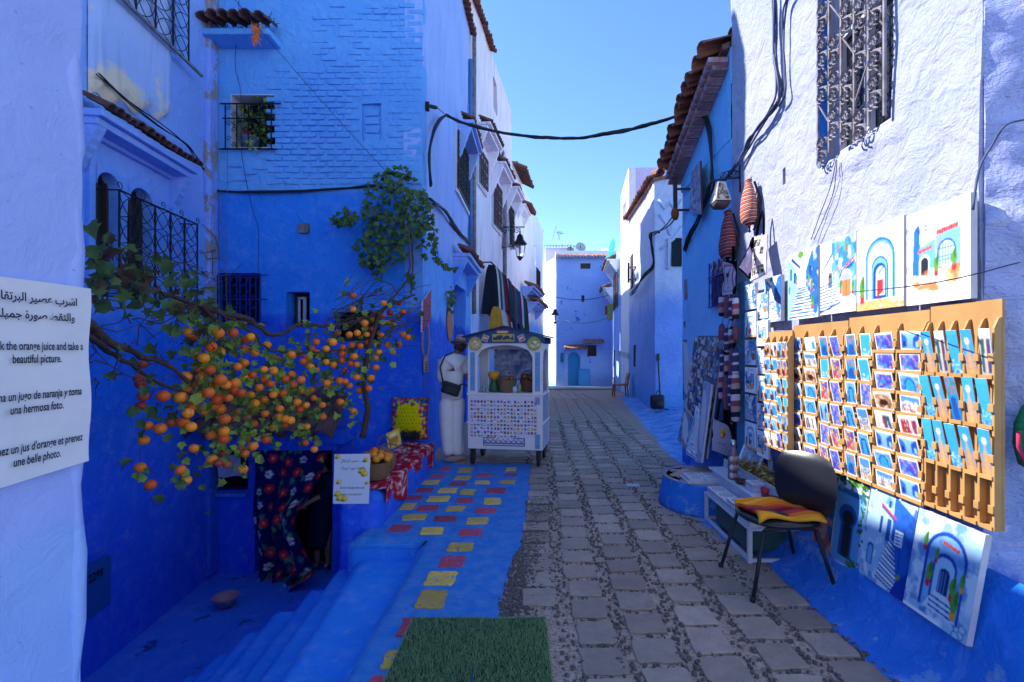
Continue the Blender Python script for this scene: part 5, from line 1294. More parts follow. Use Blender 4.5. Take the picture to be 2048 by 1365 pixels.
def cur(U, V):
    d = 1-V
    lx = 505+4*np.sin(d*9)+d*6; rx = np.interp(d, [0, .2, .38, .48, .6, .75, .88, 1], [668, 648, 628, 606, 600, 632, 652, 604]); ty = 884-5*U; by = 1158-14*np.abs(U-.35)*2*0+10*np.sin(U*3.0)
    px = lx+(rx-lx)*U; py = ty+(by-ty)*d; Y_ = Yc+.045*np.sin(U*22+2*d)*(.3+d)*(1)+.05*np.sin(d*5)*U-.25*d*U*U
    X_ = (px-VX)/F*Yc; Z_ = EYE-(py-VY)/F*Yc
    return np.stack([X_, Y_, Z_], -1)
me = pic_mesh(pic, 'curtain', M['printcloth'], (0, 0, 0), (0, 0, 0), (0, 0, 0), cur)
cu = thing('floral_curtain', 'navy curtain printed with red and white flowers, hung in the sunken doorway and pulled aside', 'curtain', P(585, 1158, Yc))
me.transform(Matrix.Translation(-WORLD[cu.name])); o = link(me, 'cloth', cu)
mb = MB(); mb.bar(P(500, 882, 6.6), P(672, 882, 6.6), .014); mb.build('rail', M['iron'], cu)
# pink basin
mb = MB(); c_ = P(451, 1186, 5.9); c_.z = -1.53; mb.lathe([(.0, 0), (.08, 0), (.13, .09), (.15, .12), (.142, .12), (.12, .085), (.07, .012), (0, .012)], c_, 20)
top(mb, 'pink_basin', simple('pink_plastic', (.62, .28, .28), .45), 'pink plastic basin on the courtyard floor left of the doorway', 'basin')
# white sheet tucked in the lower window
mb = MB(); mb.smooth = True; vs = []
for i in range(9):
    for j in range(7): vs.append(P(432+i*6+j*.8, 912+j*7+2*math.sin(i*.8), 6.62+.02*math.sin(i*1.4+j)))
mb.add(vs, [(i*7+j, (i+1)*7+j, (i+1)*7+j+1, i*7+j+1) for i in range(8) for j in range(6)], True)
top(mb, 'paper_sheet', simple('pale_paper', (.45, .45, .62), .8), 'pale crumpled sheet hanging on the bars of the low window', 'sheet', fixn=False)
mb = MB(); frB.box(mb, uB(434), uB(500), 0, .1, zB(990), zB(983)); mb.build('sill', M['brick_paint'], h_back)

# ---- Arabic shaping (presentation forms, laid out right to left)
AR = {'ا': (0xFE8D, 0xFE8E), 'ب': (0xFE8F, 0xFE90, 0xFE91, 0xFE92), 'ة': (0xFE93, 0xFE94), 'ت': (0xFE95, 0xFE96, 0xFE97, 0xFE98), 'ج': (0xFE9D, 0xFE9E, 0xFE9F, 0xFEA0),
 'ر': (0xFEAD, 0xFEAE), 'ش': (0xFEB5, 0xFEB6, 0xFEB7, 0xFEB8), 'ص': (0xFEB9, 0xFEBA, 0xFEBB, 0xFEBC), 'ط': (0xFEC1, 0xFEC2, 0xFEC3, 0xFEC4), 'ع': (0xFEC9, 0xFECA, 0xFECB, 0xFECC),
 'ق': (0xFED5, 0xFED6, 0xFED7, 0xFED8), 'ل': (0xFEDD, 0xFEDE, 0xFEDF, 0xFEE0), 'م': (0xFEE1, 0xFEE2, 0xFEE3, 0xFEE4), 'و': (0xFEED, 0xFEEE), 'ي': (0xFEF1, 0xFEF2, 0xFEF3, 0xFEF4), 'ه': (0xFEE9, 0xFEEA, 0xFEEB, 0xFEEC), 'ن': (0xFEE5, 0xFEE6, 0xFEE7, 0xFEE8)}
def arab(s):
    out = []
    for i, ch_ in enumerate(s):
        if ch_ not in AR: out.append(ch_); continue
        f = AR[ch_]; prev = i > 0 and s[i-1] in AR and len(AR[s[i-1]]) == 4; nxt = i+1 < len(s) and s[i+1] in AR and len(f) == 4
        k = (3 if prev and nxt else 2 if nxt else 1 if prev else 0); out.append(chr(f[k]))
    return ''.join(out[::-1])
# ---- big white banner on the foreground wall
XBn = -1.86
ban = thing('juice_banner', 'large white cloth banner with orange juice text in Arabic, English, Spanish and French', 'banner', (XBn, 1.76, .85))
mb = MB(); mb.smooth = True; Ya, Yb_ = 1.50, 1.995; vs = []
for i in range(21):
    for j in range(25):
        u, v = i/20, j/24; zt = 1.6-(578-702)/F*1.995; zb_ = 1.6-(922-702)/F*1.995
        zt_ = zt+.010*math.sin(u*3.1)*0-.0; z_ = zb_-.02*(1-u)*1.2*(1-v)+(zt_-zb_)*v
        x_ = XBn+.010*math.sin(u*7+v*3)*(1-abs(2*u-1))*.6+.006*math.sin(v*11+u*4); vs.append((x_, Ya+(Yb_-Ya)*u, z_))
mb.add(vs, [(i*25+j, (i+1)*25+j, (i+1)*25+j+1, i*25+j+1) for i in range(20) for j in range(24)], True)
k0 = len(vs); ed = [(20, j) for j in range(25)]
mb.add([vs[20*25+j] for j in range(25)]+[(XBn-.035, Yb_+.002, vs[20*25+j][2]) for j in range(25)], [(j, j+1, 25+j+1, 25+j) for j in range(24)], True)
mb.build('cloth', simple('white_banner_cloth', (.80, .76, .76), .75, var=.04), ban, fixn=False)
def btx(name, s, py, size, **k):
    z_ = 1.6-(py-702)/F*1.82
    text_on(name, s, size, (XBn+.012, 1.775, z_), (0, 1, 0), (0, 0, 1), M['ink'], ban, **k)
btx('lettering', arab('اشرب عصير البرتقال'), 607, .041, off=.0010, sx=.9); btx('lettering', arab('والتقط صورة جميلة'), 640, .041, off=.0010, sx=.9)
EN = dict(sx=.60, off=.0009)
btx('lettering', 'Drink the orange juice and take a', 700, .043, **EN); btx('lettering', 'beautiful picture.', 725, .043, **EN)
btx('lettering', 'Toma un jugo de naranja y toma', 795, .043, shear=.12, **EN); btx('lettering', 'una hermosa foto.', 820, .043, shear=.12, **EN)
btx('lettering', 'Prenez un jus d\'orange et prenez', 893, .043, shear=.12, **EN); btx('lettering', 'une belle photo.', 918, .043, shear=.12, **EN)

# ---- bench goods: rug, cushion, basket of oranges, leaflet, small sign
pic = Pic(70, 46, hx('b01830'), 3); r2 = random.Random(31)
for k in range(420):
    x, y = r2.random(), r2.random(); pic.line(x, y, x+r2.uniform(-.03, .03), y+r2.uniform(.01, .09), .007, hx(r2.choice(['f0c0c0', 'e05060', '900c28', 'fff0f0', 'c82038'])))
def rug(U, V):   # U along the bench (near to far), V across (0 = street edge hanging down)
    Y_ = 4.45+2.2*U; s_ = V*.62
    hang = np.clip(.22-s_, 0, 1); flat = np.clip(s_-.22, 0, 1)
    edge = -1.415-np.interp(U, [0, .1, 1], [.0, 0, .02])
    X_ = edge-flat+.015*np.sin(Y_*9)*(hang > 0)-.0; Z_ = .325-hang*(1+.35*np.sin(Y_*5+1))+.01*np.sin(Y_*17+V*9)
    return np.stack([X_, Y_, Z_], -1)
rug_t = thing('red_rug', 'crimson and white flecked rug draped over the blue bench', 'rug', (-1.6, 5.4, .33))
me = pic_mesh(pic, 'rug', M['printcloth'], (0, 0, 0), (0, 0, 0), (0, 0, 0), rug); me.transform(Matrix.Translation(-WORLD[rug_t.name])); link(me, 'cloth', rug_t)
pic = Pic(48, 52, hx('d8c400'), 5)
for i in range(7):
    for j in range(6): pic.ell(.24+i*.09+(.045 if j % 2 else 0), .32+j*.085, .016, .014, hx('3a3a20'))
r2 = random.Random(6)
for k in range(240):
    s_ = r2.randrange(4); t_ = r2.random(); d_ = abs(r2.gauss(0, .085)); x, y = [(t_, d_), (t_, 1-d_), (d_, t_), (1-d_, t_)][s_]
    pic.ell(x, y, r2.uniform(.02, .05), r2.uniform(.02, .05), hx(r2.choice(['b01050', 'd84080', '1050a0', '207030', 'c02030', '104080'])))
pic.rect(0, 0, 1, .035, hx('801040')); pic.rect(0, 0, .03, 1, hx('801040')); pic.rect(.97, 0, 1, 1, hx('801040'))
cuw = thing('yellow_cushion', 'bright yellow cushion with dots and a floral border, leaning against the wall', 'cushion', P(815, 885, 6.55))
def cush(U, V):
    b = np.sqrt(np.clip(np.sin(U*np.pi)*np.sin(V*np.pi), 0, 1)); px = 778+(855-778)*U+3*np.sin(V*3.1)*(1-2*U); py = 880-(880-797)*V
    Y_ = 6.62+.1*V-.12*b; return np.stack([(px-VX)/F*6.6, Y_, EYE-(py-VY)/F*6.6], -1)
me = pic_mesh(pic, 'cushion', M['printcloth'], (0, 0, 0), (0, 0, 0), (0, 0, 0), cush); me.transform(Matrix.Translation(-WORLD[cuw.name])); link(me, 'cover', cuw)
mb = MB(); mb.ball(P(817, 842, 6.68), (.23, .06, .26), 14, 9); mb.build('back_panel', simple('cushion_back', (.3, .02, .08), .9), cuw)
mb = MB(); r2 = random.Random(2)
for k in range(300):
    a = P(820+r2.uniform(-18, 18), 874+r2.uniform(-9, 8), 6.35+r2.uniform(-.06, .06)); mb.bar(a, a+Vector((r2.uniform(-.05, .05), r2.uniform(-.02, .02), r2.uniform(-.01, .05))), .006)
top(mb, 'dark_fur_bundle', simple('grey_fur', (.03, .025, .03), .9, var=.6), 'dark furry bundle lying at the foot of the yellow cushion', 'bundle')
def woven(name, c): 
    m, n, l, b = nm(name); t = NT(n, l); p = t.obj(); w = n.new('ShaderNodeTexWave'); l.new(p, w.inputs[0]); w.inputs['Scale'].default_value = 28; w.bands_direction = 'Z'; w.inputs['Distortion'].default_value = 2
    w2 = n.new('ShaderNodeTexChecker'); l.new(p, w2.inputs[0]); w2.inputs['Scale'].default_value = 60
    cc = t.mix(w.outputs['Fac'], tuple(x*.35 for x in c), c); cc = t.mix(t.math('MULTIPLY', w2.outputs['Fac'], .35), cc, tuple(x*.5 for x in c)); l.new(cc, b.inputs['Base Color']); b.inputs['Roughness'].default_value = .8
    l.new(t.bump(w.outputs['Fac'], .8, .008), b.inputs['Normal']); return m
M['wicker'] = woven('wicker', (.42, .24, .12)); M['wicker_dark'] = woven('wicker_dark', (.28, .12, .05))
def basket(mb, c, r0, r1, h, n=22): mb.lathe([(r0*.9, 0), (r0, .01), (r0*.5+r1*.5, h*.5), (r1, h), (r1*1.03, h+.01), (r1*.96, h), (r0*.9, h*.3), (0, h*.3)], c, n)
bc = Vector((-1.62, 4.78, .33)); bk = thing('straw_basket', 'round straw basket piled with oranges at the near end of the red rug', 'basket', bc)
mb = MB(); basket(mb, bc, .125, .155, .165); mb.build('bowl', M['wicker'], bk)
mb = MB(); mb.tube([bc+Vector((.15*math.cos(a), .03+.15*math.sin(a)*0, .2+.13*math.sin(a))) for a in np.linspace(0, math.pi, 14)], .009, 6); mb.xf(Matrix.Translation(Vector((.12, .05, 0)))); mb.build('handle', M['wicker'], bk)
r2 = random.Random(14)
for k in range(17):
    a = k*2.4; q = .038*math.sqrt(k); hgt = .195+.08*max(0, 1-q/.15)
    o = bpy.data.objects.new('orange', OM['lemon' if k % 4 else 'orange'][k % 3]); COL.objects.link(o); o.location = bc+Vector((q*math.cos(a), q*math.sin(a), hgt)); o.scale = (.037,)*3; o.rotation_euler = (r2.random()*3, r2.random(), r2.random()); WORLD[o.name] = Vector(o.location)
    sett(o, 'yellow orange in the straw basket on the bench', 'orange', 'oranges in the straw basket')
bag = thing('straw_bag', 'soft straw bag with looped handle behind the basket on the rug', 'bag', P(765, 925, 5.0))
mb = MB(); mb.ball(P(765, 922, 5.05), (.14, .12, .15), 14, 9); mb.build('body', M['wicker'], bag); mb = MB(); c_ = P(768, 895, 4.95); mb.tube([c_+Vector((.07*math.cos(a), 0, .12*math.sin(a))) for a in np.linspace(-.3, math.pi+.3, 14)], .007, 5); mb.build('handle', M['wicker'], bag)
pic = Pic(24, 28, hx('d8a020'), 2); pic.rect(.1, .1, .9, .9, hx('e8c060')); pic.rect(.15, .3, .85, .62, hx('c87818')); pic.ell(.5, .75, .2, .1, hx('f0e0a0')); pic.line(.2, .2, .8, .22, .02, hx('705018'))
lf = thing('yellow_leaflet', 'small yellow printed card leaning in the bag on the bench', 'card', P(788, 895, 5.3))
q0, q1, q2 = P(777, 902, 5.3), P(803, 889, 5.35), P(772, 868, 5.4); me = pic_mesh(pic, 'card', M['print'], q0-WORLD[lf.name], q1-q0, q2-q0); link(me, 'print', lf)
mb = MB(); dn = Vector((0, .006, 0)); mb.prism([q0, q1, q1+(q2-q0), q2], dn*.3, dn*1.5); mb.build('backing', M['wood_white'], lf)
# laminated sign on the bench front
sg = thing('lemon_sign', 'laminated white sign with lemons and two languages, hung on the bench end', 'sign', P(703, 1008, 4.24))
pic = Pic(60, 80, hx('dfe0e4'), 1); pic.rect(.03, .495, .97, .505, hx('a8a8b0'))
for (x, y, r_) in ((.10, .95, .07), (.9, .88, .07), (.80, .66, .10), (.88, .6, .09), (.15, .44, .07), (.95, .42, .05), (.12, .2, .09), (.2, .12, .11), (.32, .10, .09)): pic.ell(x, y, r_, r_*.7, hx('e8c020')); pic.ell(x+.02, y+.01, r_*.5, r_*.3, hx('f4e070')); pic.line(x-r_, y-r_*.3, x-r_*.4, y-r_*.5, .018, hx('3a7a30'))
q0 = P(666, 1008, 4.24); q1 = P(737, 1008, 4.2); up = P(669, 909, 4.28)-q0
me = pic_mesh(pic, 'sheet', M['print'], q0-WORLD[sg.name], q1-q0, up); link(me, 'sheet', sg)
ux_ = (q1-q0).normalized(); uy_ = up.normalized(); wS = (q1-q0).length; hS = up.length
mb = MB(); nn = ux_.cross(uy_); mb.prism([q0, q1, q1+up, q0+up], nn*-.003, nn*-.012); mb.build('backing', M['wood_white'], sg)
for s_, v_, sz in ((arab('اشرب عصير البرتقال'), .84, .037), (arab('والتقط صورة جميلة'), .69, .037)): text_on('lettering', s_, sz, q0+ux_*wS*.55+uy_*hS*v_, ux_, uy_, M['ink'], sg, sx=.8)
for s_, v_ in (('Drink orange juice and', .30), ('take a nice picture', .17)): text_on('lettering', s_, .031, q0+ux_*wS*.53+uy_*hS*v_, ux_, uy_, M['ink'], sg, sx=.8)
mb = MB(); mb.tube([P(703, 909, 4.24), P(705, 880, 4.3)], .003, 4); mb.build('string', M['string'], sg)

# ---- artificial grass mats
def grass_mat_mesh(x0, x1, y0, y1, seed):
    r2 = random.Random(seed); mb = MB(); mb.box((x0, y0, .001), (x1, y1, .014)); base = mb
    GX, GY = np.meshgrid(np.arange(80)/14, np.arange(80)/14); GN = fbm(GX, GY, GX*0, seed, 3)*2
    g_ = MB(); n_ = int((x1-x0)*(y1-y0)*26000)
    for k in range(n_):
        x, y = r2.uniform(x0-.004, x1+.004), r2.uniform(y0-.004, y1+.004); a = r2.uniform(0, 6.28); h_ = r2.uniform(.014, .03)*(1+.6*float(GN[int((x-x0)*60)%80, int((y-y0)*60)%80])); lx, ly = r2.gauss(0, .008), r2.gauss(0, .008); w_ = .0016
        dx, dy_ = w_*math.cos(a), w_*math.sin(a)
        g_.add([(x-dx, y-dy_, .012), (x+dx, y+dy_, .012), (x+lx, y+ly, .012+h_)], [(0, 1, 2)], False)
    return base, g_
M['grass'] = leaf_mat('plastic_grass', (.18, .34, .15), (.27, .42, .21), .15); M['grass_base'] = simple('grass_backing', (.02, .05, .02), .9)
for i, (x0, x1, y0, y1, lab) in enumerate(((-.735, -.325, 1.75, 2.85, 'left one of two green artificial grass mats lying side by side on the blue paving'), (-.31, .07, 1.75, 2.85, 'right one of two green artificial grass mats, its outer edge nearest the slabs'))):
    gm = thing('grass_mat', lab, 'grass mat', ((x0+x1)/2, 2.3, 0), 'artificial grass mats'); b1, g1 = grass_mat_mesh(x0, x1, y0, y1, i+3); b1.build('backing', M['grass_base'], gm); o = g1.build('blades', M['grass'], gm, fixn=False); o['kind'] = 'stuff'
    if i: gm.rotation_euler = (0, 0, R(2.5))
# ================================================================== CART, PEOPLE
def skin_obj(name, pts, edges, radii, mat, parent, sub=2, root=0):
    me = bpy.data.meshes.new(name); off = WORLD.get(parent.name, Vector((0, 0, 0))) if parent is not None else Vector((0, 0, 0))
    me.from_pydata([tuple(Vector(p)-off) for p in pts], edges, []); o = bpy.data.objects.new(name, me); COL.objects.link(o)
    md = o.modifiers.new('skin', 'SKIN'); md.use_smooth_shade = True
    for i, r_ in enumerate(radii):
        sv = me.skin_vertices[0].data[i]; sv.radius = r_ if hasattr(r_, '__len__') else (r_, r_); sv.use_root = (i == root)
    s = o.modifiers.new('sub', 'SUBSURF'); s.levels = sub; s.render_levels = sub
    dg = bpy.context.evaluated_depsgraph_get(); m2 = bpy.data.meshes.new_from_object(o.evaluated_get(dg)); bpy.data.objects.remove(o)
    m2.name = name; m2.materials.clear(); m2.materials.append(mat); m2.polygons.foreach_set('use_smooth', [True]*len(m2.polygons)); return link(m2, name, parent)
M['skin'] = simple('skin_brown', (.22, .10, .06), .55, var=.05)
M['white_cloth'] = simple('white_cotton', (.80, .75, .74), .9, var=.12, scale=6, bump=.4, dist=.01)
# man in white, back to camera, leaning towards the cart
man = thing('person', 'man in white with a straw hat and shoulder bag leaning over the cart', 'person', (-1.24, 7.0, 0))
def mp(px, py, Y): return P(px, py, Y)
hipc = mp(902, 795, 7.0)
Bp = [mp(903, 790, 7.0), mp(903, 760, 7.02), mp(906, 725, 7.05), mp(914, 708, 7.1), mp(919, 694, 7.14),      # 0 pelvis 1 spine 2 chest 3 neck 4 head
      mp(892, 722, 6.98), mp(884, 755, 6.93), mp(890, 785, 6.98),                                                # 5 L shoulder 6 elbow 7 hand
      mp(926, 722, 7.12), mp(934, 755, 7.05), mp(944, 772, 6.98),                                                # 8 R shoulder 9 elbow 10 hand
      mp(893, 800, 6.98), mp(895, 860, 6.98), mp(899, 912, 7.0), mp(909, 919, 6.96),                             # 11 L hip knee ankle toe
      mp(912, 800, 7.03), mp(912, 860, 7.03), mp(913, 912, 7.05), mp(926, 918, 7.02)]
Be = [(0,1),(1,2),(2,3),(3,4),(2,5),(5,6),(6,7),(2,8),(8,9),(9,10),(0,11),(11,12),(12,13),(13,14),(0,15),(15,16),(16,17),(17,18)]
Br = [.095,.085,.085,.05,.08,.045,.036,.028,.045,.036,.028,.07,.06,.045,.035,.085,.06,.045,.035]
skin_obj('body', Bp, Be, Br, M['skin'], man)
hd = MB(); hc = mp(920, 693, 7.14); hd.ball(hc, (.078, .092, .11), 14, 10); hd.ball(hc+Vector((.03, .09, -.01)), (.018, .02, .022), 6, 5); hd.ball(hc+Vector((-.078, .0, -.01)), (.014, .022, .03), 6, 5); hd.ball(hc+Vector((.078, .02, -.01)), (.014, .022, .03), 6, 5); hd.build('head', M['skin'], man)
hd = MB(); hd.ball(hc+Vector((0, -.012, -.01)), (.081, .088, .085), 14, 10); hd.v = [v for v in hd.v]; hd.build('hair', simple('dark_hair', (.05, .04, .04), .8), man)
sh = skin_obj('shirt', [mp(903, 800, 7.0), mp(903, 775, 7.0), mp(905, 745, 7.03), mp(908, 720, 7.05), mp(914, 711, 7.08), mp(891, 723, 6.98), mp(882, 750, 6.94), mp(885, 768, 6.95), mp(927, 723, 7.1), mp(936, 750, 7.06)],
    [(0,1),(1,2),(2,3),(3,4),(3,5),(5,6),(6,7),(3,8),(8,9)], [(.175,.16),(.175,.155),(.18,.15),(.165,.14),(.08,.07),.105,.08,.062,.10,.07], M['white_cloth'], man, 2, 1)
for nm_, xx, yy in (('trouser_leg', 894, 6.97), ('trouser_leg', 912, 7.04)):
    skin_obj(nm_, [mp(xx+3, 790, yy), mp(xx, 825, yy), mp(xx+1, 870, yy), mp(xx+4, 913, yy)], [(0,1),(1,2),(2,3)], [(.165,.15),(.145,.13),(.12,.115),(.10,.095)], M['white_cloth'], man)
for xx, yy in ((905, 6.95), (921, 7.02)):
    s_ = MB(); c_ = mp(xx, 919, yy); c_.z = .035; s_.ball(c_, (.135, .052, .045), 14, 8, Matrix.Rotation(R(12), 4, 'Z')); s_.build('shoe', simple('beige_shoe', (.40, .27, .24), .7), man)
ht = MB(); Mh = Matrix.Rotation(R(-18), 4, 'X') @ Matrix.Rotation(R(10), 4, 'Y'); ht.lathe([(.0, .115), (.05, .113), (.075, .09), (.086, .03), (.09, .0), (.135, -.018), (.138, -.022), (.09, -.008), (.08, .0)], hc+Vector((0, 0, .055)), 20, Mh); ht.build('straw_hat', simple('straw', (.50, .33, .26), .8, var=.2, bump=.5), man)
hb = MB(); hb.lathe([(.0895, .004), (.090, .016), (.087, .018)], hc+Vector((0, 0, .055)), 20, Mh); hb.build('hat_band', simple('black_band', (.015, .015, .02), .7), man)
bag = thing('shoulder_bag', 'small black shoulder bag on the back of the man in white', 'bag', mp(902, 792, 6.8))
bg_ = MB(); bg_.box((-.13, -.045, -.085), (.13, .045, .085)); bg_.xf(Matrix.Translation(mp(902, 778, 6.80)) @ Matrix.Rotation(R(18), 4, 'Y')); bg_.build('pouch', simple('black_nylon', (.015, .015, .02), .6, bump=.4), bag, bevel=.03)
bg_ = MB(); bg_.box((-.09, -.06, -.05), (.09, -.04, .045)); bg_.xf(Matrix.Translation(mp(902, 780, 6.80)) @ Matrix.Rotation(R(18), 4, 'Y')); bg_.build('front_pocket', simple('black_nylon_pocket', (.02, .02, .026), .5), bag, bevel=.012)
bg_ = MB(); bg_.tube([mp(886, 765, 6.83), mp(880, 735, 6.84), mp(890, 712, 6.90), mp(905, 706, 6.98)], .012, 5); bg_.tube([mp(916, 772, 6.82), mp(928, 768, 6.86), mp(938, 775, 6.95)], .012, 5); bg_.build('strap', M['cable'], bag)
# someone half hidden behind the curtain
wo_ = thing('person', 'person in dark navy clothes half hidden behind the floral curtain, one bare forearm showing', 'person', (-3.2, 6.95, -1.56))
Wp = [(-3.14, 7.0, -.66), (-3.14, 7.0, -.38), (-3.14, 6.98, -.16), (-3.16, 6.98, -.04), (-3.17, 6.96, .1), (-3.02, 6.9, -.16), (-2.99, 6.84, -.42), (-3.28, 6.66, -.56), (-3.32, 6.66, -.60), (-3.27, 6.98, -.16), (-3.34, 6.9, -.45), (-3.3, 6.8, -.66), (-3.06, 7.0, -.72), (-3.06, 7.0, -1.12), (-3.06, 7.02, -1.5), (-3.06, 6.92, -1.53), (-3.22, 7.0, -.72), (-3.22, 7.0, -1.12), (-3.22, 7.02, -1.5), (-3.22, 6.92, -1.53)]
We = [(0,1),(1,2),(2,3),(3,4),(2,5),(5,6),(6,7),(7,8),(2,9),(9,10),(10,11),(0,12),(12,13),(13,14),(14,15),(0,16),(16,17),(17,18),(18,19)]
skin_obj('body', Wp, We, [.13,.11,.12,.05,.09,.055,.045,.03,.035,.055,.045,.03,.08,.06,.04,.035,.08,.06,.04,.035], simple('skin_light', (.42, .2, .14), .55), wo_)
skin_obj('dress', [Wp[18][:2]+(-1.3,), (-3.14, 7.0, -.9), (-3.14, 7.0, -.62), (-3.14, 7.0, -.38), (-3.14, 6.98, -.14), (-3.01, 6.9, -.17), (-2.98, 6.84, -.40), (-3.08, 6.78, -.48), (-3.27, 6.97, -.17)], [(0,1),(1,2),(2,3),(3,4),(4,5),(5,6),(6,7),(4,8)], [.17,.18,.16,.13,.13,.08,.07,.06,.08], simple('navy_cloth', (.008, .012, .05), .9), wo_, 2, 3)
hh = MB(); hh.ball((-3.17, 6.97, .12), (.085, .1, .12), 12, 8); hh.build('headscarf', simple('dark_scarf', (.02, .02, .03), .9), wo_)
# fingers of the hand at the curtain edge
fg = MB(); 
for k in range(4): fg.tube([(-3.33, 6.655, -.585-.017*k), (-3.375+.004*k, 6.63, -.59-.018*k), (-3.39+.004*k, 6.65, -.592-.018*k)], [.009, .0085, .007], 6)
fg.tube([(-3.31, 6.64, -.57), (-3.34, 6.60, -.555), (-3.365, 6.60, -.56)], [.011, .010, .008], 6); fg.build('fingers', simple('skin_light2', (.42, .2, .14), .55), wo_)

# ---------------- juice cart
cart = thing('juice_cart', 'white wheeled juice cart with a panel of little flags, arched opening and blue gable', 'cart', (0, 0, 0))
CW = M['cart_white'] = simple('cart_white_paint', (.82, .77, .76), .5, var=.06, bump=.15)
HW = .53; D_ = .68
mb = MB(); mb.box((-HW, .0, .23), (HW, .03, .98)); mb.build('front_panel', CW, cart, bevel=.006)
mb = MB(); mb.box((-HW, D_-.03, .23), (HW, D_, .98)); mb.build('rear_panel', CW, cart)
sp_ = simple('side_panel_blue', (.35, .4, .6), .6, var=.3)
for sx_ in (-1, 1):
    mb = MB(); mb.box((sx_*HW, .031, .23), (sx_*(HW-.03), D_-.031, .60)); mb.build('side_panel', sp_, cart)
    mb = MB(); mb.box((sx_*HW, .031, .603), (sx_*(HW-.03), D_-.031, .98)); mb.build('side_panel', sp_, cart)
    mb = MB(); mb.box((sx_*(HW+.012), .0, .585), (sx_*(HW-.0), D_, .61)); mb.build('side_rail', CW, cart)
mb = MB(); mb.box((-HW-.01, -.012, .981), (HW+.01, D_+.01, 1.01)); mb.build('counter', CW, cart, bevel=.005)
# posts with blue tile pattern strips
def tilep(seed, w, h, nx):
    pc = Pic(w, h, hx('3f7fb8'), seed); ny = int(nx*h/w)
    for i in range(nx):
        for j in range(ny):
            cx_, cy_ = (i+.5)/nx, (j+.5)/ny; pc.ell(cx_, cy_, .42/nx, .42/ny, hx('9cc8e0')); pc.ell(cx_, cy_, .2/nx, .2/ny, hx('2a5aa0'))
    return pc
for sx_ in (-1, 1):
    for yy in (0, D_-.06):
        mb = MB(); mb.box((sx_*HW, yy, 1.01), (sx_*(HW-.14), yy+.045, 1.62)); po = mb.build('post', CW, cart, bevel=.004)
        if yy == 0:
            x_ = -HW+.035 if sx_ < 0 else HW-.105; me = pic_mesh(tilep(3, 12, 90, 3), 'tile_strip', M['print'], (x_, -.004, 1.04), (.07, 0, 0), (0, 0, .54)); link(me, 'tile_strip', po)
for (z0_, h_) in ((.86, .10), (.25, .2)):
    me = pic_mesh(tilep(4, 12, int(h_*150), 3), 'tile_strip', M['print'], (HW-.105, -.004, z0_), (.07, 0, 0), (0, 0, h_)); link(me, 'tile_strip', cart)
# arched lintels front and sides
def arch_lintel(mb, x0, x1, zb_, zs_, rise, ztop, y0, y1, axis=0):
    k = 14; cx_ = (x0+x1)/2; w_ = (x1-x0)/2
    for i in range(k):
        a0_, a1_ = -1+2*i/k, -1+2*(i+1)/k; q0, q1 = zs_+rise*math.sqrt(max(0, 1-a0_*a0_)), zs_+rise*math.sqrt(max(0, 1-a1_*a1_))
        if axis == 0: pts = [(cx_+a0_*w_, y0, q0), (cx_+a1_*w_, y0, q1), (cx_+a1_*w_, y0, ztop), (cx_+a0_*w_, y0, ztop)]; mb.prism(pts, (0, 0, 0), (0, y1-y0, 0))
        else: pts = [(y0, cx_+a0_*w_, q0), (y0, cx_+a1_*w_, q1), (y0, cx_+a1_*w_, ztop), (y0, cx_+a0_*w_, ztop)]; mb.prism(pts, (0, 0, 0), (y1-y0, 0, 0))
mb = MB(); arch_lintel(mb, -HW+.139, HW-.139, 1.0, 1.52, .16, 1.705, .0, .04); mb.box((-HW, 0, 1.621), (-HW+.14, .04, 1.705)); mb.box((HW, 0, 1.621), (HW-.14, .04, 1.705)); mb.build('front_lintel', CW, cart)
for sx_ in (-1, 1):
    mb = MB(); arch_lintel(mb, .046, D_-.061, 1.0, 1.45, .18, 1.70, sx_*HW, sx_*(HW-.03), 1); mb.build('side_lintel', CW, cart)
mb = MB(); mb.box((-HW, D_-.04, 1.621), (HW, D_, 1.70)); mb.build('rear_lintel', CW, cart)
# glass in front and on the street side
gm, gn, gl, gb = nm('cart_glass'); gb.inputs['Base Color'].default_value = (1, 1, 1, 1); gb.inputs['Roughness'].default_value = .03; gb.inputs['Transmission Weight'].default_value = 1; gb.inputs['IOR'].default_value = 1.1
for sx_ in (-1, 1):
    mb = MB(); mb.box((sx_*(HW-.018), .046, 1.011), (sx_*(HW-.022), D_-.061, 1.63)); mb.build('side_glass', gm, cart)
# gable and roof
gb_ = simple('gable_blue', (.03, .09, .24), .55, var=.15)
mb = MB(); mb.prism([(-HW-.03, -.02, 1.706), (HW+.03, -.02, 1.706), (HW+.03, -.02, 1.79), (0, -.02, 1.925), (-HW-.03, -.02, 1.79)], (0, 0, 0), (0, .03, 0)); gab = mb.build('gable', gb_, cart)
mb = MB(); mb.prism([(-HW-.03, D_-.01, 1.70), (HW+.03, D_-.01, 1.70), (HW+.03, D_-.01, 1.79), (0, D_-.01, 1.925), (-HW-.03, D_-.01, 1.79)], (0, 0, 0), (0, .03, 0)); mb.build('gable', gb_, cart)
for sx_ in (-1, 1):
    mb = MB(); mb.prism([(0, -.06, 1.93), (sx_*(HW+.07), -.06, 1.785), (sx_*(HW+.07), -.06, 1.805), (0, -.06, 1.95)], (0, 0, 0), (0, D_+.12, 0)); mb.build('roof', simple('roof_dark_blue', (.015, .04, .12), .6), cart)
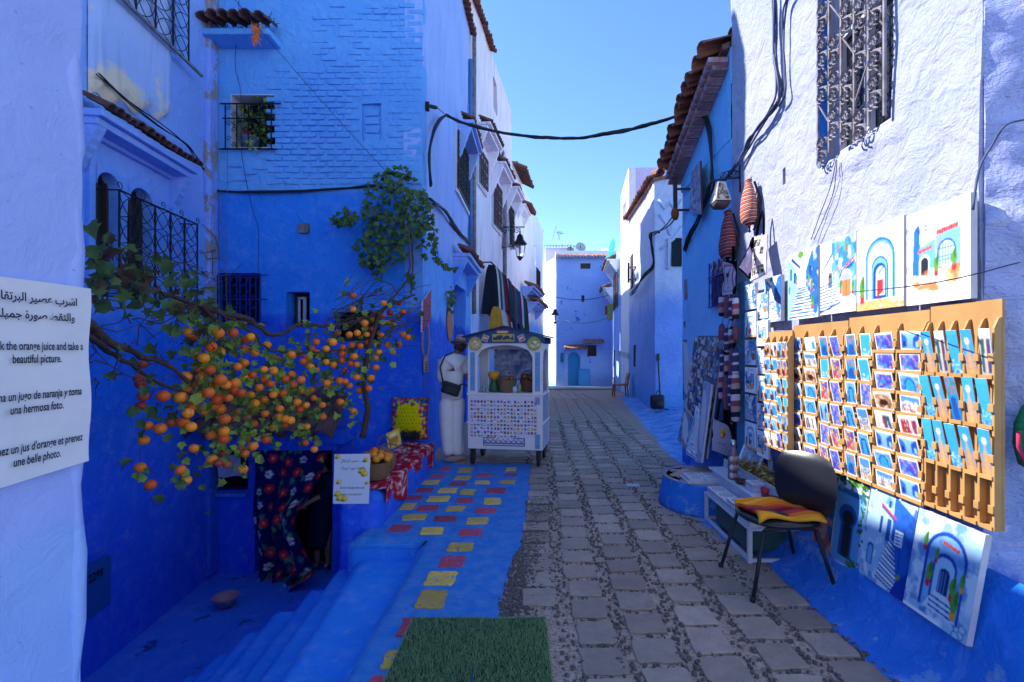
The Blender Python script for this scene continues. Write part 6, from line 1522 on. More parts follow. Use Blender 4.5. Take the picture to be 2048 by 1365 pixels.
def disc_pic(seed, bgc, cols):
    pc = Pic(26, 26, bgc, seed); r2 = random.Random(seed); pc.ring(.5, .5, .45, .45, .05, hx('5a7030'))
    for k in range(9): pc.ell(.5+r2.gauss(0, .15), .5+r2.gauss(0, .14), .09, .09, hx(r2.choice(cols)))
    pc.line(.25, .78, .75, .78, .035, hx('8a9a50')); return pc
def disc_mesh(pc, name, c, r_):
    me = pic_mesh(pc, name, M['print'], (c[0]-r_, c[1], c[2]-r_), (2*r_, 0, 0), (0, 0, 2*r_)); bm = bmesh.new(); bm.from_mesh(me)
    dl = [f for f in bm.faces if (Vector(f.calc_center_median())-Vector(c)).length > r_]; bmesh.ops.delete(bm, geom=dl, context='FACES'); bm.to_mesh(me); bm.free(); return me
link(disc_mesh(disc_pic(1, hx('d0b878'), ['e8a020', 'f0e0c0', 'c88020', 'f4f0e0']), 'round_sticker', (-HW+.115, -.026, 1.70), .095), 'round_sticker', cart)
link(disc_mesh(disc_pic(2, hx('b8b060'), ['e8e8d0', 'f4f0e0', 'd8d8a0', '6a9a40']), 'round_sticker', (HW-.115, -.026, 1.70), .095), 'round_sticker', cart)
pc = Pic(36, 14, hx('c8b850'), 4); r2 = random.Random(3)
for k in range(26): x = .05+k*.035; pc.line(x, .3+r2.uniform(-.1, .1), x+r2.uniform(0, .04), .65+r2.uniform(-.2, .2), .03, hx('26405a'))
pc.line(.05, .15, .95, .15, .03, hx('7a3a20')); me = pic_mesh(pc, 'name_sticker', M['print'], (-.17, -.024, 1.73), (.31, 0, 0), (0, 0, .10)); link(me, 'name_sticker', cart)
pc = Pic(20, 8, hx('d8684a'), 4)
for k in range(8): pc.line(.1+k*.1, .3, .15+k*.1, .7, .05, hx('f0d8a0'))
me = pic_mesh(pc, 'red_sticker', M['print'], (-.11, -.024, 1.84), (.17, 0, 0), (0, 0, .04)); link(me, 'red_sticker', cart)
for x_, a_ in ((-.27, 22), (.24, -22)):
    pc = Pic(14, 14, hx('d8c0b0'), 4); pc.rect(.12, .12, .88, .88, hx('c03028')); pc.ell(.35, .5, .2, .2, hx('e8d0c0')); pc.ell(.65, .55, .15, .2, hx('e8c8b0'))
    me = pic_mesh(pc, 'square_sticker', M['print'], (-.045, 0, -.045), (.09, 0, 0), (0, 0, .09)); me.transform(Matrix.Translation((x_, -.026, 1.775)) @ Matrix.Rotation(R(a_), 4, 'Y')); link(me, 'square_sticker', cart)
# flag sheet
pc = Pic(252, 130, hx('ded6dc'), 3); r2 = random.Random(44); FC = ['b02030', '1c3a90', 'e8e8f0', '206a40', 'd8b020', '101018', '5090c8', 'c86020', 'e8e8f0']
for i in range(20):
    for j in range(10):
        if j == 9 and i > 14: continue
        x = .028+i*.0485; y = .93-j*.098; w_, h_ = .032, .058; c3 = r2.sample(FC, 3); t_ = r2.random()
        if t_ < .45:
            for q in range(3): pc.rect(x, y-h_+h_*q/3, x+w_, y-h_+h_*(q+1)/3, hx(c3[q]))
        elif t_ < .75:
            for q in range(3): pc.rect(x+w_*q/3, y-h_, x+w_*(q+1)/3, y, hx(c3[q]))
        else: pc.rect(x, y-h_, x+w_, y, hx(c3[0])); pc.ell(x+w_/2, y-h_/2, w_*.25, h_*.25, hx(c3[1])); pc.rect(x, y-h_, x+w_*.35, y-h_*.5, hx(c3[2]), .6)
me = pic_mesh(pc, 'flag_sheet', M['print'], (-.515, -.004, .40), (.98, 0, 0), (0, 0, .545)); link(me, 'flag_sheet', cart)
# blue lattice motif
mb = MB(); lb = simple('lattice_blue', (.03, .16, .42), .5)
x0, x1, z0_, z1_ = -.30, .28, .285, .39
for (a, b_) in (((x0, z0_), (x1, z0_)), ((x0, z0_), (x0, z1_)), ((x1, z0_), (x1, z1_)), ((x0, z1_), (x0+.16, z1_)), ((x1, z1_), (x1-.16, z1_)), ((x0, z0_+.03), (x1, z0_+.03))): mb.bar((a[0], -.006, a[1]), (b_[0], -.006, b_[1]), .010, .012, up=(0, 1, 0))
for k in range(8): xx = x0+(x1-x0)*k/8; dx = (x1-x0)/8; mb.bar((xx, -.007, z0_+.02), (xx+dx, -.007, z1_-.01*(k % 2)), .008, .010, up=(0, 1, 0)); mb.bar((xx+dx, -.009, z0_+.02), (xx, -.009, z1_-.03), .008, .010, up=(0, 1, 0))
mb.build('lattice_motif', lb, cart)
for (x_, y_) in ((-HW+.06, .05), (HW-.06, .05), (-HW+.06, D_-.08), (HW-.06, D_-.08)):
    mb = MB(); mb.lathe([(.10, -.018), (.105, -.012), (.105, .012), (.10, .018)], n=18); mb.xf(Matrix.Translation((x_, y_, .105)) @ Matrix.Rotation(R(90), 4, 'Y')); wh = mb.build('wheel', simple('rubber_black', (.015, .015, .018), .7) if 'rub' not in M else M['rub'], cart); M['rub'] = wh.data.materials[0]
    mb = MB(); mb.lathe([(.05, -.021), (.05, .021)], n=12); mb.xf(Matrix.Translation((x_, y_, .105)) @ Matrix.Rotation(R(90), 4, 'Y')); mb.build('hub', M['iron_rust'], wh)
    mb = MB(); mb.bar((x_-.03, y_, .10), (x_-.03, y_, .23), .008, .04); mb.bar((x_+.03, y_, .10), (x_+.03, y_, .23), .008, .04); mb.box((x_-.04, y_-.035, .21), (x_+.04, y_+.035, .229)); mb.build('caster', M['iron_rust'], wh)
ctrot = R(-8.7); cart.location = (-.455, 6.66, 0); cart.rotation_euler = (0, 0, ctrot)
MC = Matrix.Translation((-.455, 6.66, 0)) @ Matrix.Rotation(ctrot, 4, 'Z')
# goods standing in the cart
def on_cart(x, y, z=1.012): return MC @ Vector((x, y, z))
c_ = on_cart(0.0, .16); bk = thing('wicker_basket', 'wicker basket with a tall hoop handle at the front of the cart counter', 'basket', c_)
mb = MB(); basket(mb, c_, .105, .14, .17); mb.build('bowl', M['wicker'], bk)
mb = MB(); mb.tube([c_+Vector((.125*math.cos(a), 0, .165+.16*math.sin(a))) for a in np.linspace(0, math.pi, 16)], .011, 6); mb.build('handle', M['wicker'], bk)
mb = MB(); r2 = random.Random(4)
for k in range(12): mb.ball(c_+Vector((r2.uniform(-.08, .08), r2.uniform(-.08, .08), .17+r2.uniform(0, .03))), .034, 8, 6)
mb.build('bread_rolls', simple('baked_brown', (.28, .11, .04), .7), bk)
c_ = on_cart(.30, .3); bk = thing('dark_wicker_basket', 'second darker wicker basket heaped high at the right of the cart counter', 'basket', c_)
mb = MB(); basket(mb, c_, .12, .145, .16); mb.build('bowl', M['wicker_dark'], bk); mb = MB()
for k in range(16): mb.ball(c_+Vector((r2.uniform(-.09, .09), r2.uniform(-.09, .09), .17+r2.uniform(0, .07))), .036, 8, 6)
mb.build('fruit', simple('dark_fruit', (.22, .09, .03), .6), bk)
mb = MB(); mb.tube([c_+Vector((.13*math.cos(a), .05, .17+.13*math.sin(a))) for a in np.linspace(0, math.pi, 14)], .01, 6); mb.build('handle', M['wicker_dark'], bk)
c_ = on_cart(-.20, .2); jc = thing('juice_press', 'green citrus press with a yellow hopper on the cart', 'juicer', c_)
mb = MB(); mb.lathe([(.07, 0), (.08, .01), (.075, .10), (.05, .14), (.05, .17)], c_, 16); mb.build('body', simple('dark_green_metal', (.03, .12, .03), .4), jc)
mb = MB(); mb.lathe([(.04, .17), (.085, .22), (.088, .29), (.075, .29), (.05, .2)], c_, 16); mb.build('hopper', simple('orange_yellow_plastic', (.75, .33, .02), .4), jc)
mb = MB(); mb.bar(c_+Vector((-.06, 0, .05)), c_+Vector((-.06, -.06, .26)), .012); mb.build('lever', M['iron'], jc)
for i, (x, y, h_, col, lab) in enumerate(((.12, .1, .09, (.55, .55, .6), 'small glass tumbler to the right of the hooped basket'), (.17, .2, .12, (.3, .4, .2), 'green bottle behind the tumblers on the cart'), (-.33, .12, .10, (.2, .35, .3), 'greenish jar near the left post of the cart'), (-.08, .42, .13, (.5, .45, .4), 'pale jug at the back of the cart counter'))):
    c_ = on_cart(x, y); mb = MB(); mb.lathe([(.022, 0), (.03, .005), (.032, h_*.7), (.018, h_*.9), (.018, h_), (.012, h_)], c_, 12); top(mb, 'jar', simple('jar_glass_%d' % i, col, .2), lab, 'jar', 'jars on the cart counter', c_)
# hanging cloths inside the back of the cart (seller's things seen through the arch)
pc = Pic(40, 30, hx('8898b8'), 9); pc.mottle(.9, 7, hx('4060a0'), thr=0); pc.mottle(.8, 12, hx('c8d0e0'), thr=.1)
r2 = random.Random(5)
for k in range(60): x, y = r2.random(), r2.random(); pc.rect(x, y, x+.03, y+.06, hx(r2.choice(['2a4a90', '803030', 'c0c8d8', '5070a0', '182848'])))
mb_ = thing('magnet_sheet', 'mottled sheet of blue and white souvenirs hanging in the back of the cart', 'display sheet', on_cart(-.05, D_-.05, 1.2))
q0 = on_cart(-.30, D_-.07, 1.16); q1 = on_cart(.35, D_-.07, 1.16); me = pic_mesh(pc, 'sheet', M['print'], q0-WORLD[mb_.name], q1-q0, (0, 0, .46)); link(me, 'sheet', mb_)

# ---------------- street lamps
def lantern_parts(t, c, s=1.0, mat='iron'):
    """hexagonal street lantern hanging below point c"""
    mb = MB()
    def ring(r_, z): return [c+Vector((r_*math.cos(a), r_*math.sin(a), z)) for a in [math.pi/6+k*math.pi/3 for k in range(6)]]
    mb.lathe([(.015*s, 0), (.03*s, -.04*s), (.015*s, -.08*s), (.05*s, -.12*s), (.09*s, -.16*s), (.13*s, -.30*s), (.23*s, -.42*s), (.235*s, -.45*s), (.0, -.45*s)], c, 6); mb.build('cap', M[mat], t, fixn=True)
    mb = MB(); a, b_ = ring(.20*s, -.45*s), ring(.12*s, -.86*s)
    for i in range(6): mb.bar(a[i], b_[i], .016*s); mb.bar(b_[i], b_[(i+1) % 6], .016*s); mb.bar(a[i], a[(i+1) % 6], .018*s)
    mb.lathe([(.12*s, -.86*s), (.05*s, -.95*s), (.0, -1.0*s)], c, 6); mb.build('frame', M[mat], t)
    mb = MB(); mb.lathe([(.045*s, -.47*s), (.05*s, -.55*s), (.05*s, -.72*s), (.03*s, -.76*s)], c, 10); mb.build('lamp_tube', M['wood_white'], t)
    g_ = MB(); a, b_ = ring(.192*s, -.46*s), ring(.114*s, -.85*s); g_.add(a+b_, [(i, (i+1) % 6, 6+(i+1) % 6, 6+i) for i in range(6)], False); g_.build('glass', gm, t, fixn=False)
YL = 15.5; cL = P(1040, 462, YL); lm = thing('street_lamp', 'black wrought iron lantern on a scrolled bracket over the left of the street', 'street lamp', cL)
lantern_parts(lm, cL, .98)
frLm = Fr((WX(YL), YL), (1, 0, 0), (0, -1, 0)); mb = MB(); d_ = cL.x-WX(YL); mb.bar((WX(YL), YL, cL.z+.12), (cL.x+.15, YL, cL.z+.12), .03); mb.bar((WX(YL)+.02, YL, cL.z+.3), (WX(YL)+.02, YL, cL.z-.6), .03); mb.bar((cL.x, YL, cL.z+.12), cL, .02)
for (u_, z_, r_) in ((.12, -.0, .12), (.34, .2, .09), (.5, .0, .1)): spiral(mb, frLm, u_, cL.z+z_, 0, r_, 1.4, 0, 1, .012)
mb.bar((WX(YL), YL, cL.z-.55), (WX(YL)+.4, YL, cL.z-.5), .02); mb.build('bracket', M['iron'], lm)
YL = 26.5; cL = P(1110, 615, YL); l2 = thing('street_lamp', 'small distant lantern on the whitewashed flank of the far house', 'street lamp', cL); lantern_parts(l2, cL, .95)
mb = MB(); mb.bar(cL+Vector((-.6, 1.2, .3)), cL+Vector((0, 0, .05)), .03); mb.bar(cL+Vector((-.6, 1.2, .6)), cL+Vector((0, 0, .05)), .02); mb.build('bracket', M['iron'], l2)
# white metal lantern on the right wall
YL = 4.97; cL = P(1441, 367, YL); l3 = thing('wall_lantern', 'square pierced metal lantern hanging from a bracket on the right wall above the backpacks', 'lantern', cL)
mb = MB(); s_ = .075
for sx_, sy_ in ((-1, -1), (1, -1), (1, 1), (-1, 1)):
    mb.bar(cL+Vector((sx_*.035, sy_*.035, 0)), cL+Vector((sx_*s_, sy_*s_, -.19)), .008)
for z_, w_ in ((0, .035), (-.19, s_)):
    c4 = [cL+Vector((a*w_, b_*w_, z_)) for a, b_ in ((-1, -1), (1, -1), (1, 1), (-1, 1))]
    for i in range(4): mb.bar(c4[i], c4[(i+1) % 4], .010)
mb.build('frame', M['wood_white'], l3)
for (ax, sg_) in ((0, -1), (0, 1), (1, -1), (1, 1)):
    pc = Pic(14, 20, hx('c8c0a8'), 3); r2 = random.Random(ax*2+sg_)
    for k in range(14): x, y = r2.random(), r2.random(); pc.ring(x, y, .13, .1, .3, hx('2a2624'))
    t0 = Vector((1, 0, 0)) if ax == 0 else Vector((0, 1, 0)); n0 = Vector((0, sg_, 0)) if ax == 0 else Vector((sg_, 0, 0))
    def tr(U, V, t0=t0, n0=n0):
        w_ = s_-.04*V; return np.stack([(cL[i]-WORLD[l3.name][i])+t0[i]*(2*U-1)*w_+n0[i]*w_+(0, 0, 1)[i]*(-.19+.19*V) for i in range(3)], -1)
    me = pic_mesh(pc, 'pierced_panel', M['print'], (0, 0, 0), (0, 0, 0), (0, 0, 0), tr); link(me, 'pierced_panel', l3)
mb = MB(); mb.lathe([(.085, -.19), (.115, -.21), (.075, -.26), (.0, -.26)], cL, 4, Matrix.Rotation(R(45), 4, 'Z')); mb.build('bowl', M['iron_rust'], l3)
mb = MB(); mb.bar(P(1420, 362, YL), P(1481, 355, YL), .014); mb.bar(P(1480, 330, YL), P(1480, 385, YL), .014); mb.tube([P(1436, 362, YL), P(1450, 345, YL), P(1468, 340, YL), P(1480, 345, YL)], .006, 5)
frq = Fr((P(1420, 0, YL).x, YL), (1, 0, 0), (0, -1, 0)); spiral(mb, frq, .13, P(1450, 352, YL).z, 0, .04, 1.3, 0, 1, .005); spiral(mb, frq, .22, P(1450, 349, YL).z, 0, .05, 1.3, 0, 1, .005); mb.bar(P(1441, 361, YL), cL, .01); mb.build('bracket', M['iron'], l3)

# ---------------- cables
def cable(pts, r_, name='cable', mat='cable', label='', grp=None, wob=.0, strands=1, sp=.012):
    r2 = random.Random(int(pts[0][0]*100+len(pts)))
    t_ = thing(name, label, 'cable', pts[0], grp)
    for s_ in range(strands):
        q = [Vector(p)+Vector((r2.gauss(0, sp), r2.gauss(0, sp), r2.gauss(0, sp))) if strands > 1 else Vector(p) for p in pts]
        limb(q, r_, r_, wob=wob, n=5, sub=4).build('strand', M[mat], t_)
    return t_
def arc(p, q, sag, n=10):
    p, q = Vector(p), Vector(q); return [p.lerp(q, i/n)-Vector((0, 0, sag*4*(i/n)*(1-i/n))) for i in range(n+1)]
A_ = P(893, 232, 8.2); A_.x = -1.50; A_.z = EYE-(232-VY)/F*8.2; A_ = P(893, 232, 7.9); B_ = P(1362, 230, 6.4)
cable(arc(A_, B_, .34, 14), .02, 'overhead_cable', label='thick twisted bundle of black cables sagging across the street', strands=3, sp=.008)
cable([onX(862, 372, -1.56), onX(857, 310, -1.56), onX(866, 262, -1.56), onX(880, 238, -1.54), A_], .018, 'wall_cable', label='black cable loop rising on the tall blue street house near its corner', strands=2, sp=.012)
mb = MB(); mb.bar(onX(856, 212, -1.6), onX(873, 216, -1.5), .04); mb.bar(onX(873, 214, -1.5), A_, .01); mb.bar(onX(855, 205, -1.6), onX(855, 222, -1.6), .05); top(mb, 'cable_clamp', M['iron'], 'iron cable anchor at the top of the black loop on the left house', 'anchor')
cable([P(398, 328, 6.5), P(412, 345, 6.6), P(428, 372, 6.72), P(440, 381, 6.76), P(520, 384, 6.76), P(600, 383, 6.76), P(700, 377, 6.76), P(745, 373, 6.75), P(800, 380, 6.74)], .012, 'wall_cable', label='bundle of cables running level across the deep blue brick house', strands=3, sp=.01, mat='cable')
cable([onL(175, 150)+nL*.1, onL(230, 200)+nL*.12, onL(300, 252)+nL*.12, onL(355, 292)+nL*.12, P(398, 328, 6.5)], .007, 'wall_cable', label='twisted cable descending above the left tiled hood', strands=3, sp=.012)
cable(arc(P(470, 0, 6.2), P(783, 355, 6.5), .04, 4), .004, 'thin_wire', label='single thin wire slanting down across the brick house to the ivy')
cable([P(478, 0, 6.7), P(476, 60, 6.7), P(470, 130, 6.7), P(482, 190, 6.7), P(484, 310, 6.7), P(505, 420, 6.72), P(517, 460, 6.72), P(516, 560, 6.72)], .004, 'thin_wire', label='thin dark wire hanging straight down past the plant window')
for x_, lab in ((440, 'left one of two pale strings hanging before the blue grille'), (454, 'right one of two pale strings hanging before the blue grille')): cable([P(x_+1, 300 if x_ > 445 else 380, 6.7), P(x_, 470, 6.7), P(x_-2, 560, 6.69), P(x_, 650, 6.7)], .004, 'pale_string', 'iron_white', lab)
r_pts = lambda L_, off=.05: [onX(a, b_, XR-off) for a, b_ in L_]
cable(r_pts([(1549, -60), (1548, 40), (1549, 120), (1556, 180), (1548, 215), (1520, 255), (1498, 285), (1480, 320), (1458, 352), (1440, 372)]), .010, 'wall_cable', label='thick bundle of painted cables bending down the sunlit right wall', strands=5, sp=.016, mat='cable_blue')
cable(r_pts([(1585, -20), (1568, 20), (1566, 80), (1568, 150), (1570, 190), (1558, 215)]), .009, 'wall_cable', label='separate cable joining the bundle from the right below the eaves', mat='cable_blue', strands=2, sp=.006)
cable([P(1362, 230, 6.4), onX(1395, 222, 2.04), onX(1415, 245, 2.04), onX(1422, 300, 2.04), onX(1425, 350, 2.04), onX(1422, 380, 2.04), onX(1400, 430, 2.04), onX(1380, 470, 2.04), onX(1368, 500, 2.04)], .013, 'wall_cable', label='black cable bundle dropping below the terracotta eaves in the shade', strands=4, sp=.015)
cable(r_pts([(1672, 320), (1662, 370), (1640, 430), (1622, 480)], .04), .003, 'thin_wire', label='left wire hanging from the grille window to the small canvases'); cable(r_pts([(1674, 320), (1668, 380), (1650, 430), (1628, 480)], .04), .003, 'thin_wire', label='right wire hanging from the grille window to the small canvases')
cable([P(1946, 420, 2.2), P(1958, 340, 2.22), P(1985, 290, 2.22), P(2010, 252, 2.18), P(2048, 240, 2.15), P(2080, 236, 2.1)], .005, 'painted_wire', 'cable_blue', 'thin blue wire creeping up the rough corner at the right edge')
cable([P(1870, 566, 2.04), P(1700, 585, 2.8)][::-1]+[P(2040, 525, 2.08)], .0028, 'thin_wire', label='fine dark wire stretched in front of the upper canvases')
# left trim cables along street house
cable([onX(862, 400, -1.58), onX(890, 425, -1.58), onX(915, 458, -1.58), onX(940, 487, -1.58)], .018, 'wall_cable', label='tangled cable bundle running along the blue street house above the ivy', strands=4, sp=.03)
# far cables
cable(arc(P(1080, 585, 24), P(1225, 588, 26), .35, 8), .018, 'overhead_cable', label='upper of two dark cables crossing before the far blue house'); cable(arc(P(1130, 641, 27), P(1222, 633, 25), .25, 8), .02, 'overhead_cable', label='lower pale cable crossing before the far blue house', mat='iron_white')
cable([P(1318, 300+165, 12.2), P(1302, 470, 12.6), P(1304, 500, 12.6), P(1306, 530, 12.6), P(1290, 555, 13.4), P(1270, 580, 15), P(1262, 590, 17)], .02, 'wall_cable', label='black cable bundle crawling down the corner of the buttress house', strands=3, sp=.03)
cable([P(1305, 468, 12.3), P(1330, 455, 11), P(1350, 432, 9), P(1356, 425, 8)], .016, 'wall_cable', label='cable strung from the buttress house corner to the rusty post', strands=2, sp=.02)
# ================================================================== RIGHT-HAND DISPLAY
W_ = hx('f4f6f8'); B1 = hx('1f6fb8'); B2 = hx('6fb4de'); B3 = hx('0f4690'); B4 = hx('bfe0f0'); T1 = hx('2aa0c8'); RD = hx('c8303a'); SA = hx('d89a4a'); GR = hx('5a9a3a'); BK = hx('20242e')
def pot(pc, x, y, s=1, c=RD): pc.poly([(x-.025*s, y+.05*s), (x+.025*s, y+.05*s), (x+.018*s, y), (x-.018*s, y)], c); pc.ell(x, y+.09*s, .03*s, .05*s, GR); pc.ell(x+.01*s, y+.12*s, .015*s, .04*s, hx('3a7a2a'))
def tiles_roof(pc, x0, y0, x1, y1, h=.03):
    pc.poly([(x0, y0), (x1, y1), (x1+.02, y1+h), (x0+.01, y0+h)], RD)
    n_ = 9
    for i in range(n_): t_ = i/n_; pc.line(x0+(x1-x0)*t_, y0+(y1-y0)*t_, x0+(x1-x0)*t_+.01, y0+(y1-y0)*t_+h, .004, hx('e88a80'))
def pic_stairs(seed, w=84, h=108):
    pc = Pic(w, h, W_, seed); pc.mottle(.8, 4, B4, thr=0); r2 = random.Random(seed)
    pc.poly([(0, 0), (0, .95), (.18, .85), (.36, .62), (.36, .35), (.1, 0)], hx('8ec6e6')); pc.poly([(.62, .35), (.62, .7), (.8, .95), (1, 1), (1, 0), (.9, 0)], B1); pc.mottle(.5, 7, B3, lambda x, y: (x > .6)*1.0, 0); pc.mottle(.5, 9, W_, lambda x, y: (x > .6)*1.0, .08)
    for k in range(11):
        y = .02+k*.052*(1-.02*k); x0, x1 = .05+.03*k, .9-.028*k; pc.poly([(x0, y), (x1, y+.01), (x1-.01, y+.03), (x0+.01, y+.024)], B3 if k % 2 == 0 else B1); pc.poly([(x0+.01, y+.024), (x1-.01, y+.03), (x1-.02, y+.05), (x0+.02, y+.046)], W_)
    pc.poly([(.12, .9), (.42, .74), (.44, .78), (.15, .95)], B3); tiles_roof(pc, .4, .72, .55, .84); pc.ell(.45, .95, .10, .05, GR)
    pc.rect(.08, .6, .16, .78, BK, .8); pc.rect(.22, .55, .3, .7, B3); pc.rect(.72, .6, .8, .75, B3); pot(pc, .06, .33, 1.3, hx('e8c040')); pot(pc, .3, .52, 1); pot(pc, .82, .12, 1.4); pot(pc, .80, .38, 1.2); pot(pc, .72, .5); return pc
def pic_street(seed, w=90, h=108):
    pc = Pic(w, h, W_, seed); pc.mottle(.5, 4, B4, thr=.05); pc.poly([(.35, .95), (1, 1), (1, .18), (.35, .42)], hx('5aa8d8')); pc.mottle(.7, 8, B1, lambda x, y: ((x > .35)&(y > .4))*1.0, 0); pc.mottle(.6, 12, W_, lambda x, y: ((x > .35)&(y > .4))*1.0, .1)
    pc.poly([(.02, .55), (.35, .78), (.35, .83), (.05, .6)], B1); tiles_roof(pc, .05, .62, .34, .84, .03); tiles_roof(pc, .38, .52, .56, .60, .03); tiles_roof(pc, .6, .52, .96, .68, .035)
    for k in range(3): pc.line(.58, .50-k*.015, .97, .65-k*.015, .006, B3)
    pc.arch(.30, .35, .1, .22, BK, .85); pc.arch(.48, .3, .12, .26, hx('a8d4ec')); pc.arch(.75, .22, .3, .34, W_); pc.arch(.75, .22, .25, .3, B3, .6); pc.rect(.64, .2, .86, .42, hx('b88048')); pc.line(.75, .2, .75, .42, .006, hx('704820'))
    for k in range(9): y = .06+k*.042; x1 = .62-.03*k; pc.poly([(0, y-.02), (x1, y+.02), (x1, y+.035), (0, y)], B1 if k % 2 else B3)
    pc.poly([(.0, 0), (.9, .0), (.95, .2), (.62, .2), (.3, .06)], hx('e8f2f8')); pc.line(.0, .03, .6, .14, .012, B3); pot(pc, .60, .25, 1.2); pot(pc, .92, .22, 1.2); pc.rect(.72, .8, .8, .9, hx('8a7a50')); pc.rect(.5, .8, .56, .92, hx('8a7a70')); return pc
def pic_arch(seed, w=84, h=108, dark=False):
    pc = Pic(w, h, W_, seed); pc.mottle(.7, 4, B4, thr=.05); pc.mottle(.5, 8, hx('8fd0d8'), lambda x, y: (y > .8)*1.0, .02)
    pc.arch(.52, .12, .62, .72, B1); pc.arch(.52, .12, .56, .69, B2, .8); pc.arch(.52, .12, .50, .655, hx('dceff8')); pc.arch(.52, .12, .36, .50, B3); pc.arch(.52, .12, .32, .48, B2); pc.arch(.52, .12, .27, .42, B3 if not dark else BK); pc.arch(.54, .16, .19, .34, hx('cfe6f4')); pc.line(.5, .42, .62, .5, .01, B1)
    pc.poly([(.46, .14), (.6, .2), (.6, .34), (.46, .34)], RD); pc.rect(.49, .13, .505, .34, hx('901020')); pc.rect(.0, .0, 1, .11, hx('e0b070')); pc.mottle(.9, 9, hx('b87830'), lambda x, y: (y < .12)*1.0, 0); pc.mottle(.9, 9, hx('f4e8d0'), lambda x, y: (y < .12)*1.0, .1); pot(pc, .13, .08, 2.2); return pc
def pic_square(seed, w=96, h=108):
    pc = Pic(w, h, hx('fbfbfb'), seed); pc.poly([(.10, .32), (.13, .8), (.22, .86), (.24, .55), (.24, .3)], B1); pc.mottle(.7, 9, B3, lambda x, y: (x < .24)*(y > .3)*(y < .85)*1., 0)
    pc.poly([(.22, .3), (.22, .6), (.48, .66), (.5, .3)], hx('6aaede')); pc.poly([(.5, .3), (.5, .7), (.86, .72), (.86, .34)], hx('78b8e2')); pc.mottle(.6, 9, W_, lambda x, y: (y > .3)*(y < .72)*(x > .22)*1., .08); pc.mottle(.6, 9, B1, lambda x, y: (y > .3)*(y < .72)*(x > .22)*(x < .86)*1., .06)
    tiles_roof(pc, .20, .535, .42, .565, .04); tiles_roof(pc, .50, .69, .82, .715, .05); pc.arch(.31, .30, .18, .22, W_); pc.arch(.31, .30, .13, .19, BK); pc.arch(.66, .36, .28, .27, B3); pc.arch(.66, .36, .24, .25, B4)
    for k in range(6): pc.line(.56+k*.04, .37, .56+k*.04, .58, .004, B1)
    for k in range(5): pc.line(.55, .38+k*.04, .77, .38+k*.04, .004, B1)
    for k in range(2): pc.rect(.31, .76+k*.045, .35, .79+k*.045, hx('707080'))
    pc.poly([(.12, .16), (.14, .31), (.34, .27), (.45, .33), (.86, .36), (.84, .2), (.5, .12)], hx('e8b888')); pc.mottle(.8, 9, hx('c87030'), lambda x, y: (y < .36)*(y > .12)*(x > .12)*(x < .86)*1., .02); pc.mottle(.9, 7, hx('fbfbfb'), lambda x, y: (y < .36)*1., .12); pc.mottle(.6, 8, hx('8ab8c8'), lambda x, y: (y > .78)*1., .12); pot(pc, .5, .27, 1.4); pot(pc, .77, .30, 1.4); return pc
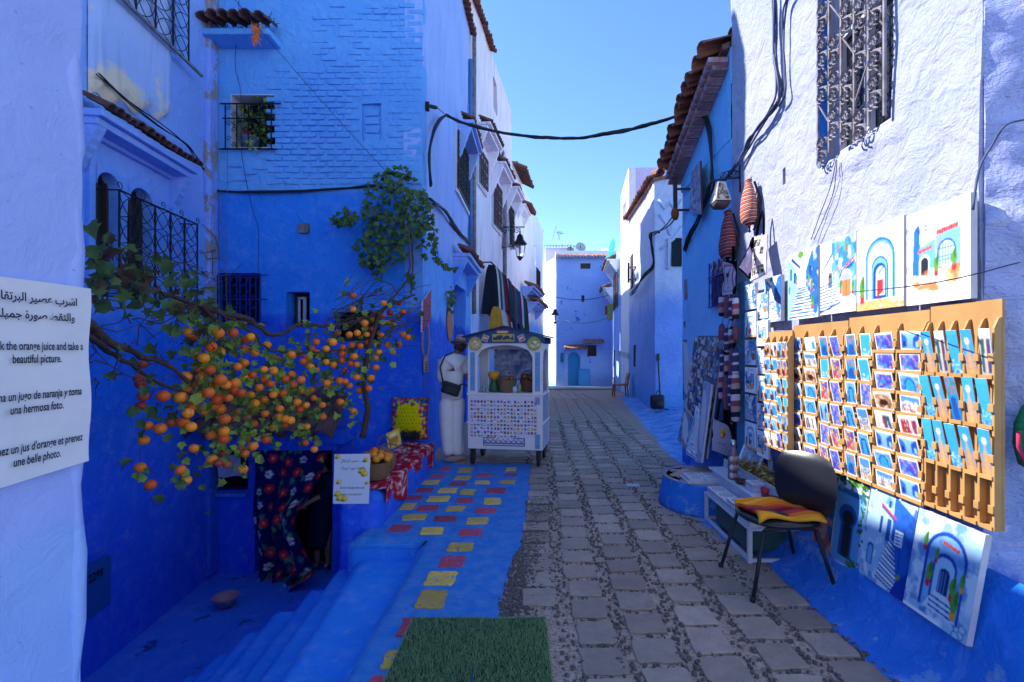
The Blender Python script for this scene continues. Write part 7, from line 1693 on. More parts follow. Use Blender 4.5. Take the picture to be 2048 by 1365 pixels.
def pic_lower(kind, seed, w=92, h=118):
    base = hx('9cc0e0'); pc = Pic(w, h, base, seed); pc.mottle(.9, 4, hx('d0e2ee'), thr=.0); pc.mottle(.7, 6, hx('3a78c0'), thr=.06)
    if kind == 0:      # keyhole door, vine on top, reddish rocks left
        pc.rect(0, 0, .42, 1, hx('103050')); pc.mottle(.8, 6, hx('2a5a90'), lambda x, y: (x < .42)*1., .03); pc.poly([(.0, .42), (.22, .38), (.42, .16), (.5, .0), (0, 0)], hx('905858')); pc.mottle(.8, 8, hx('c09088'), lambda x, y: (x < .5)*(y < .42)*1., .1)
        pc.rect(.45, .05, .95, .82, hx('5a9ad0')); pc.rect(.44, .78, .96, .84, hx('2060a0')); pc.ell(.68, .56, .17, .12, hx('1c4c98')); pc.rect(.56, .12, .80, .5, hx('1c4c98')); pc.ell(.69, .54, .11, .08, BK); pc.rect(.62, .12, .77, .42, BK); pc.ell(.69, .42, .085, .06, BK)
        r2 = random.Random(3)
        for k in range(90): pc.ell(r2.uniform(.3, 1), 1-abs(r2.gauss(0, .09)), .03, .018, hx(r2.choice(['2a5a20', '5a8a30', '1a3a20', '6a9a50'])))
        for k in range(40): pc.ell(.93+r2.gauss(0, .03), r2.uniform(.3, 1), .02, .015, hx('2a5a28')); pc.ell(.85+r2.gauss(0, .04), r2.uniform(.02, .14), .02, .015, hx('3a6a28'))
    if kind == 1:      # stairs with corner house
        pc.poly([(.55, 1), (1, .85), (1, 0), (.8, 0), (.6, .3)], hx('1c5ab8')); pc.mottle(.7, 6, hx('0c3a90'), lambda x, y: (x > .55)*1., .0)
        for k in range(11): y = .08+k*.045; c0 = .36+.018*k; wd = .46-.034*k; pc.poly([(c0, y), (c0+wd, y-.07+.004*k), (c0+wd, y-.03), (c0, y+.032)], W_ if k % 2 else hx('b0d0ea')); pc.line(c0, y, c0+wd, y-.065, .008, hx('0c3a80'))
        pc.rect(.46, .5, .54, .74, hx('1c4c98')); pc.line(.3, .86, .62, .76, .015, RD); pc.line(.3, .84, .62, .74, .012, B3); pc.rect(.44, .86, .49, .93, B3); pc.arch(.18, .16, .14, .24, B3); pc.arch(.18, .17, .09, .2, hx('70a8d8')); pc.rect(.30, .55, .36, .74, B3); pc.rect(.64, .5, .8, .66, hx('d0e4f4'))
        for k in range(4): pc.line(.65, .52+k*.035, .79, .53+k*.035, .006, B3)
        pc.line(.78, .5, .82, .1, .012, B3); pc.ell(.82, .18, .04, .05, hx('8a9a3a')); pc.poly([(.7, 0), (1, .0), (1, .3), (.78, .14)], hx('1038a0'))
    if kind == 2:      # nested arches passage
        pc.arch(.54, .1, .62, .78, hx('1440a0')); pc.arch(.54, .1, .54, .74, hx('78b0e0')); pc.mottle(.5, 6, hx('2a68c0'), lambda x, y: (abs(x-.54) < .27)*(y < .8)*1., .05); pc.arch(.55, .22, .36, .46, hx('1440a0')); pc.arch(.55, .22, .30, .42, hx('a0c8e8')); pc.arch(.56, .3, .16, .24, hx('143070'))
        for k in range(3): pc.line(.50+k*.04, .31, .50+k*.04, .5, .006, hx('6090c8'))
        pc.poly([(.3, .1), (.45, .3), (.68, .28), (.82, .1)], hx('c8dcea')); 
        for k in range(3): pc.line(.4, .24-k*.05, .74, .22-k*.05, .01, hx('2a58a8'))
        tiles_roof(pc, .46, .76, .7, .73, .03)
        for x, y, s_ in ((.2, .62, 1.2), (.33, .3, 1.6), (.4, .55, 1), (.7, .27, 1.6), (.82, .4, 1.2), (.76, .12, 1.8)): pot(pc, x, y, s_, hx('e0a030') if x > .7 else RD)
        for x, y in ((.86, .07), (.92, .1), (.9, .04), (.84, .02)): pc.ell(x, y, .05, .035, hx('a8c8e0')); pc.ring(x, y, .05, .035, .15, hx('3a70b0'))
        pc.rect(0, 0, .6, .035, W_)
    return pc
def canvas_at(label, pc, xl, xr, yt, yb, Xt=2.03, Xb=None, th=.03, group=None, name='painting', side='canvas_side'):
    """xr/yt/yb: pixel edge nearest the camera; lies on wall plane; Xb < Xt when it leans"""
    Xb = Xb or Xt; Yn = F*Xt/(xr-VX); Yf = F*Xt/(xl-VX); zt_, zb_ = EYE-(yt-VY)/F*Yn, EYE-(yb-VY)/F*(F*Xb/(xr-VX) if Xb == Xt else Yn)
    t_ = thing(name, label, 'painting', ((Xt+Xb)/2+.02, (Yn+Yf)/2, zb_), group)
    p0 = Vector((Xb, Yf, zb_)); pu = Vector((0, Yn-Yf, 0)); pv = Vector((Xt-Xb, 0, zt_-zb_)); nn = pu.cross(pv).normalized()
    me = pic_mesh(pc, 'picture', M['canvas'], p0-WORLD[t_.name]+nn*.0015, pu, pv); link(me, 'picture', t_)
    mb = MB(); mb.prism([p0, p0+pu, p0+pu+pv, p0+pv], (0, 0, 0), nn*-th); mb.build('stretcher', M[side], t_); return t_
M['canvas_side'] = simple('canvas_side', (.62, .60, .66), .85, var=.1)
T = [canvas_at('largest white canvas of two blue arched doorways on a sandy square, nearest the camera', pic_square(1), 1814, 1942, 385, 597),
     canvas_at('white canvas of nested blue arches with a red cloth in the doorway', pic_arch(2), 1714, 1808, 430, 612),
     canvas_at('canvas of a blue street with red tiled roofs and a brown door', pic_street(3), 1641, 1712, 463, 622),
     canvas_at('canvas of blue steps climbing between white houses with flower pots', pic_stairs(4), 1576, 1637, 490, 634),
     canvas_at('narrow canvas of a small blue stairway, leftmost of the upper canvases', pic_stairs(5, 36, 48), 1529, 1562, 549, 642)]
sm = 0
for ci, (xl, xr) in enumerate(((1490, 1512), (1514, 1536))):
    for ri in range(6):
        yc = 590+ri*57+(18 if ci else 0); yt, yb = yc-25, yc+27
        f_ = (pic_stairs, pic_arch, pic_street, pic_square)[(ri+ci*2) % 4](30+sm, 26, 40); sm += 1
        if ci == 1 and ri == 0: yt -= 0
        canvas_at('little canvas of %s, %s from top in the %s column' % (('steps', 'nested arches', 'a tiled street', 'a sandy square')[(ri+ci*2) % 4], ('first', 'second', 'third', 'fourth', 'fifth', 'sixth')[ri], ('left', 'right')[ci]), f_, xl, xr, yt, yb, 2.02-.03*(ri % 2), group='small canvases in two columns', th=.02)
canvas_at('canvas with dark keyhole door, vine and reddish rocks, left of the lower three', pic_lower(0, 11), 1642, 1742, 965, 1160, 2.035, 1.96, .025)
canvas_at('canvas of curving blue steps beside a corner house, middle of the three lower ones', pic_lower(1, 12), 1744, 1838, 1012, 1206, 2.03, 1.95, .025)
canvas_at('canvas of nested blue arches with pots, lowest and nearest the camera', pic_lower(2, 13), 1840, 1972, 1070, 1292, 2.02, 1.93, .03)

# ---------------- postcard racks
def pic_card(kind, seed, w, h, border=True):
    r2 = random.Random(seed); pc = Pic(w, h, W_, seed); A = w/h
    if kind == 'town': pc.grad(hx('7a6a50'), hx('3a90d0')); pc.mottle(.9, 14, W_, lambda x, y: (y < .62)*1., .0); pc.mottle(.7, 18, hx('c05050'), lambda x, y: (y < .5)*1., .12); pc.mottle(.8, 9, hx('a89030'), lambda x, y: (y < .3)*1., .05)
    elif kind == 'door': pc.grad(hx('3060b0'), hx('60a8e0')); pc.mottle(.5, 7, hx('9cc8ec'), thr=.04); pc.arch(.5, .1, .5, .68, hx('1a3a90')); pc.arch(.5, .1, .38, .6, hx('2a9ad0'))
    elif kind == 'alley': pc.grad(hx('6a90d0'), hx('88c4f0')); pc.poly([(0, 0), (0, 1), (.35, .6), (.35, .2)], hx('2a60c0')); pc.poly([(1, 0), (1, 1), (.62, .65), (.62, .2)], hx('1c4cb0')); pc.arch(.2, .2, .12, .3, hx('102a70')); pc.arch(.8, .15, .14, .35, hx('80c0e8'))
    elif kind == 'white': pc.grad(hx('c8c8d0'), hx('e8eef4')); pc.arch(.75, .1, .24, .6, hx('2a98c8')); pc.mottle(.5, 8, hx('d05050'), lambda x, y: (y < .35)*(x < .5)*1., .1)
    elif kind == 'purple': pc.grad(hx('3a2a90'), hx('5a58d8')); pc.mottle(.8, 6, hx('2a90d0'), thr=.03); pc.mottle(.6, 9, hx('d8b0d0'), thr=.12)
    elif kind == 'warm': pc.grad(hx('6a3020'), hx('c89060')); pc.mottle(.8, 8, hx('e8d8c0'), thr=.05); pc.ell(.5, .4, .25, .2, hx('3a1810'))
    elif kind == 'orange': pc.grad(hx('c84020'), hx('3a3ab0')); pc.mottle(.9, 7, hx('e8c030'), thr=.02); pc.mottle(.6, 9, hx('40b0d0'), thr=.1)
    elif kind == 'sky': pc.grad(hx('c89050'), hx('3a98e0')); pc.rect(0, .45, 1, 1, hx('3aa0e4')); pc.poly([(.3, 0), (.4, .7), (.6, .7), (.7, 0)], hx('c8a070')); pc.ell(.5, .75, .22, .07, hx('f0e8e0'))
    elif kind == 'teal': pc.grad(hx('2080c0'), hx('40b0e0')); pc.rect(.1, .1, .9, .9, hx('3aa4dc')); pc.line(.5, .1, .5, .9, .02, hx('1c70b0')); pc.mottle(.6, 10, W_, lambda x, y: (y < .35)*1., .08)
    elif kind == 'flowers': pc.grad(hx('1c70c0'), hx('2a9ad8')); pc.arch(.5, 0, .5, .55, hx('1850a0')); pc.mottle(.9, 9, hx('3a8a30'), lambda x, y: (y > .6)*1., .0); pc.mottle(.9, 12, hx('d04070'), lambda x, y: (y > .6)*1., .06)
    elif kind == 'people': pc.grad(hx('b0a8a0'), hx('d8e0e8')); 
    else: pc.grad(hx('2050b0'), hx('50a0e0')); pc.mottle(.7, 6, hx('a0d0f0'), thr=.02)
    if kind == 'people':
        for k in range(9): x = r2.uniform(.1, .9); pc.line(x, .1, x+r2.uniform(-.1, .1), .75, .05, hx(r2.choice(['b02030', '802040', 'e8e8e8', '204080', '306040'])))
    pc.mottle(.14, 13)
    if border: b_ = .045; pc.rect(0, 0, b_, 1, W_); pc.rect(1-b_, 0, 1, 1, W_); pc.rect(0, 0, 1, b_*A, W_); pc.rect(0, 1-b_*A*(2 if A > 1 else 1), 1, 1, W_)
    return pc
KD = {'town': 'hillside town', 'door': 'blue arched doorway', 'alley': 'blue alley', 'white': 'white wall with turquoise door', 'purple': 'violet courtyard', 'warm': 'reddish brown archway', 'orange': 'orange and violet market', 'sky': 'sandy tower under bright sky', 'teal': 'turquoise door', 'flowers': 'flowers over a blue door', 'people': 'row of figures', 'plain': 'pale blue wall'}
CM = {}
M['card_back'] = simple('card_white', (.75, .75, .76), .7, var=.04)
def card_mesh(kind, shape, v):
    k = (kind, shape, v)
    if k not in CM:
        w, h, gw, gh = {'land': (.128, .092, 24, 17), 'port': (.088, .128, 18, 26), 'book': (.058, .19, 12, 38)}[shape]
        me = pic_mesh(pic_card(kind, v*31+len(kind)+sum(map(ord, shape)), gw, gh, shape != 'book'), 'postcard', M['print'], (-w/2, -.0012, 0), (w, 0, 0), (0, 0, h))
        bm = bmesh.new(); bm.from_mesh(me); g_ = bmesh.ops.create_cube(bm, size=1, matrix=Matrix.Translation((0, .001, h/2)) @ Matrix.Diagonal((w, .0036, h, 1)))
        for f in {f for v_ in g_['verts'] for f in v_.link_faces}: f.material_index = 1
        bm.to_mesh(me); bm.free(); me.materials.append(M['card_back']); CM[k] = me
    return CM[k]
ORD = ['first', 'second', 'third', 'fourth', 'fifth', 'sixth', 'seventh', 'eighth', 'ninth', 'tenth']
clip = MB(); clip.box((-.013, -.004, -.018), (.013, .004, .018)); CLIP = clip.mesh('clip', M['wood'], bevel=.002)
def rack(label, short, xl, xr, z0_, z1_, cols, X=2.0, seed=0, head=.10, num=None, skip=()):
    """cols: list of (weight, rows, shape, kinds)"""
    r2 = random.Random(seed); Yn, Yf = F*X/(xr-VX), F*X/(xl-VX); Wd = Yf-Yn
    fr = Fr((X+.045, Yf), (0, -1, 0), (-1, 0, 0)); t_ = thing('postcard_rack', label, 'postcard rack', (X+.05, (Yn+Yf)/2, z0_), 'wooden postcard racks along the right wall')
    mb = MB(); fr.box(mb, 0, Wd, -.012, 0, z0_, z1_); mb.build('backboard', M['wood'], t_)
    dep = .034; tot = sum(c[0] for c in cols); u = 0; zt_ = z1_-head
    def vboard(uu, name='divider', w_=.011):
        mb = MB(); pts = [fr.p(uu-w_/2, .001, z0_), fr.p(uu-w_/2, dep, z0_), fr.p(uu-w_/2, dep, zt_), fr.p(uu-w_/2, dep*.4, zt_+.045), fr.p(uu-w_/2, .001, zt_+.05)]; mb.prism(pts, (0, 0, 0), fr.u*w_); mb.build(name, M['wood'], t_)
    vboard(.006, 'side_board'); 
    for ci, (wt, rows, shape, kinds) in enumerate(cols):
        cw = Wd*wt/tot; rh = (zt_-z0_)/rows
        if ci: vboard(u)
        for ri in range(rows):
            zb_ = zt_-(ri+1)*rh
            mb = MB(); fr.box(mb, u+.007, u+cw-.007, .001, dep-.002, zb_, zb_+.012); fr.box(mb, u+.007, u+cw-.007, dep-.0018, dep+.006, zb_-.002, zb_+.016); mb.build('shelf', M['wood'], t_)
            for uu in ((u,) if ci else (u+.006,))+((u+cw-.006,) if ci == len(cols)-1 else ()):
                o = bpy.data.objects.new('clip', CLIP); COL.objects.link(o); o.parent = t_; m_ = Matrix(((0, 1, 0, 0), (-1, 0, 0, 0), (0, 0, 1, 0), (0, 0, 0, 1))); o.matrix_local = Matrix.Translation(fr.p(uu, dep+.009, zb_+rh*.42)-WORLD[t_.name]) @ Matrix.Rotation(R(-90), 4, 'Z')
            if (ri, ci) in skip or shape is None or (-1 in skip and ri == rows-1): u_ = 0; continue
            kd = kinds[(ri*len(kinds)//rows+ci+seed+r2.randrange(2)*0) % len(kinds)] if False else kinds[r2.randrange(len(kinds))]
            me = card_mesh(kd, shape, r2.randrange(3)); o = bpy.data.objects.new('postcard', me); COL.objects.link(o)
            sc = min(.95 if shape == 'book' else 1.1, (cw-.016)/{'land': .128, 'port': .088, 'book': .058}[shape]); hh_ = {'land': .092, 'port': .128, 'book': .19}[shape]; sz_ = min(1.2, (rh-.010)/hh_)
            loc = fr.p(u+cw/2, .024, zb_+.012); o.location = loc; tilt = R(r2.uniform(5, 13)); o.scale = (sc, 1, sz_)
            o.rotation_euler = (Matrix.Rotation(R(-90), 3, 'Z') @ Matrix.Rotation(tilt, 3, 'X') @ Matrix.Rotation(R(r2.uniform(-4, 4)), 3, 'Y')).to_euler(); WORLD[o.name] = loc
            sett(o, '%s postcard, %s row and %s column of the %s rack' % (KD[kd], ORD[ri], ORD[ci], short), 'postcard', 'postcards standing in the wooden racks')
        u += cw
    vboard(Wd-.006, 'side_board')
    if num:
        for uu, s_ in num: text_on('lettering', s_, .05, fr.p(Wd*uu, .0, z1_-.07), fr.u, (0, 0, 1), M['burn'], t_, lift=-.002)
    return t_
M['burn'] = simple('burnt_numeral', (.10, .045, .02), .8, var=0)
LKS = ['town', 'door', 'alley', 'white', 'purple', 'warm', 'people', 'plain', 'door', 'alley']; PKS = ['orange', 'flowers', 'door', 'purple', 'alley', 'teal', 'town']; BKS = ['teal', 'sky', 'flowers', 'sky', 'teal', 'people']
rack('nearest wooden rack, tallest slots filled with narrow bookmark cards and an empty bottom row', 'nearest', 1844, 1984, .805, 1.83, [(1, 4, 'book', BKS)]*5, seed=3, head=.13, num=[(.45, '10')], skip=(-1,))
rack('widest wooden rack in the middle, mixing upright and wide postcards', 'widest middle', 1685, 1842, .79, 1.815, [(.75, 6, 'port', PKS), (.75, 6, 'port', PKS), (1.05, 8, 'land', LKS), (1.05, 8, 'land', LKS)], seed=4, num=[(.2, '10'), (.55, '10'), (.8, '10')], head=.11)
rack('third wooden rack from the camera with wide cards on its left half', 'third nearest', 1576, 1683, .78, 1.80, [(1.05, 8, 'land', LKS), (1.05, 8, 'land', LKS), (.75, 6, 'port', PKS), (.75, 6, 'port', PKS)], seed=6, num=[(.4, '10')], head=.10)
rack('farthest small wooden rack, crowded with overlapping cards', 'farthest small', 1527, 1573, .80, 1.76, [(1, 7, 'land', LKS), (1, 7, 'land', PKS and LKS), (.7, 6, 'port', PKS), (.7, 6, 'port', PKS)], X=1.93, seed=7, head=.09)

# ---------------- chair and striped cloth
ch = thing('office_chair', 'black visitor chair with metal legs and an orange cloth on its seat', 'chair', (1.65, 3.32, 0))
lea = simple('black_leatherette', (.014, .016, .022), .35, var=.1, spec=.5, bump=.2)
mb = MB(); mb.ball((1.64, 3.30, .475), (.26, .255, .045), 22, 9); mb.v = [(1.64+(x-1.64)*(1+.12*min(1, abs((y-3.3)/.25))**2)*1.0, 3.3+(y-3.3)*(1+.12*min(1, abs((x-1.64)/.25))**2), z) for x, y, z in mb.v]; mb.build('seat', lea, ch)
ns = 16; vs = []; mb = MB(); mb.smooth = True
for side in (0, 1):
    for i in range(ns+1):
        for j in range(ns+1):
            u, v = i/ns*2-1, j/ns*2-1; k_ = 1-.16*abs(u)**3*abs(v)**2; su = math.copysign(1-(1-abs(u))**1.0, u)
            yy = 3.31+.262*u*(1-.22*abs(v)**2.5)*(1-.12*(v+1)/2*0); zz = .70+.195*v*(1-.14*abs(u)**2.5); bow = .055*(1-u*u); edge = max(abs(u), abs(v)); th = .022*(1-edge**6)
            xx = 1.865+.10*(zz-.6)*.9+bow*.9-.05; vs.append((xx+(th if side else -th*1.4), yy, zz))
N1 = (ns+1)**2; fs = []
for s_ in (0, 1):
    for i in range(ns):
        for j in range(ns): a = s_*N1+i*(ns+1)+j; q = (a, a+ns+1, a+ns+2, a+1); fs.append(q if s_ else q[::-1])
mb.add(vs, fs, True); mb.xf(Matrix.Translation((1.88, 3.31, 0)) @ Matrix.Rotation(R(17), 4, 'Z') @ Matrix.Translation((-1.88, -3.31, 0))); mb.build('backrest', lea, ch, fixn=False)
tubm = M['cable']
legs = [((1.46, 3.10, .43), (1.368, 3.05, 0)), ((1.80, 3.10, .43), (1.935, 3.08, 0)), ((1.46, 3.50, .43), (1.355, 3.545, 0)), ((1.80, 3.50, .43), (1.93, 3.58, 0))]
for a, b_ in legs: mb = MB(); mb.tube([a, b_], .0125, 9); mb.lathe([(.017, 0), (.018, .03), (.014, .035)], (b_[0], b_[1], 0), 9); mb.build('leg', tubm, ch)
for yy in (3.10, 3.50): mb = MB(); mb.tube([(1.46, yy, .43), (1.48, yy, .447), (1.63, yy, .452), (1.78, yy, .447), (1.80, yy, .43)], .0125, 9); mb.build('seat_frame', tubm, ch)
mb = MB(); mb.box((1.84, 3.27, .43), (1.86, 3.35, .72)); mb.xf(Matrix.Translation((1.85, 3.31, .44)) @ Matrix.Rotation(R(10), 4, 'Y') @ Matrix.Translation((-1.85, -3.31, -.44))); mb.build('back_stem', tubm, ch, bevel=.005)
pc = Pic(20, 76, hx('e88a18'), 2); ST = ['f0a030', 'e88a18', 'f4a838', 'e88a20', 'e07020', 'd05028', 'a83838', '702030', 'a83838', 'd87028', 'e89a28', 'f0a030']
for i in range(76): pc.a[i, :, :] = np.array(hx(ST[int(i/76*len(ST)) % len(ST)]))*(.9+.2*((i*7) % 3)/2)
pc.mottle(.15, 10)
def cloth(U, V):
    X_ = 1.42+.44*U+.02*np.sin(V*7); Y_ = 3.08+.42*V+.015*np.sin(U*6)
    r_ = np.sqrt(((X_-1.64)/.28)**2+((Y_-3.3)/.27)**2); z = .522+.012*np.sin(U*9+V*4)+.02*np.exp(-((U-.62)**2+(V-.75)**2)*40)+.014*np.abs(np.sin(V*8+U*3))**3-np.clip(r_-.95, 0, 1)*.12
    return np.stack([X_, Y_, z], -1)
cl = thing('striped_cloth', 'folded orange, yellow and maroon striped cloth on the black chair seat', 'cloth', (1.64, 3.3, .52)); me = pic_mesh(pc, 'cloth', M['printcloth'], (0, 0, 0), (0, 0, 0), (0, 0, 0), cloth); me.transform(Matrix.Translation(-WORLD[cl.name])); o = link(me, 'fabric', cl)
sm_ = o.modifiers.new('thick', 'SOLIDIFY'); sm_.thickness = .02; sm_.offset = -1

# ---------------- round masonry table
rt = thing('round_masonry_table', 'low round blue masonry table topped with worn reddish brick tiles', 'table', (1.75, 5.05, 0))
mb = MB(); mb.smooth = True; mb.lathe([(.47, -.01), (.45, .04), (.435, .12), (.43, .26), (.425, .285), (.0, .285)], (1.75, 5.05, 0), 40); mb.v = [(x+.012*math.sin(z*20+x*7), y, z) for x, y, z in mb.v]; mb.build('drum', M['plinth'], rt)
mb = MB(); mb.lathe([(.425, .286), (.42, .296), (.40, .299), (.385, .297), (.38, .286)], (1.75, 5.05, 0), 40); mb.build('rim', simple('worn_cement', (.35, .36, .45), .8, var=.3, bump=.5), rt)
tm = simple('worn_brick_tile', (.48, .26, .22), .8, var=.45, tint=(.5, .42, .42)); TBM = []
for s_ in range(3): q = MB(); q.box((-.048, -.032, 0), (.048, .032, .012)); TBM.append(q.mesh('floor_tile', tm, bevel=.003))
for i in range(-5, 6):
    for j in range(-7, 8):
        x, y = i*.102+(.05 if j % 2 else 0), j*.068
        if math.hypot(abs(x)+.045, abs(y)+.03) > .385: continue
        o = bpy.data.objects.new('floor_tile', TBM[(i+j) % 3]); COL.objects.link(o); o.parent = rt; o.location = (x, y, .286); o.rotation_euler = (0, 0, random.uniform(-.03, .03))
# ---------------- white display stand
st = thing('display_stand', 'low white two-tier display stand between the chair and the round table', 'display stand', (1.8, 4.05, 0)); wm = M['wood_white']
def bars(lst, name, w_=.025):
    for a, b_ in lst: mb = MB(); mb.bar(a, b_, w_); mb.build(name, wm, st)
for (x, y) in ((1.60, 3.62), (1.60, 4.55), (2.0, 3.62), (2.0, 4.55)): bars([((x, y, 0), (x, y, .245))], 'leg', .03)
bars([((1.60, 3.62, .02), (1.60, 4.55, .02)), ((1.615, 3.62, .021), (1.985, 3.62, .021)), ((1.615, 4.55, .021), (1.985, 4.55, .021))], 'rail')
mb = MB(); mb.box((1.585, 3.60, .246), (2.015, 4.57, .262)); mb.build('lower_shelf', wm, st, bevel=.003)
mb = MB(); mb.box((1.77, 3.60, .263), (1.785, 4.85, .40)); mb.build('riser', wm, st); mb = MB(); mb.box((1.745, 3.60, .401), (2.05, 4.9, .418)); mb.build('upper_shelf', wm, st, bevel=.003); mb = MB(); mb.box((1.90, 3.60, .419), (1.915, 4.9, .50)); mb.build('divider_board', wm, st)
gb2 = simple('grey_green_glass', (.03, .09, .09), .5); mb = MB(); mb.box((1.63, 3.75, .03), (1.95, 4.4, .2)); top(mb, 'storage_crate', gb2, 'dark green crate stored under the white display stand', 'crate', bevel=.02)
# carved white boxes
def box_pic(seed): 
    pc = Pic(26, 26, hx('d8d4d8'), seed); pc.ring(.5, .5, .36, .36, .1, hx('9a94a0')); pc.ring(.5, .5, .24, .24, .15, hx('a8a2ac')); pc.ring(.5, .5, .12, .12, .3, hx('8a8490')); pc.rect(0, 0, .05, 1, hx('f0eef0')); pc.rect(.95, 0, 1, 1, hx('f0eef0')); pc.rect(0, 0, 1, .05, hx('f0eef0')); pc.rect(0, .95, 1, 1, hx('f0eef0')); return pc
def carved_box(x, y, z, sx_, sy_, h_, lab, seed=1):
    t_ = thing('carved_box', lab, 'box', (x, y, z), 'white carved boxes'); mb = MB(); mb.box((x-sx_/2, y-sy_/2, z), (x+sx_/2, y+sy_/2, z+h_)); mb.build('body', wm, t_, bevel=.004)
    mb = MB(); mb.box((x-sx_/2-.003, y-sy_/2-.003, z+h_*.7), (x+sx_/2+.003, y+sy_/2+.003, z+h_*.72)); mb.build('lid_seam', M['iron_rust'], t_)
    me = pic_mesh(box_pic(seed), 'lid_pattern', M['print'], Vector((-sx_/2+.004, -sy_/2+.004, h_+.0015)), (sx_-.008, 0, 0), (0, sy_-.008, 0)); link(me, 'lid_pattern', t_)
labs = ['nearest carved white box in the row on the lower shelf edge', 'second nearest carved white box on the lower shelf edge', 'third carved white box on the lower shelf edge', 'fourth carved white box, just before the far end of the lower shelf', 'farthest carved white box on the lower shelf, by the round table']
for k in range(5): carved_box(1.675, 3.71+k*.185, .263, .15, .17, .055, labs[k], k)
carved_box(1.675, 4.0, .319, .14, .16, .03, 'thin carved lid stacked on the row of white boxes', 8)
tray = thing('white_tray', 'white divided tray of four carved panels resting on the edge of the round table', 'tray', (1.62, 4.82, .30)); mb = MB(); mb.box((1.47, 4.68, .30), (1.83, 4.96, .315)); mb.build('base', wm, tray, bevel=.003)
for i in range(2):
    for j in range(2):
        x0, y0 = 1.49+i*.165, 4.70+j*.125; mb = MB(); mb.box((x0, y0, .316), (x0+.155, y0+.115, .345)); mb.build('panel', wm, tray, bevel=.003)
        me = pic_mesh(box_pic(i*2+j), 'pattern', M['print'], Vector((x0+.008, y0+.008, .3465))-WORLD[tray.name], (.14, 0, 0), (0, .1, 0)); link(me, 'pattern', tray)
carved_box(1.84, 4.06, .419, .11, .13, .07, 'tall carved white box on the upper shelf beside the red cup', 11)
# bottle with round ornaments, red cup, bowls, trinkets
bt = thing('ornate_bottle', 'tall bottle covered in round patterned medallions and a steel cap', 'bottle', (1.80, 4.42, .42)); mb = MB(); mb.lathe([(.04, 0), (.045, .01), (.045, .2), (.03, .27), (.02, .30)], (1.80, 4.42, .42), 16); mb.build('body', simple('patterned_glaze', (.35, .2, .22), .3, var=.6, scale=30, tint=(.05, .12, .25)), bt)
mb = MB(); mb.lathe([(.024, .30), (.026, .305), (.026, .36), (.0, .365)], (1.80, 4.42, .42), 14); mb.build('cap', simple('steel', (.5, .5, .52), .25, .9), bt)
r2 = random.Random(5)
for k in range(9):
    a = -2.2+(k % 3)*.7; z = .04+(k//3)*.075; mb = MB(); mb.ball((1.80+.044*math.cos(a), 4.42+.044*math.sin(a), .42+z), (.022, .022, .028), 8, 6); mb.build('medallion', simple('medallion_%d' % (k % 3), ((.6, .5, .45), (.5, .2, .15), (.2, .3, .5))[k % 3], .4), bt)
cp = MB(); cp.lathe([(.026, 0), (.036, .075), (.032, .075), (.024, .01), (0, .01)], (1.83, 3.86, .419), 16); top(cp, 'red_cup', simple('red_enamel', (.55, .02, .04), .3), 'small bright red cup standing on the white stand', 'cup')
for i, (x, y, z, r_, col, lab) in enumerate(((1.83, 3.74, .419, .055, (.02, .02, .03), 'dark bowl nearest the chair back on the white stand'), (1.96, 3.86, .419, .05, (.3, .4, .1), 'bowl with a green rim on the upper shelf near the wall'), (1.97, 3.72, .419, .06, (.5, .48, .5), 'pale dish near the wall end of the upper shelf'), (1.80, 4.26, .419, .05, (.1, .05, .03), 'brown patterned bowl at the foot of the ornate bottle'), (1.84, 4.17, .419, .055, (.4, .12, .03), 'orange glazed bowl beside the tall carved box'), (1.98, 4.0, .419, .05, (.25, .22, .2), 'grey bowl against the wall under the woven fish'))):
    mb = MB(); mb.lathe([(r_*.5, 0), (r_*.9, .02), (r_, .04), (r_*.93, .04), (r_*.7, .015), (0, .012)], (x, y, z), 16); top(mb, 'bowl', simple('bowl_%d' % i, col, .35, var=.5, scale=40), lab, 'bowl', 'bowls on the white stand', (x, y, z))
mb = MB(); brass = simple('brass', (.55, .34, .09), .3, .85, var=.4); brass2 = None
for k in range(520):
    y = r2.uniform(3.95, 4.85); x = r2.uniform(1.91, 2.06); z = .44+max(0, .13*math.sin((y-3.85)/1.05*3.1))*r2.random()**.7+r2.uniform(0, .02); a = r2.uniform(0, 6.3); e = r2.uniform(-.9, .9); L_ = r2.uniform(.02, .055); d_ = Vector((math.cos(a)*math.cos(e), math.sin(a)*math.cos(e), math.sin(e)))
    c_ = Vector((x, y, z)); mb.tube([c_-d_*L_, c_+Vector((0, 0, .012)), c_+d_*L_], [.003, .0045, .002], 4)
o = top(mb, 'brass_trinkets', brass, 'glittering heap of brass trinkets on the white stand against the wall', 'trinkets'); o['kind'] = 'stuff'
for k in range(3):
    c_ = onR(1541+17*k, 933+13*k, 2.04); mb = MB(); mb.lathe([(.0, -.105), (.022, -.085), (.034, -.03), (.034, .03), (.018, .085), (.008, .10), (.012, .118), (.0, .12)], c_, 12, Matrix.Diagonal((.55, 1, 1, 1)).to_3x3().to_4x4()); t_ = thing('woven_fish', ('left pale woven fish ornament hanging under the racks', 'middle pebbled woven fish ornament hanging under the racks', 'right pinkish woven fish ornament hanging under the racks')[k], 'ornament', c_, 'woven fish ornaments under the racks')
    mb.build('body', simple('woven_%d' % k, ((.5, .48, .52), (.4, .3, .28), (.5, .28, .22))[k], .8, var=.6, scale=60, bump=.6), t_); mb = MB(); mb.bar(c_+Vector((0, 0, .12)), c_+Vector((0, 0, .2)), .004); mb.build('string', M['string'], t_)
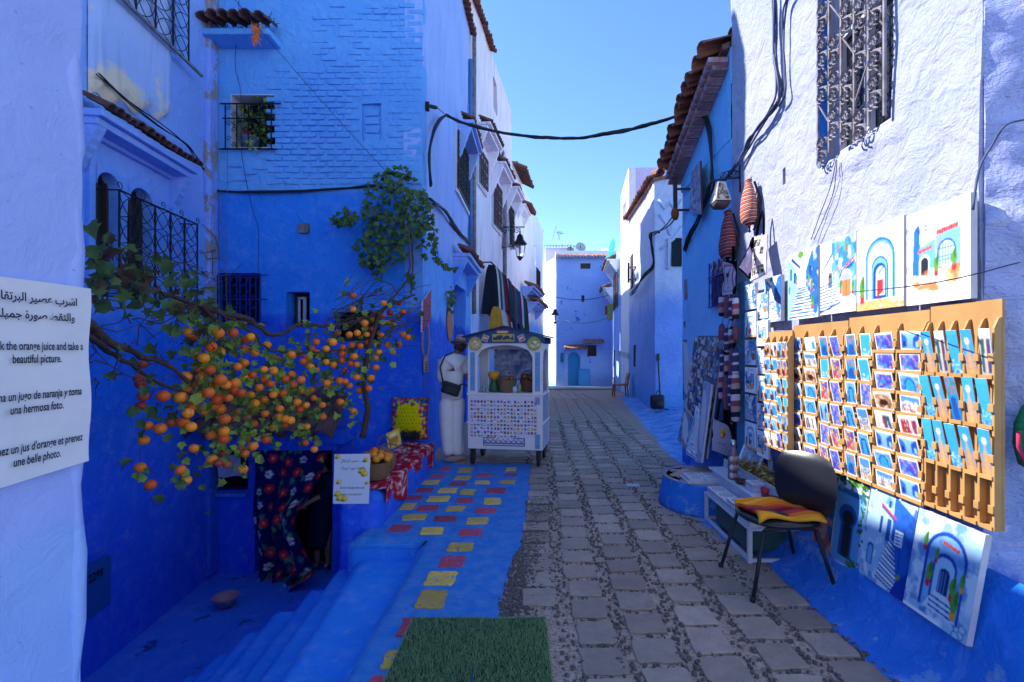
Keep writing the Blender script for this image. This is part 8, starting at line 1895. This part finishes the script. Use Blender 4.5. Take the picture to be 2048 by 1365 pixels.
pfm = thing('picture_frame', 'slanted small framed photo standing behind the brass trinkets', 'frame', onR(1495, 925, 1.95)); pc = Pic(24, 18, hx('8090a8'), 2); pc.mottle(.9, 7, hx('c0c0c8'), thr=0); pc.rect(0, 0, 1, .1, W_); pc.rect(0, .9, 1, 1, W_); pc.rect(0, 0, .08, 1, W_); pc.rect(.92, 0, 1, 1, W_)
q0 = Vector((1.93, 4.62, .56)); pu_ = Vector((.06, -.30, -.03)); pv__ = Vector((.07, .02, .15)); me = pic_mesh(pc, 'photo', M['print'], q0-WORLD[pfm.name], pu_, pv__); link(me, 'photo', pfm); nn = pu_.cross(pv__).normalized(); mb = MB(); mb.prism([q0, q0+pu_, q0+pu_+pv__, q0+pv__], nn*-.001, nn*-.01); mb.build('backing', wm, pfm)

# ---------------- striped backpacks and tote bags
def stripes(name, cols, sc=1.0):
    m, n, l, b = nm(name); t = NT(n, l); z = t.sep(t.obj())[2]; w = t.math('FRACT', t.math('MULTIPLY', t.math('ADD', z, t.math('MULTIPLY', t.noise(t.obj(), 5, 3), .04)), 9*sc)); st_ = [(i/len(cols), c) for i, c in enumerate(cols)]
    c = t.ramp(w, st_, 'CONSTANT'); l.new(c, b.inputs['Base Color']); b.inputs['Roughness'].default_value = .95; b.inputs['Specular IOR Level'].default_value = .1; l.new(t.bump(t.noise(t.obj(), 18, 4), .6, .012), b.inputs['Normal']); return m
def backpack(c, h_, w_, mat, label, lean=0.0):
    t_ = thing('striped_backpack', label, 'backpack', c, 'striped woven backpacks'); mb = MB(); prof = [(.0, -.5), (.34, -.48), (.48, -.38), (.50, -.2), (.45, 0), (.36, .18), (.26, .33), (.19, .42), (.25, .47), (.17, .5), (.0, .48)]
    mb.lathe([(a*w_*1.2, b_*h_) for a, b_ in prof], c, 18, Matrix.Diagonal((.62, 1, 1, 1))); r2 = random.Random(int(h_*1000)); mb.v = [(x+.03*fbm(np.array(y*9), np.array(z*9), np.array(x*5), 3, 2), y+.05*float(fbm(np.array(z*7), np.array(x*9), np.array(0.), 5, 2)), z) for x, y, z in mb.v]; mb.v = [tuple(float(q) for q in v) for v in mb.v]; mb.build('body', mat, t_)
    for s_ in (-1, 1): mb = MB(); mb.tube([c+Vector((.04, s_*w_*.2, h_*.42)), c+Vector((.07, s_*w_*.5, 0)), c+Vector((.04, s_*w_*.42, -h_*.55)), c+Vector((.03, s_*w_*.2, -h_*.62))], .012, 5); mb.build('strap', M['cable'], t_)
    mb = MB(); mb.tube([c+Vector((.02, 0, h_*.42)), c+Vector((.03, .01, h_*.56))], .006, 5); mb.build('loop', M['cable'], t_)
SA1 = stripes('woven_stripes_warm', [hx(x) for x in ('c87868', '7a2848', 'e8b088', '4a1c3c', 'd88a60', '8a3050', 'f0c8a8', '5a2040')], 1.6); SA2 = stripes('woven_stripes_dark', [hx(x) for x in ('9a4858', '30182c', 'c87868', '501c38', 'a85058', '28162c', 'c09088', '401830')], 1.6)
c_ = onX(1497, 405, 2.02); backpack(c_, .44, .19, SA1, 'sunlit pink and orange striped woven backpack, the upper one of the two')
c_ = onX(1455, 470, 2.0); backpack(c_, .50, .22, SA2, 'shaded dark red striped woven backpack, the lower one of the two')
def tote(corners, label, pc, hz=.16, back=True):
    """corners: lower-left, lower-right, upper-right, upper-left in 3D"""
    a, b_, c_, d_ = [Vector(q) for q in corners]; t_ = thing('tote_bag', label, 'tote bag', (a+b_)/2, 'cotton tote bags'); off = WORLD[t_.name]; nn = (b_-a).cross(d_-a).normalized()
    def f(U, V):
        res = []
        bul = .02*np.sin(U*3.14)*np.sin(V*3.14)+.006*np.sin(V*9+U*4)
        for i in range(3): res.append((a[i]*(1-U)*(1-V)+b_[i]*U*(1-V)+c_[i]*U*V+d_[i]*(1-U)*V)-off[i]+nn[i]*bul)
        return np.stack(res, -1)
    me = pic_mesh(pc, 'front', M['printcloth'], (0, 0, 0), (0, 0, 0), (0, 0, 0), f); link(me, 'front', t_)
    mb = MB(); mb.prism([a, b_, c_, d_], (0, 0, 0), nn*-.012); mb.build('back', simple('natural_cotton', (.5, .46, .46), .9, var=.1) if 'cot' not in M else M['cot'], t_); M['cot'] = t_.children[-1].data.materials[0]
    for k in (0, 1):
        p0, p1 = d_+(c_-d_)*.25-nn*.012*k, d_+(c_-d_)*.75-nn*.012*k; top_ = (p0+p1)/2+Vector((.02, 0, hz)); mb = MB(); mb.tube([p0, p0*.4+top_*.6+(p0-p1)*.15, top_, p1*.4+top_*.6+(p1-p0)*.15, p1], .008, 5); mb.build('handle', M['cot'], t_)
pc = Pic(34, 52, hx('e0d8d8'), 3); r2 = random.Random(7)
for i in range(3):
    for j in range(4):
        x0, y0 = .16+i*.24, .08+j*.21
        if r2.random() < .85: pc.rect(x0, y0, x0+.21, y0+.19, hx(r2.choice(['3a3636', '4a4646', 'b8b0a8'])))
        for k in range(5): pc.line(x0+r2.random()*.2, y0+r2.random()*.18, x0+r2.random()*.2, y0+r2.random()*.18, .008, hx('d8d0c8'))
tote([onX(1500, 563, 1.90), onX(1532, 548, 1.98), onX(1534, 468, 2.03), onX(1505, 474, 1.98)], 'cream tote printed with a dark patchwork grid, tilted out in the sun', pc, .22)
pc = Pic(20, 40, hx('a898b0'), 3); pc.mottle(.3, 5); tote([onX(1478, 535, 1.72), onX(1502, 558, 1.86), onX(1506, 500, 1.95), onX(1500, 492, 1.93)], 'plain grey tote hanging behind the patchwork one, seen edge on', pc, .1)
pc = Pic(26, 44, hx('b8a8b8'), 3); pc.rect(.12, .08, .88, .92, hx('8a3048')); pc.rect(.18, .12, .82, .88, hx('b8a8b8')); pc.ell(.52, .55, .14, .07, hx('40303c')); pc.line(.5, .55, .48, .32, .02, hx('40303c')); pc.line(.6, .6, .68, .74, .03, hx('40303c')); pc.line(.4, .2, .6, .2, .015, hx('40303c')); pc.rect(.2, .82, .8, .86, hx('8a3048'))
tote([onX(1445, 592, 1.90), onX(1471, 588, 1.93), onX(1472, 520, 2.0), onX(1447, 524, 1.98)], 'shaded cream tote with a small bird and a maroon border', pc, .2)
pc = Pic(40, 52, hx('9a94b0'), 3)
for x, y, r_, c_ in ((.5, .62, .13, 'c88018'), (.42, .7, .08, 'd8a030'), (.6, .72, .09, 'b8a020'), (.5, .52, .1, 'c85a18'), (.56, .58, .07, 'a83020'), (.45, .55, .06, 'e0b040')): pc.ell(x, y, r_, r_*.7, hx(c_))
for k in range(4): pc.line(.36+k*.09, .26, .38+k*.09, .32, .015, hx('38508a'))
tote([P(1423, 900, 4.95), P(1462, 916, 4.95), P(1464, 846, 5.0), P(1425, 838, 5.05)], 'lilac tote with an orange and yellow motif, facing the street by the round table', pc, .32)

# ---------------- leaning boards of magnets and pictures
def mosaic(seed, w, h, nx, ny, pal):
    pc = Pic(w, h, hx('303a50'), seed); r2 = random.Random(seed)
    for i in range(nx):
        for j in range(ny):
            x0, y0 = (i+r2.uniform(.02, .15))/nx, (j+r2.uniform(.02, .15))/ny; pc.rect(x0, y0, x0+.8/nx, y0+.8/ny, hx(r2.choice(pal)))
            if r2.random() < .6: pc.ell(x0+.4/nx, y0+.4/ny, .25/nx, .25/ny, hx(r2.choice(pal)))
    return pc
PAL = ['8a98b0', '3a6aa8', 'b0b8c8', '6a5058', '20304a', '5a8ab8', 'a87868', 'c0b8c0', '407068', '7a6a80', '2a4a88', 'd0d0d8']
def board(q0, q1, q2, q3, pc, label, name='magnet_board', cat='display board', grp=None, fm='wood_white'):
    q0, q1, q2, q3 = [Vector(q) for q in (q0, q1, q2, q3)]; t_ = thing(name, label, cat, (q0+q1)/2, grp); off = WORLD[t_.name]; nn = (q1-q0).cross(q3-q0).normalized()
    def f(U, V): return np.stack([q0[i]*(1-U)*(1-V)+q1[i]*U*(1-V)+q2[i]*U*V+q3[i]*(1-U)*V-off[i]+nn[i]*.002 for i in range(3)], -1)
    me = pic_mesh(pc, 'front', M['print'], (0, 0, 0), (0, 0, 0), (0, 0, 0), f); me.polygons.foreach_set('use_smooth', [False]*len(me.polygons)); link(me, 'front', t_)
    mb = MB(); mb.prism([q0, q1, q2, q3], (0, 0, 0), nn*-.022); mb.build('board', M[fm], t_); return t_
b1 = board(P(1362, 868, 6.3), P(1402, 905, 5.35), P(1441, 672, 5.3), P(1390, 672, 6.4), mosaic(1, 60, 90, 12, 22, PAL), 'tall leaning board crowded with small magnets, facing the street')
M['mag'] = [simple('magnet_%d' % k, c_, .3, var=.3, scale=30) for k, c_ in enumerate(((.5, .55, .65), (.03, .1, .35), (.35, .2, .15), (.6, .6, .62)))]
r2 = random.Random(12); q0, q1, q2, q3 = P(1362, 868, 6.3), P(1402, 905, 5.35), P(1441, 672, 5.3), P(1390, 672, 6.4); nn = (q1-q0).cross(q3-q0).normalized()
for k in range(110):
    u, v = r2.uniform(.04, .96), r2.uniform(.04, .97); c_ = q0*(1-u)*(1-v)+q1*u*(1-v)+q2*u*v+q3*(1-u)*v+nn*.008; mb = MB(); s_ = r2.uniform(.016, .034)
    a_, b_ = (q1-q0).normalized()*s_, (q3-q0).normalized()*s_*r2.uniform(.7, 1.2); mb.prism([c_-a_-b_, c_+a_-b_, c_+a_+b_, c_-a_+b_], nn*-.006, nn*.008); mb.build('magnet', M['mag'][r2.randrange(4)], b1)
board(P(1402, 915, 5.35), P(1412, 918, 5.22), P(1447, 672, 5.2), P(1441, 672, 5.3), mosaic(5, 6, 60, 1, 20, ['8a98b0', '304060']), 'white wooden edge strip beside the tall magnet board', 'leaning_plank', 'plank')
board(P(1367, 660, 7.0-.15), P(1384, 655, 6.7), P(1384, 640, 6.7), P(1367, 644, 6.85), mosaic(9, 10, 10, 3, 2, PAL), 'tiny panel fixed at the top of the far display boards')
board(P(1366, 800, 6.85), P(1378, 800, 6.6), P(1386, 680, 6.6), P(1366, 680, 6.85), mosaic(2, 20, 60, 4, 16, ['8aa8d0', '5a80c0', '2a4a90', 'a0b8d8']), 'narrow pale blue strip of magnets at the far edge of the display')
pcs = Pic(24, 34, hx('3a70a8'), 4); pcs.mottle(.8, 5, hx('b87060'), thr=0); pcs.mottle(.8, 7, hx('b0c8e0'), thr=.08)
board(P(1355, 880, 5.9), P(1372, 902, 5.45), P(1388, 840, 5.55), P(1368, 812, 6.05), pcs, 'small canvas with orange and blue daubs at the far left of the leaning stack', 'painting', 'painting', 'leaning canvases by the magnet board')
for k, (xa, ya, xb, yb, xc, yc, xd, yd, Y_) in enumerate(((1372, 908, 1394, 922, 1414, 838, 1392, 812, 5.25), (1390, 924, 1402, 926, 1423, 770, 1408, 762, 5.12))):
    pc = pic_stairs(50+k, 24, 36) if k == 0 else Pic(14, 40, hx('a8a8c8'), 2); pc.mottle(.4, 6, hx('2a60a8'), thr=.02)
    board(P(xa, ya, Y_+.2), P(xb, yb, Y_), P(xc, yc, Y_+.05), P(xd, yd, Y_+.25), pc, ('blue stairway canvas leaning at the foot of the magnet board', 'white slatted panel leaning against the dark nook')[k], 'painting' if k == 0 else 'slatted_screen', 'painting' if k == 0 else 'screen')
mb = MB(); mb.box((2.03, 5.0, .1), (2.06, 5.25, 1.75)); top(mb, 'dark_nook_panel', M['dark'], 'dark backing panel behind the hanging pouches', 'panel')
# dark nook with hanging pouches
r2 = random.Random(61); PC = ['30283c', 'a8a0b0', '204868', 'b09090', '283048', '8a4858', '308090', 'c0b8c8', '6a6a90', '4a3a60']
def pouch(p, w_, h_, col, label):
    t_ = thing('pouch', label, 'pouch', p, 'pouches hanging in the dark nook'); mb = MB(); mb.smooth = True
    mb.lathe([(.0, -h_), (w_*.42, -h_*.97), (w_*.5, -h_*.6), (w_*.42, -h_*.15), (w_*.2, -.0), (.0, .01)], p, 10, Matrix.Diagonal((.9, .5, 1, 1))); mb.build('body', col, t_); mb = MB(); mb.bar(p, p+Vector((.02, 0, .08)), .005); mb.build('cord', M['string'], t_)
PM = [simple('pouch_plain_%d' % i, hx(PC[i]), .95, var=.5, scale=16, tint=hx(PC[(i+4) % 10]), bump=.6) if i % 2 else stripes('pouch_cloth_%d' % i, [hx(PC[i]), hx(PC[(i*3+3) % 10]), hx(PC[(i+5) % 10]), hx(PC[(i+7) % 10])], .5+i*.35) for i in range(8)]
PD = ['striped']*9
k = 0
for (py, h_, row) in ((600, .26, 'top'), (660, .20, 'second'), (715, .34, 'third'), (760, .42, 'lowest')):
    for ci, px in enumerate((1444, 1454, 1463, 1471)):
        Y_ = 5.0+.12*r2.random(); p = onX(px, py-h_*40+r2.uniform(-5, 5), 1.93); pouch(p, r2.uniform(.06, .10) if row != 'lowest' else r2.uniform(.08, .12), h_*r2.uniform(.7, 1.25), PM[(k*3+ci*2+k//3) % 8], '%s pouch, %s from left in the %s row by the teal post' % (('striped', 'plain', 'mottled')[0 if not (k*3+ci*2+k//3) % 2 else 1], ORD[ci], row)); k += 1
# teal painted board with writing
tb = thing('teal_board', 'tall teal painted door board with flaking golden lettering between nook and canvases', 'board', onX(1485, 900, 2.03)); Yn, Yf = F*2.03/(1492-VX), F*2.03/(1476-VX); z0_, z1_ = .5, 2.28
mb = MB(); mb.box((2.02, Yn, z0_), (2.06, Yf, z1_)); mb.build('plank', simple('teal_paint', (.03, .20, .36), .6, var=.3, bump=.4), tb)
for k, s_ in enumerate('C A F E M A R'.split()): pass
gl_ = simple('flaking_gold', (.35, .25, .08), .6)
for k in range(9):
    z_ = 1.95-.13*k; mb = MB(); y_ = (Yn+Yf)/2+.01*math.sin(k*2); r3 = random.Random(k)
    for q in range(3): mb.bar((2.017, y_+r3.uniform(-.03, .03), z_+r3.uniform(-.03, .03)), (2.017, y_+r3.uniform(-.03, .03), z_+r3.uniform(-.03, .03)), .008)
    o = mb.build('flaked_letter', gl_, tb)
mb = MB(); mb.box((1.98, 5.0, .36), (2.06, 5.06, .62)); top(mb, 'brown_pot_stand', M['wood_brown'], 'dark brown wooden block at the foot of the nook behind the round table', 'block', bevel=.01)
# painted slate board high on the shaded house
q = [onX(1379, 425, 2.04), onX(1403, 430, 1.98), onX(1400, 322, 1.98), onX(1383, 345, 2.04)]; pc = Pic(20, 50, hx('8088a8'), 5); pc.mottle(.8, 6, hx('404a70'), thr=0); pc.mottle(.7, 9, hx('c0c0c8'), thr=.1); sb = board(q[0], q[1], q[2], q[3], pc, 'weathered grey painted board hung high below the terracotta eaves', 'weathered_sign', 'board', None, 'iron_rust')
po = thing('rusty_post', 'rusty vertical iron post with two arms beneath the far end of the eaves', 'post', P(1351, 440, 6.9)); mb = MB(); mb.bar(P(1351, 440, 6.9), P(1350, 350, 6.9), .05); mb.build('upright', M['iron_rust'], po)
for y_ in (379, 421): mb = MB(); mb.bar(P(1352, y_, 6.9), P(1381, y_-1, 6.6), .03); mb.build('arm', M['iron_rust'], po)
mb = MB(); mb.ball(P(1350, 428, 6.88), (.06, .06, .09), 8, 6); mb.build('rust_knob', simple('rust_orange', (.3, .08, .02), .9, var=.5), po)
# green knitted bag at right edge
gk = thing('green_knit_bag', 'green knitted bag with a pink trim hanging at the right edge of the picture', 'bag', P(2062, 890, 2.14)); mb = MB(); mb.lathe([(.0, -.15), (.06, -.12), (.085, -.03), (.08, .06), (.04, .14), (.0, .16)], P(2062, 875, 2.12), 20, Matrix.Diagonal((.85, .5, 1, 1))); mb.build('body', simple('green_wool', (.02, .28, .12), .95, var=.4, scale=60, bump=1), gk)
mb = MB(); cc = P(2062, 875, 2.10); mb.tube([cc+Vector((-.075, -.02, .03)), cc+Vector((-.075, -.02, -.04)), cc+Vector((-.045, -.02, -.11)), cc+Vector((0, -.02, -.155))], .008, 6); mb.build('pink_trim', simple('pink_wool', (.5, .03, .1), .9), gk)

# ================================================================== LEFT WALL ORNAMENTS AND CLOTHES
mt = thing('wooden_mirror_frame', 'oval wooden frame with a comb-shaped foot hanging on the blue street wall', 'frame', onX(851, 742, -1.6)); cM = onX(851.5, 680, -1.59); w_ = .27
mb = MB(); pts = [cM+Vector((0, w_*.75*math.cos(a), .27*math.sin(a))) for a in np.linspace(0, 2*math.pi, 25)]; mb.tube(pts, .03, 6, False); mb.xf(Matrix.Translation(cM) @ Matrix.Diagonal((.35, 1, 1, 1)) @ Matrix.Translation(-cM)); fw_ = simple('pinkish_wood', (.48, .25, .2), .6, var=.4, scale=8); mb.build('oval_rim', fw_, mt)
mb = MB(); mb.box((-.01, -.1, 0), (.01, .13, .19)); mb.xf(Matrix.Translation(cM+Vector((0, 0, -.46)))); mb.build('comb_foot', fw_, mt, bevel=.004)
for k in range(4): mb = MB(); mb.box((.0, -.08, .03+.035*k), (.014, .10, .042+.035*k)); mb.xf(Matrix.Translation(cM+Vector((0, 0, -.46)))); mb.build('carved_line', M['iron_rust'], mt)
mb = MB(); mb.ball(cM+Vector((0, 0, .30)), (.02, .07, .06), 8, 6); mb.build('crest', fw_, mt)
q = [onX(840, 665, -1.60), onX(857, 640, -1.60), onX(858.5, 580, -1.60), onX(842, 602, -1.60)]; pc = Pic(24, 50, hx('902848'), 3); pc.mottle(.8, 8, hx('3a4a40'), lambda x, y: ((x-.5)**2*6+(y-.5)**2*3 < .5)*1., 0); pc.mottle(.6, 12, hx('c85070'), thr=.1); q = [q[0]+Vector((.03, 0, 0)), q[1]+Vector((.03, 0, 0)), q[2]+Vector((.03, 0, 0)), q[3]+Vector((.03, 0, 0))]
board(q[0], q[1], q[2], q[3], pc, 'crimson patterned panel on the corner of the street wall above the oval frame', 'crimson_panel', 'panel')
cO = onX(900, 648, -1.60); mb = MB(); mb.ball(cO, (.015, .30, .33), 16, 10); top(mb, 'orange_oval_board', simple('orange_terracotta', (.45, .17, .07), .7), 'plain orange oval board on the blue wall behind the man', 'board')
tft = thing('hanging_weed', 'small tuft of greenery growing on the blue wall above the orange board', 'plant', onX(899, 600, -1.6)); lf_ = Leaves(tft, 30); r2 = random.Random(5)
for k in range(40): c_ = onX(899, 600, -1.57)+Vector((r2.uniform(-.02, .06), r2.gauss(0, .12), r2.gauss(0, .1))); lf_.put(c_, .07, 'leaf_dark', face=(1, -1, .2))
lf_.done()
rl = thing('clothes_rail', 'iron clothes rails fixed high along the white house on the left', 'rail', frW.p(uW(990), .3, 3.6))
for (pa, pb, z_) in ((958, 998, 3.9), (1000, 1032, 3.75)):
    mb = MB(); a, b_ = frW.p(uW(pa), .32, z_), frW.p(uW(pb), .32, z_-.1); mb.tube([a, b_], .02, 6); mb.bar(a, frW.p(uW(pa), 0, z_), .03); mb.bar(b_, frW.p(uW(pb), 0, z_-.1), .03); mb.build('rail', M['iron'], rl)
def scarf(px, z_, w_, L_, col, label, n0=.32):
    c_ = frW.p(uW(px), n0, z_); t_ = thing('hanging_scarf', label, 'scarf', c_-Vector((0, 0, L_)), 'scarves and garments hung along the left row'); mb = MB(); mb.smooth = True; nu, nv = 10, 10; vs = []; r2 = random.Random(int(px*10)); ph = r2.uniform(0, 6)
    for i in range(nu+1):
        for j in range(nv+1):
            u, v = i/nu-.5, j/nv; ww = w_*(.35+.65*v**.5); vs.append(c_+frW.u*(u*ww*.6)+frW.n*(.05*math.sin(u*14+ph)*(.3+v)+u*ww*.75)-Vector((0, 0, L_*v*(1-.1*abs(u)))))
    mb.add(vs, [(i*(nv+1)+j, (i+1)*(nv+1)+j, (i+1)*(nv+1)+j+1, i*(nv+1)+j+1) for i in range(nu) for j in range(nv)], True); mb.build('cloth', col, t_, fixn=False)
CC = [('101828', 'black'), ('d8d0d8', 'white'), ('a8b0c0', 'pale grey'), ('205848', 'dark green'), ('78284a', 'maroon'), ('602030', 'deep red'), ('c8b8b8', 'cream'), ('1c4c58', 'teal'), ('282848', 'navy'), ('c89030', 'mustard'), ('a8482c', 'rust orange'), ('304c90', 'blue'), ('8a3048', 'crimson'), ('506868', 'grey green')]
SM = {n_: simple('scarf_'+n_.replace(' ', '_'), hx(h_), .95, var=.25, scale=5) for h_, n_ in CC}
k = 0
for px, z_, L_, ci in ((960, 3.85, 1.35, 0), (965, 3.85, 1.4, 1), (970, 3.85, 1.2, 3), (974, 3.85, 1.45, 2), (978, 3.83, 1.1, 4), (983, 3.82, 1.45, 5), (988, 3.8, 1.4, 6), (992, 3.8, 1.4, 7), (997, 3.78, 1.3, 12), (1002, 3.7, 1.35, 8), (1007, 3.7, 1.4, 13), (1012, 3.7, 1.3, 11), (1017, 3.68, 1.45, 4), (1022, 3.66, 1.3, 1), (1027, 3.64, 1.45, 3), (1032, 3.6, 1.5, 8)):
    scarf(px, z_, .5, L_, SM[CC[ci][1]], '%s garment, %s along the upper rail counting from the cart side' % (CC[ci][1], (ORD+['eleventh', 'twelfth', 'thirteenth', 'fourteenth', 'fifteenth', 'sixteenth'])[k]), .32); k += 1
k = 0
for px, z_, L_, ci in ((959, 2.75, .95, 9), (966, 2.7, .7, 1), (973, 2.7, .8, 2), (980, 2.65, .9, 10), (986, 2.6, .9, 6), (992, 2.6, 1.0, 8), (1000, 2.55, 1.0, 11), (1008, 2.5, 1.0, 0), (1016, 2.5, 1.0, 3)):
    scarf(px, z_, .45, L_, SM[CC[ci][1]], '%s piece, %s in the lower row of garments behind the cart roof' % (CC[ci][1], ORD[k]), .45); k += 1

# ================================================================== FAR THINGS
oc = thing('orange_plastic_chair', 'orange plastic armchair by the right wall far down the street', 'chair', (2.98, 17.3, -.03)); om = simple('orange_brown_plastic', (.42, .10, .03), .5); C0 = Vector((2.98, 17.3, -.04))
for sx_ in (-1, 1):
    for sy_ in (-1, 1): mb = MB(); mb.bar(C0+Vector((sx_*.25, sy_*.23, 0)), C0+Vector((sx_*.21, sy_*.2, .42)), .045); mb.build('leg', om, oc)
    mb = MB(); mb.bar(C0+Vector((sx_*.24, -.22, .42)), C0+Vector((sx_*.24, -.22, .64)), .04); mb.bar(C0+Vector((sx_*.24, -.24, .65)), C0+Vector((sx_*.24, .2, .65)), .05, .03); mb.build('armrest', om, oc)
mb = MB(); mb.box(C0+Vector((-.24, -.23, .40)), C0+Vector((.24, .22, .44))); mb.build('seat', om, oc, bevel=.01); mb = MB(); mb.box(C0+Vector((.19, -.23, .44)), C0+Vector((.235, .22, .86))); mb.xf(Matrix.Translation(C0+Vector((.2, 0, .44))) @ Matrix.Rotation(R(12), 4, 'Y') @ Matrix.Translation(-(C0+Vector((.2, 0, .44))))); mb.build('backrest', om, oc, bevel=.01)
mb = MB(); mb.bar(onR3(1229, 790)*.99, onR3(1229, 700)*.99, .06); top(mb, 'brown_pole', M['iron_rust'], 'reddish brown pole standing behind the orange chair', 'pole')
bpk = thing('black_backpack', 'black backpack standing on the blue kerb against the buttress house', 'backpack', P(1315, 819, 12.0)); c_ = P(1315, 803, 12.0); mb = MB(); mb.box(c_-Vector((.18, .1, .2)), c_+Vector((.17, .1, .17))); mb.build('body', M['cable'], bpk, bevel=.085); mb = MB(); mb.ball(c_+Vector((.02, -.1, -.07)), (.13, .07, .11), 10, 7); mb.build('pocket', simple('black_pocket', (.02, .02, .025), .6), bpk); mb = MB(); mb.tube([c_+Vector((-.05, -.05, .2)), c_+Vector((0, -.05, .28)), c_+Vector((.05, -.05, .2))], .015, 5); mb.tube([c_+Vector((.15, -.1, -.18)), c_+Vector((.3, -.15, -.22)), c_+Vector((.4, -.12, -.2))], .015, 5); mb.build('strap', M['cable'], bpk)
bs = thing('leaning_stick', 'thin dark stick leaning on the wall behind the black backpack', 'stick', P(1321, 815, 12.3)); mb = MB(); mb.bar(P(1321, 815, 12.2), P(1316, 715, 12.38), .03); mb.build('shaft', M['wood_brown'], bs); mb = MB(); mb.bar(P(1316, 722, 12.37), P(1316, 708, 12.38), .06); mb.build('head', M['wood_brown'], bs)
tc = MB(); tc.smooth = True; vs = []
for i in range(7):
    for j in range(9): p_ = onR3(1231, 480+j*7); vs.append(p_+Vector((-.15-.5*(i/6)*(j/8)+.06*math.sin(i*1.9+j), (i/6-.5)*.8, 0)))
tc.add(vs, [(i*9+j, (i+1)*9+j, (i+1)*9+j+1, i*9+j+1) for i in range(6) for j in range(8)], True); top(tc, 'turquoise_cloth', simple('turquoise_cloth', (.02, .38, .36), .9), 'turquoise cloth hanging from the far right house high over the street', 'cloth', fixn=False)
for k, (px, py0, py1, Y_, col, lab) in enumerate(((1219, 608, 640, 27.0, (.4, .38, .1), 'yellow green cloth hung out by the far right house'), (1214, 612, 630, 27.5, (.4, .1, .06), 'short red cloth hung out next to the yellow one far right'))):
    mb = MB(); a, b_ = P(px, py0, Y_), P(px, py1, Y_); mb.box(a+Vector((-.12, -.1, 0)), b_+Vector((.2, .02, 0))); top(mb, 'hung_cloth', simple('hung_cloth_%d' % k, col, .9), lab, 'cloth', 'laundry on the far right house', bevel=.02)
wc = thing('wall_charms', 'row of small pale charms hanging on the shaded wall behind the orange chair', 'charms', onR3(1255, 715)); 
for k in range(7):
    p_ = onR3(1238+k*4, 706+k*1.2)+Vector((-.04, 0, 0)); mb = MB(); mb.ball(p_, (.02, .07, .14), 8, 6); mb.build('charm', simple('charm_%d' % (k % 2), ((.5, .5, .52), (.3, .35, .45))[k % 2], .6) if k < 2 else M['chm%d' % (k % 2)], wc); M['chm%d' % (k % 2)] = wc.children[-1].data.materials[0]
fr_p = thing('window_frame_arm', 'rusty iron frame sticking out of the sunlit flank wall', 'frame', onR3(1257, 560)); mb = MB(); a, b_ = P(1257, 526, 17.5), P(1257, 566, 17.5); mb.bar(a, b_, .07); mb.bar(P(1257, 536, 17.5), onR3(1272, 534), .05); mb.bar(P(1257, 560, 17.5), onR3(1272, 558), .05); mb.build('frame', M['iron_rust'], fr_p)
def dish(c, r_, label):
    t_ = thing('satellite_dish', label, 'satellite dish', c, 'dishes on the far roof'); mb = MB(); mb.lathe([(.0, .0), (r_*.6, .05), (r_, .15), (r_*.98, .16), (r_*.6, .07), (0, .02)], c, 16, Matrix.Rotation(R(70), 4, 'X') @ Matrix.Rotation(R(15), 4, 'Y')); mb.build('bowl', simple('dish_grey', (.4, .42, .45), .5), t_); mb = MB(); mb.bar(c, c-Vector((0, 0, .6)), .05); mb.bar(c, c+Vector((0, -.4, .15)), .03); mb.build('mast', M['iron'], t_)
dish(P(1160, 497, 30), .33, 'grey satellite dish on the far roof, the larger upright one'); dish(P(1140, 503, 31), .25, 'small satellite dish low behind the far parapet')
for k, (px, y0, y1, Y_, lab) in enumerate(((1105, 478, 452, 31.5, 'slanting white aerial on the pink roof room'), (1080, 520, 458, 31, 'thin dark aerial mast at the left of the far roofs'), (1118, 480, 462, 32, 'branched aerial above the pink roof room'), (1152, 505, 490, 30.5, 'short aerial between the far satellite dishes'))):
    t_ = thing('aerial', lab, 'aerial', P(px, y0, Y_), 'aerials on the far roofs'); mb = MB(); mb.bar(P(px, y0, Y_), P(px+(8 if k == 0 else 0), y1, Y_), .05 if k == 0 else .03); mb.build('mast', M['wood_white' if k == 0 else 'iron'], t_)
    if k >= 1: mb = MB(); mb.bar(P(px-5, y1+3, Y_), P(px+8, y1+6, Y_), .025); [mb.bar(P(px-3+q*3, y1+1, Y_), P(px-3+q*3, y1+8, Y_), .02) for q in range(4)]; mb.build('elements', M['iron'], t_)
for k, (px, py, Y_) in enumerate(((1010, 333, 17), )): 
    mb = MB(); p_ = frW.p(uW(1036), -.3, 8.5); mb.box(p_, p_+Vector((.3, .6, .55))); top(mb, 'red_chimney_block', simple('red_brick_block', (.4, .07, .04), .9), 'small red roof structure above the far left house', 'chimney')
# electric meter tray on left corner, small metal tray lit far
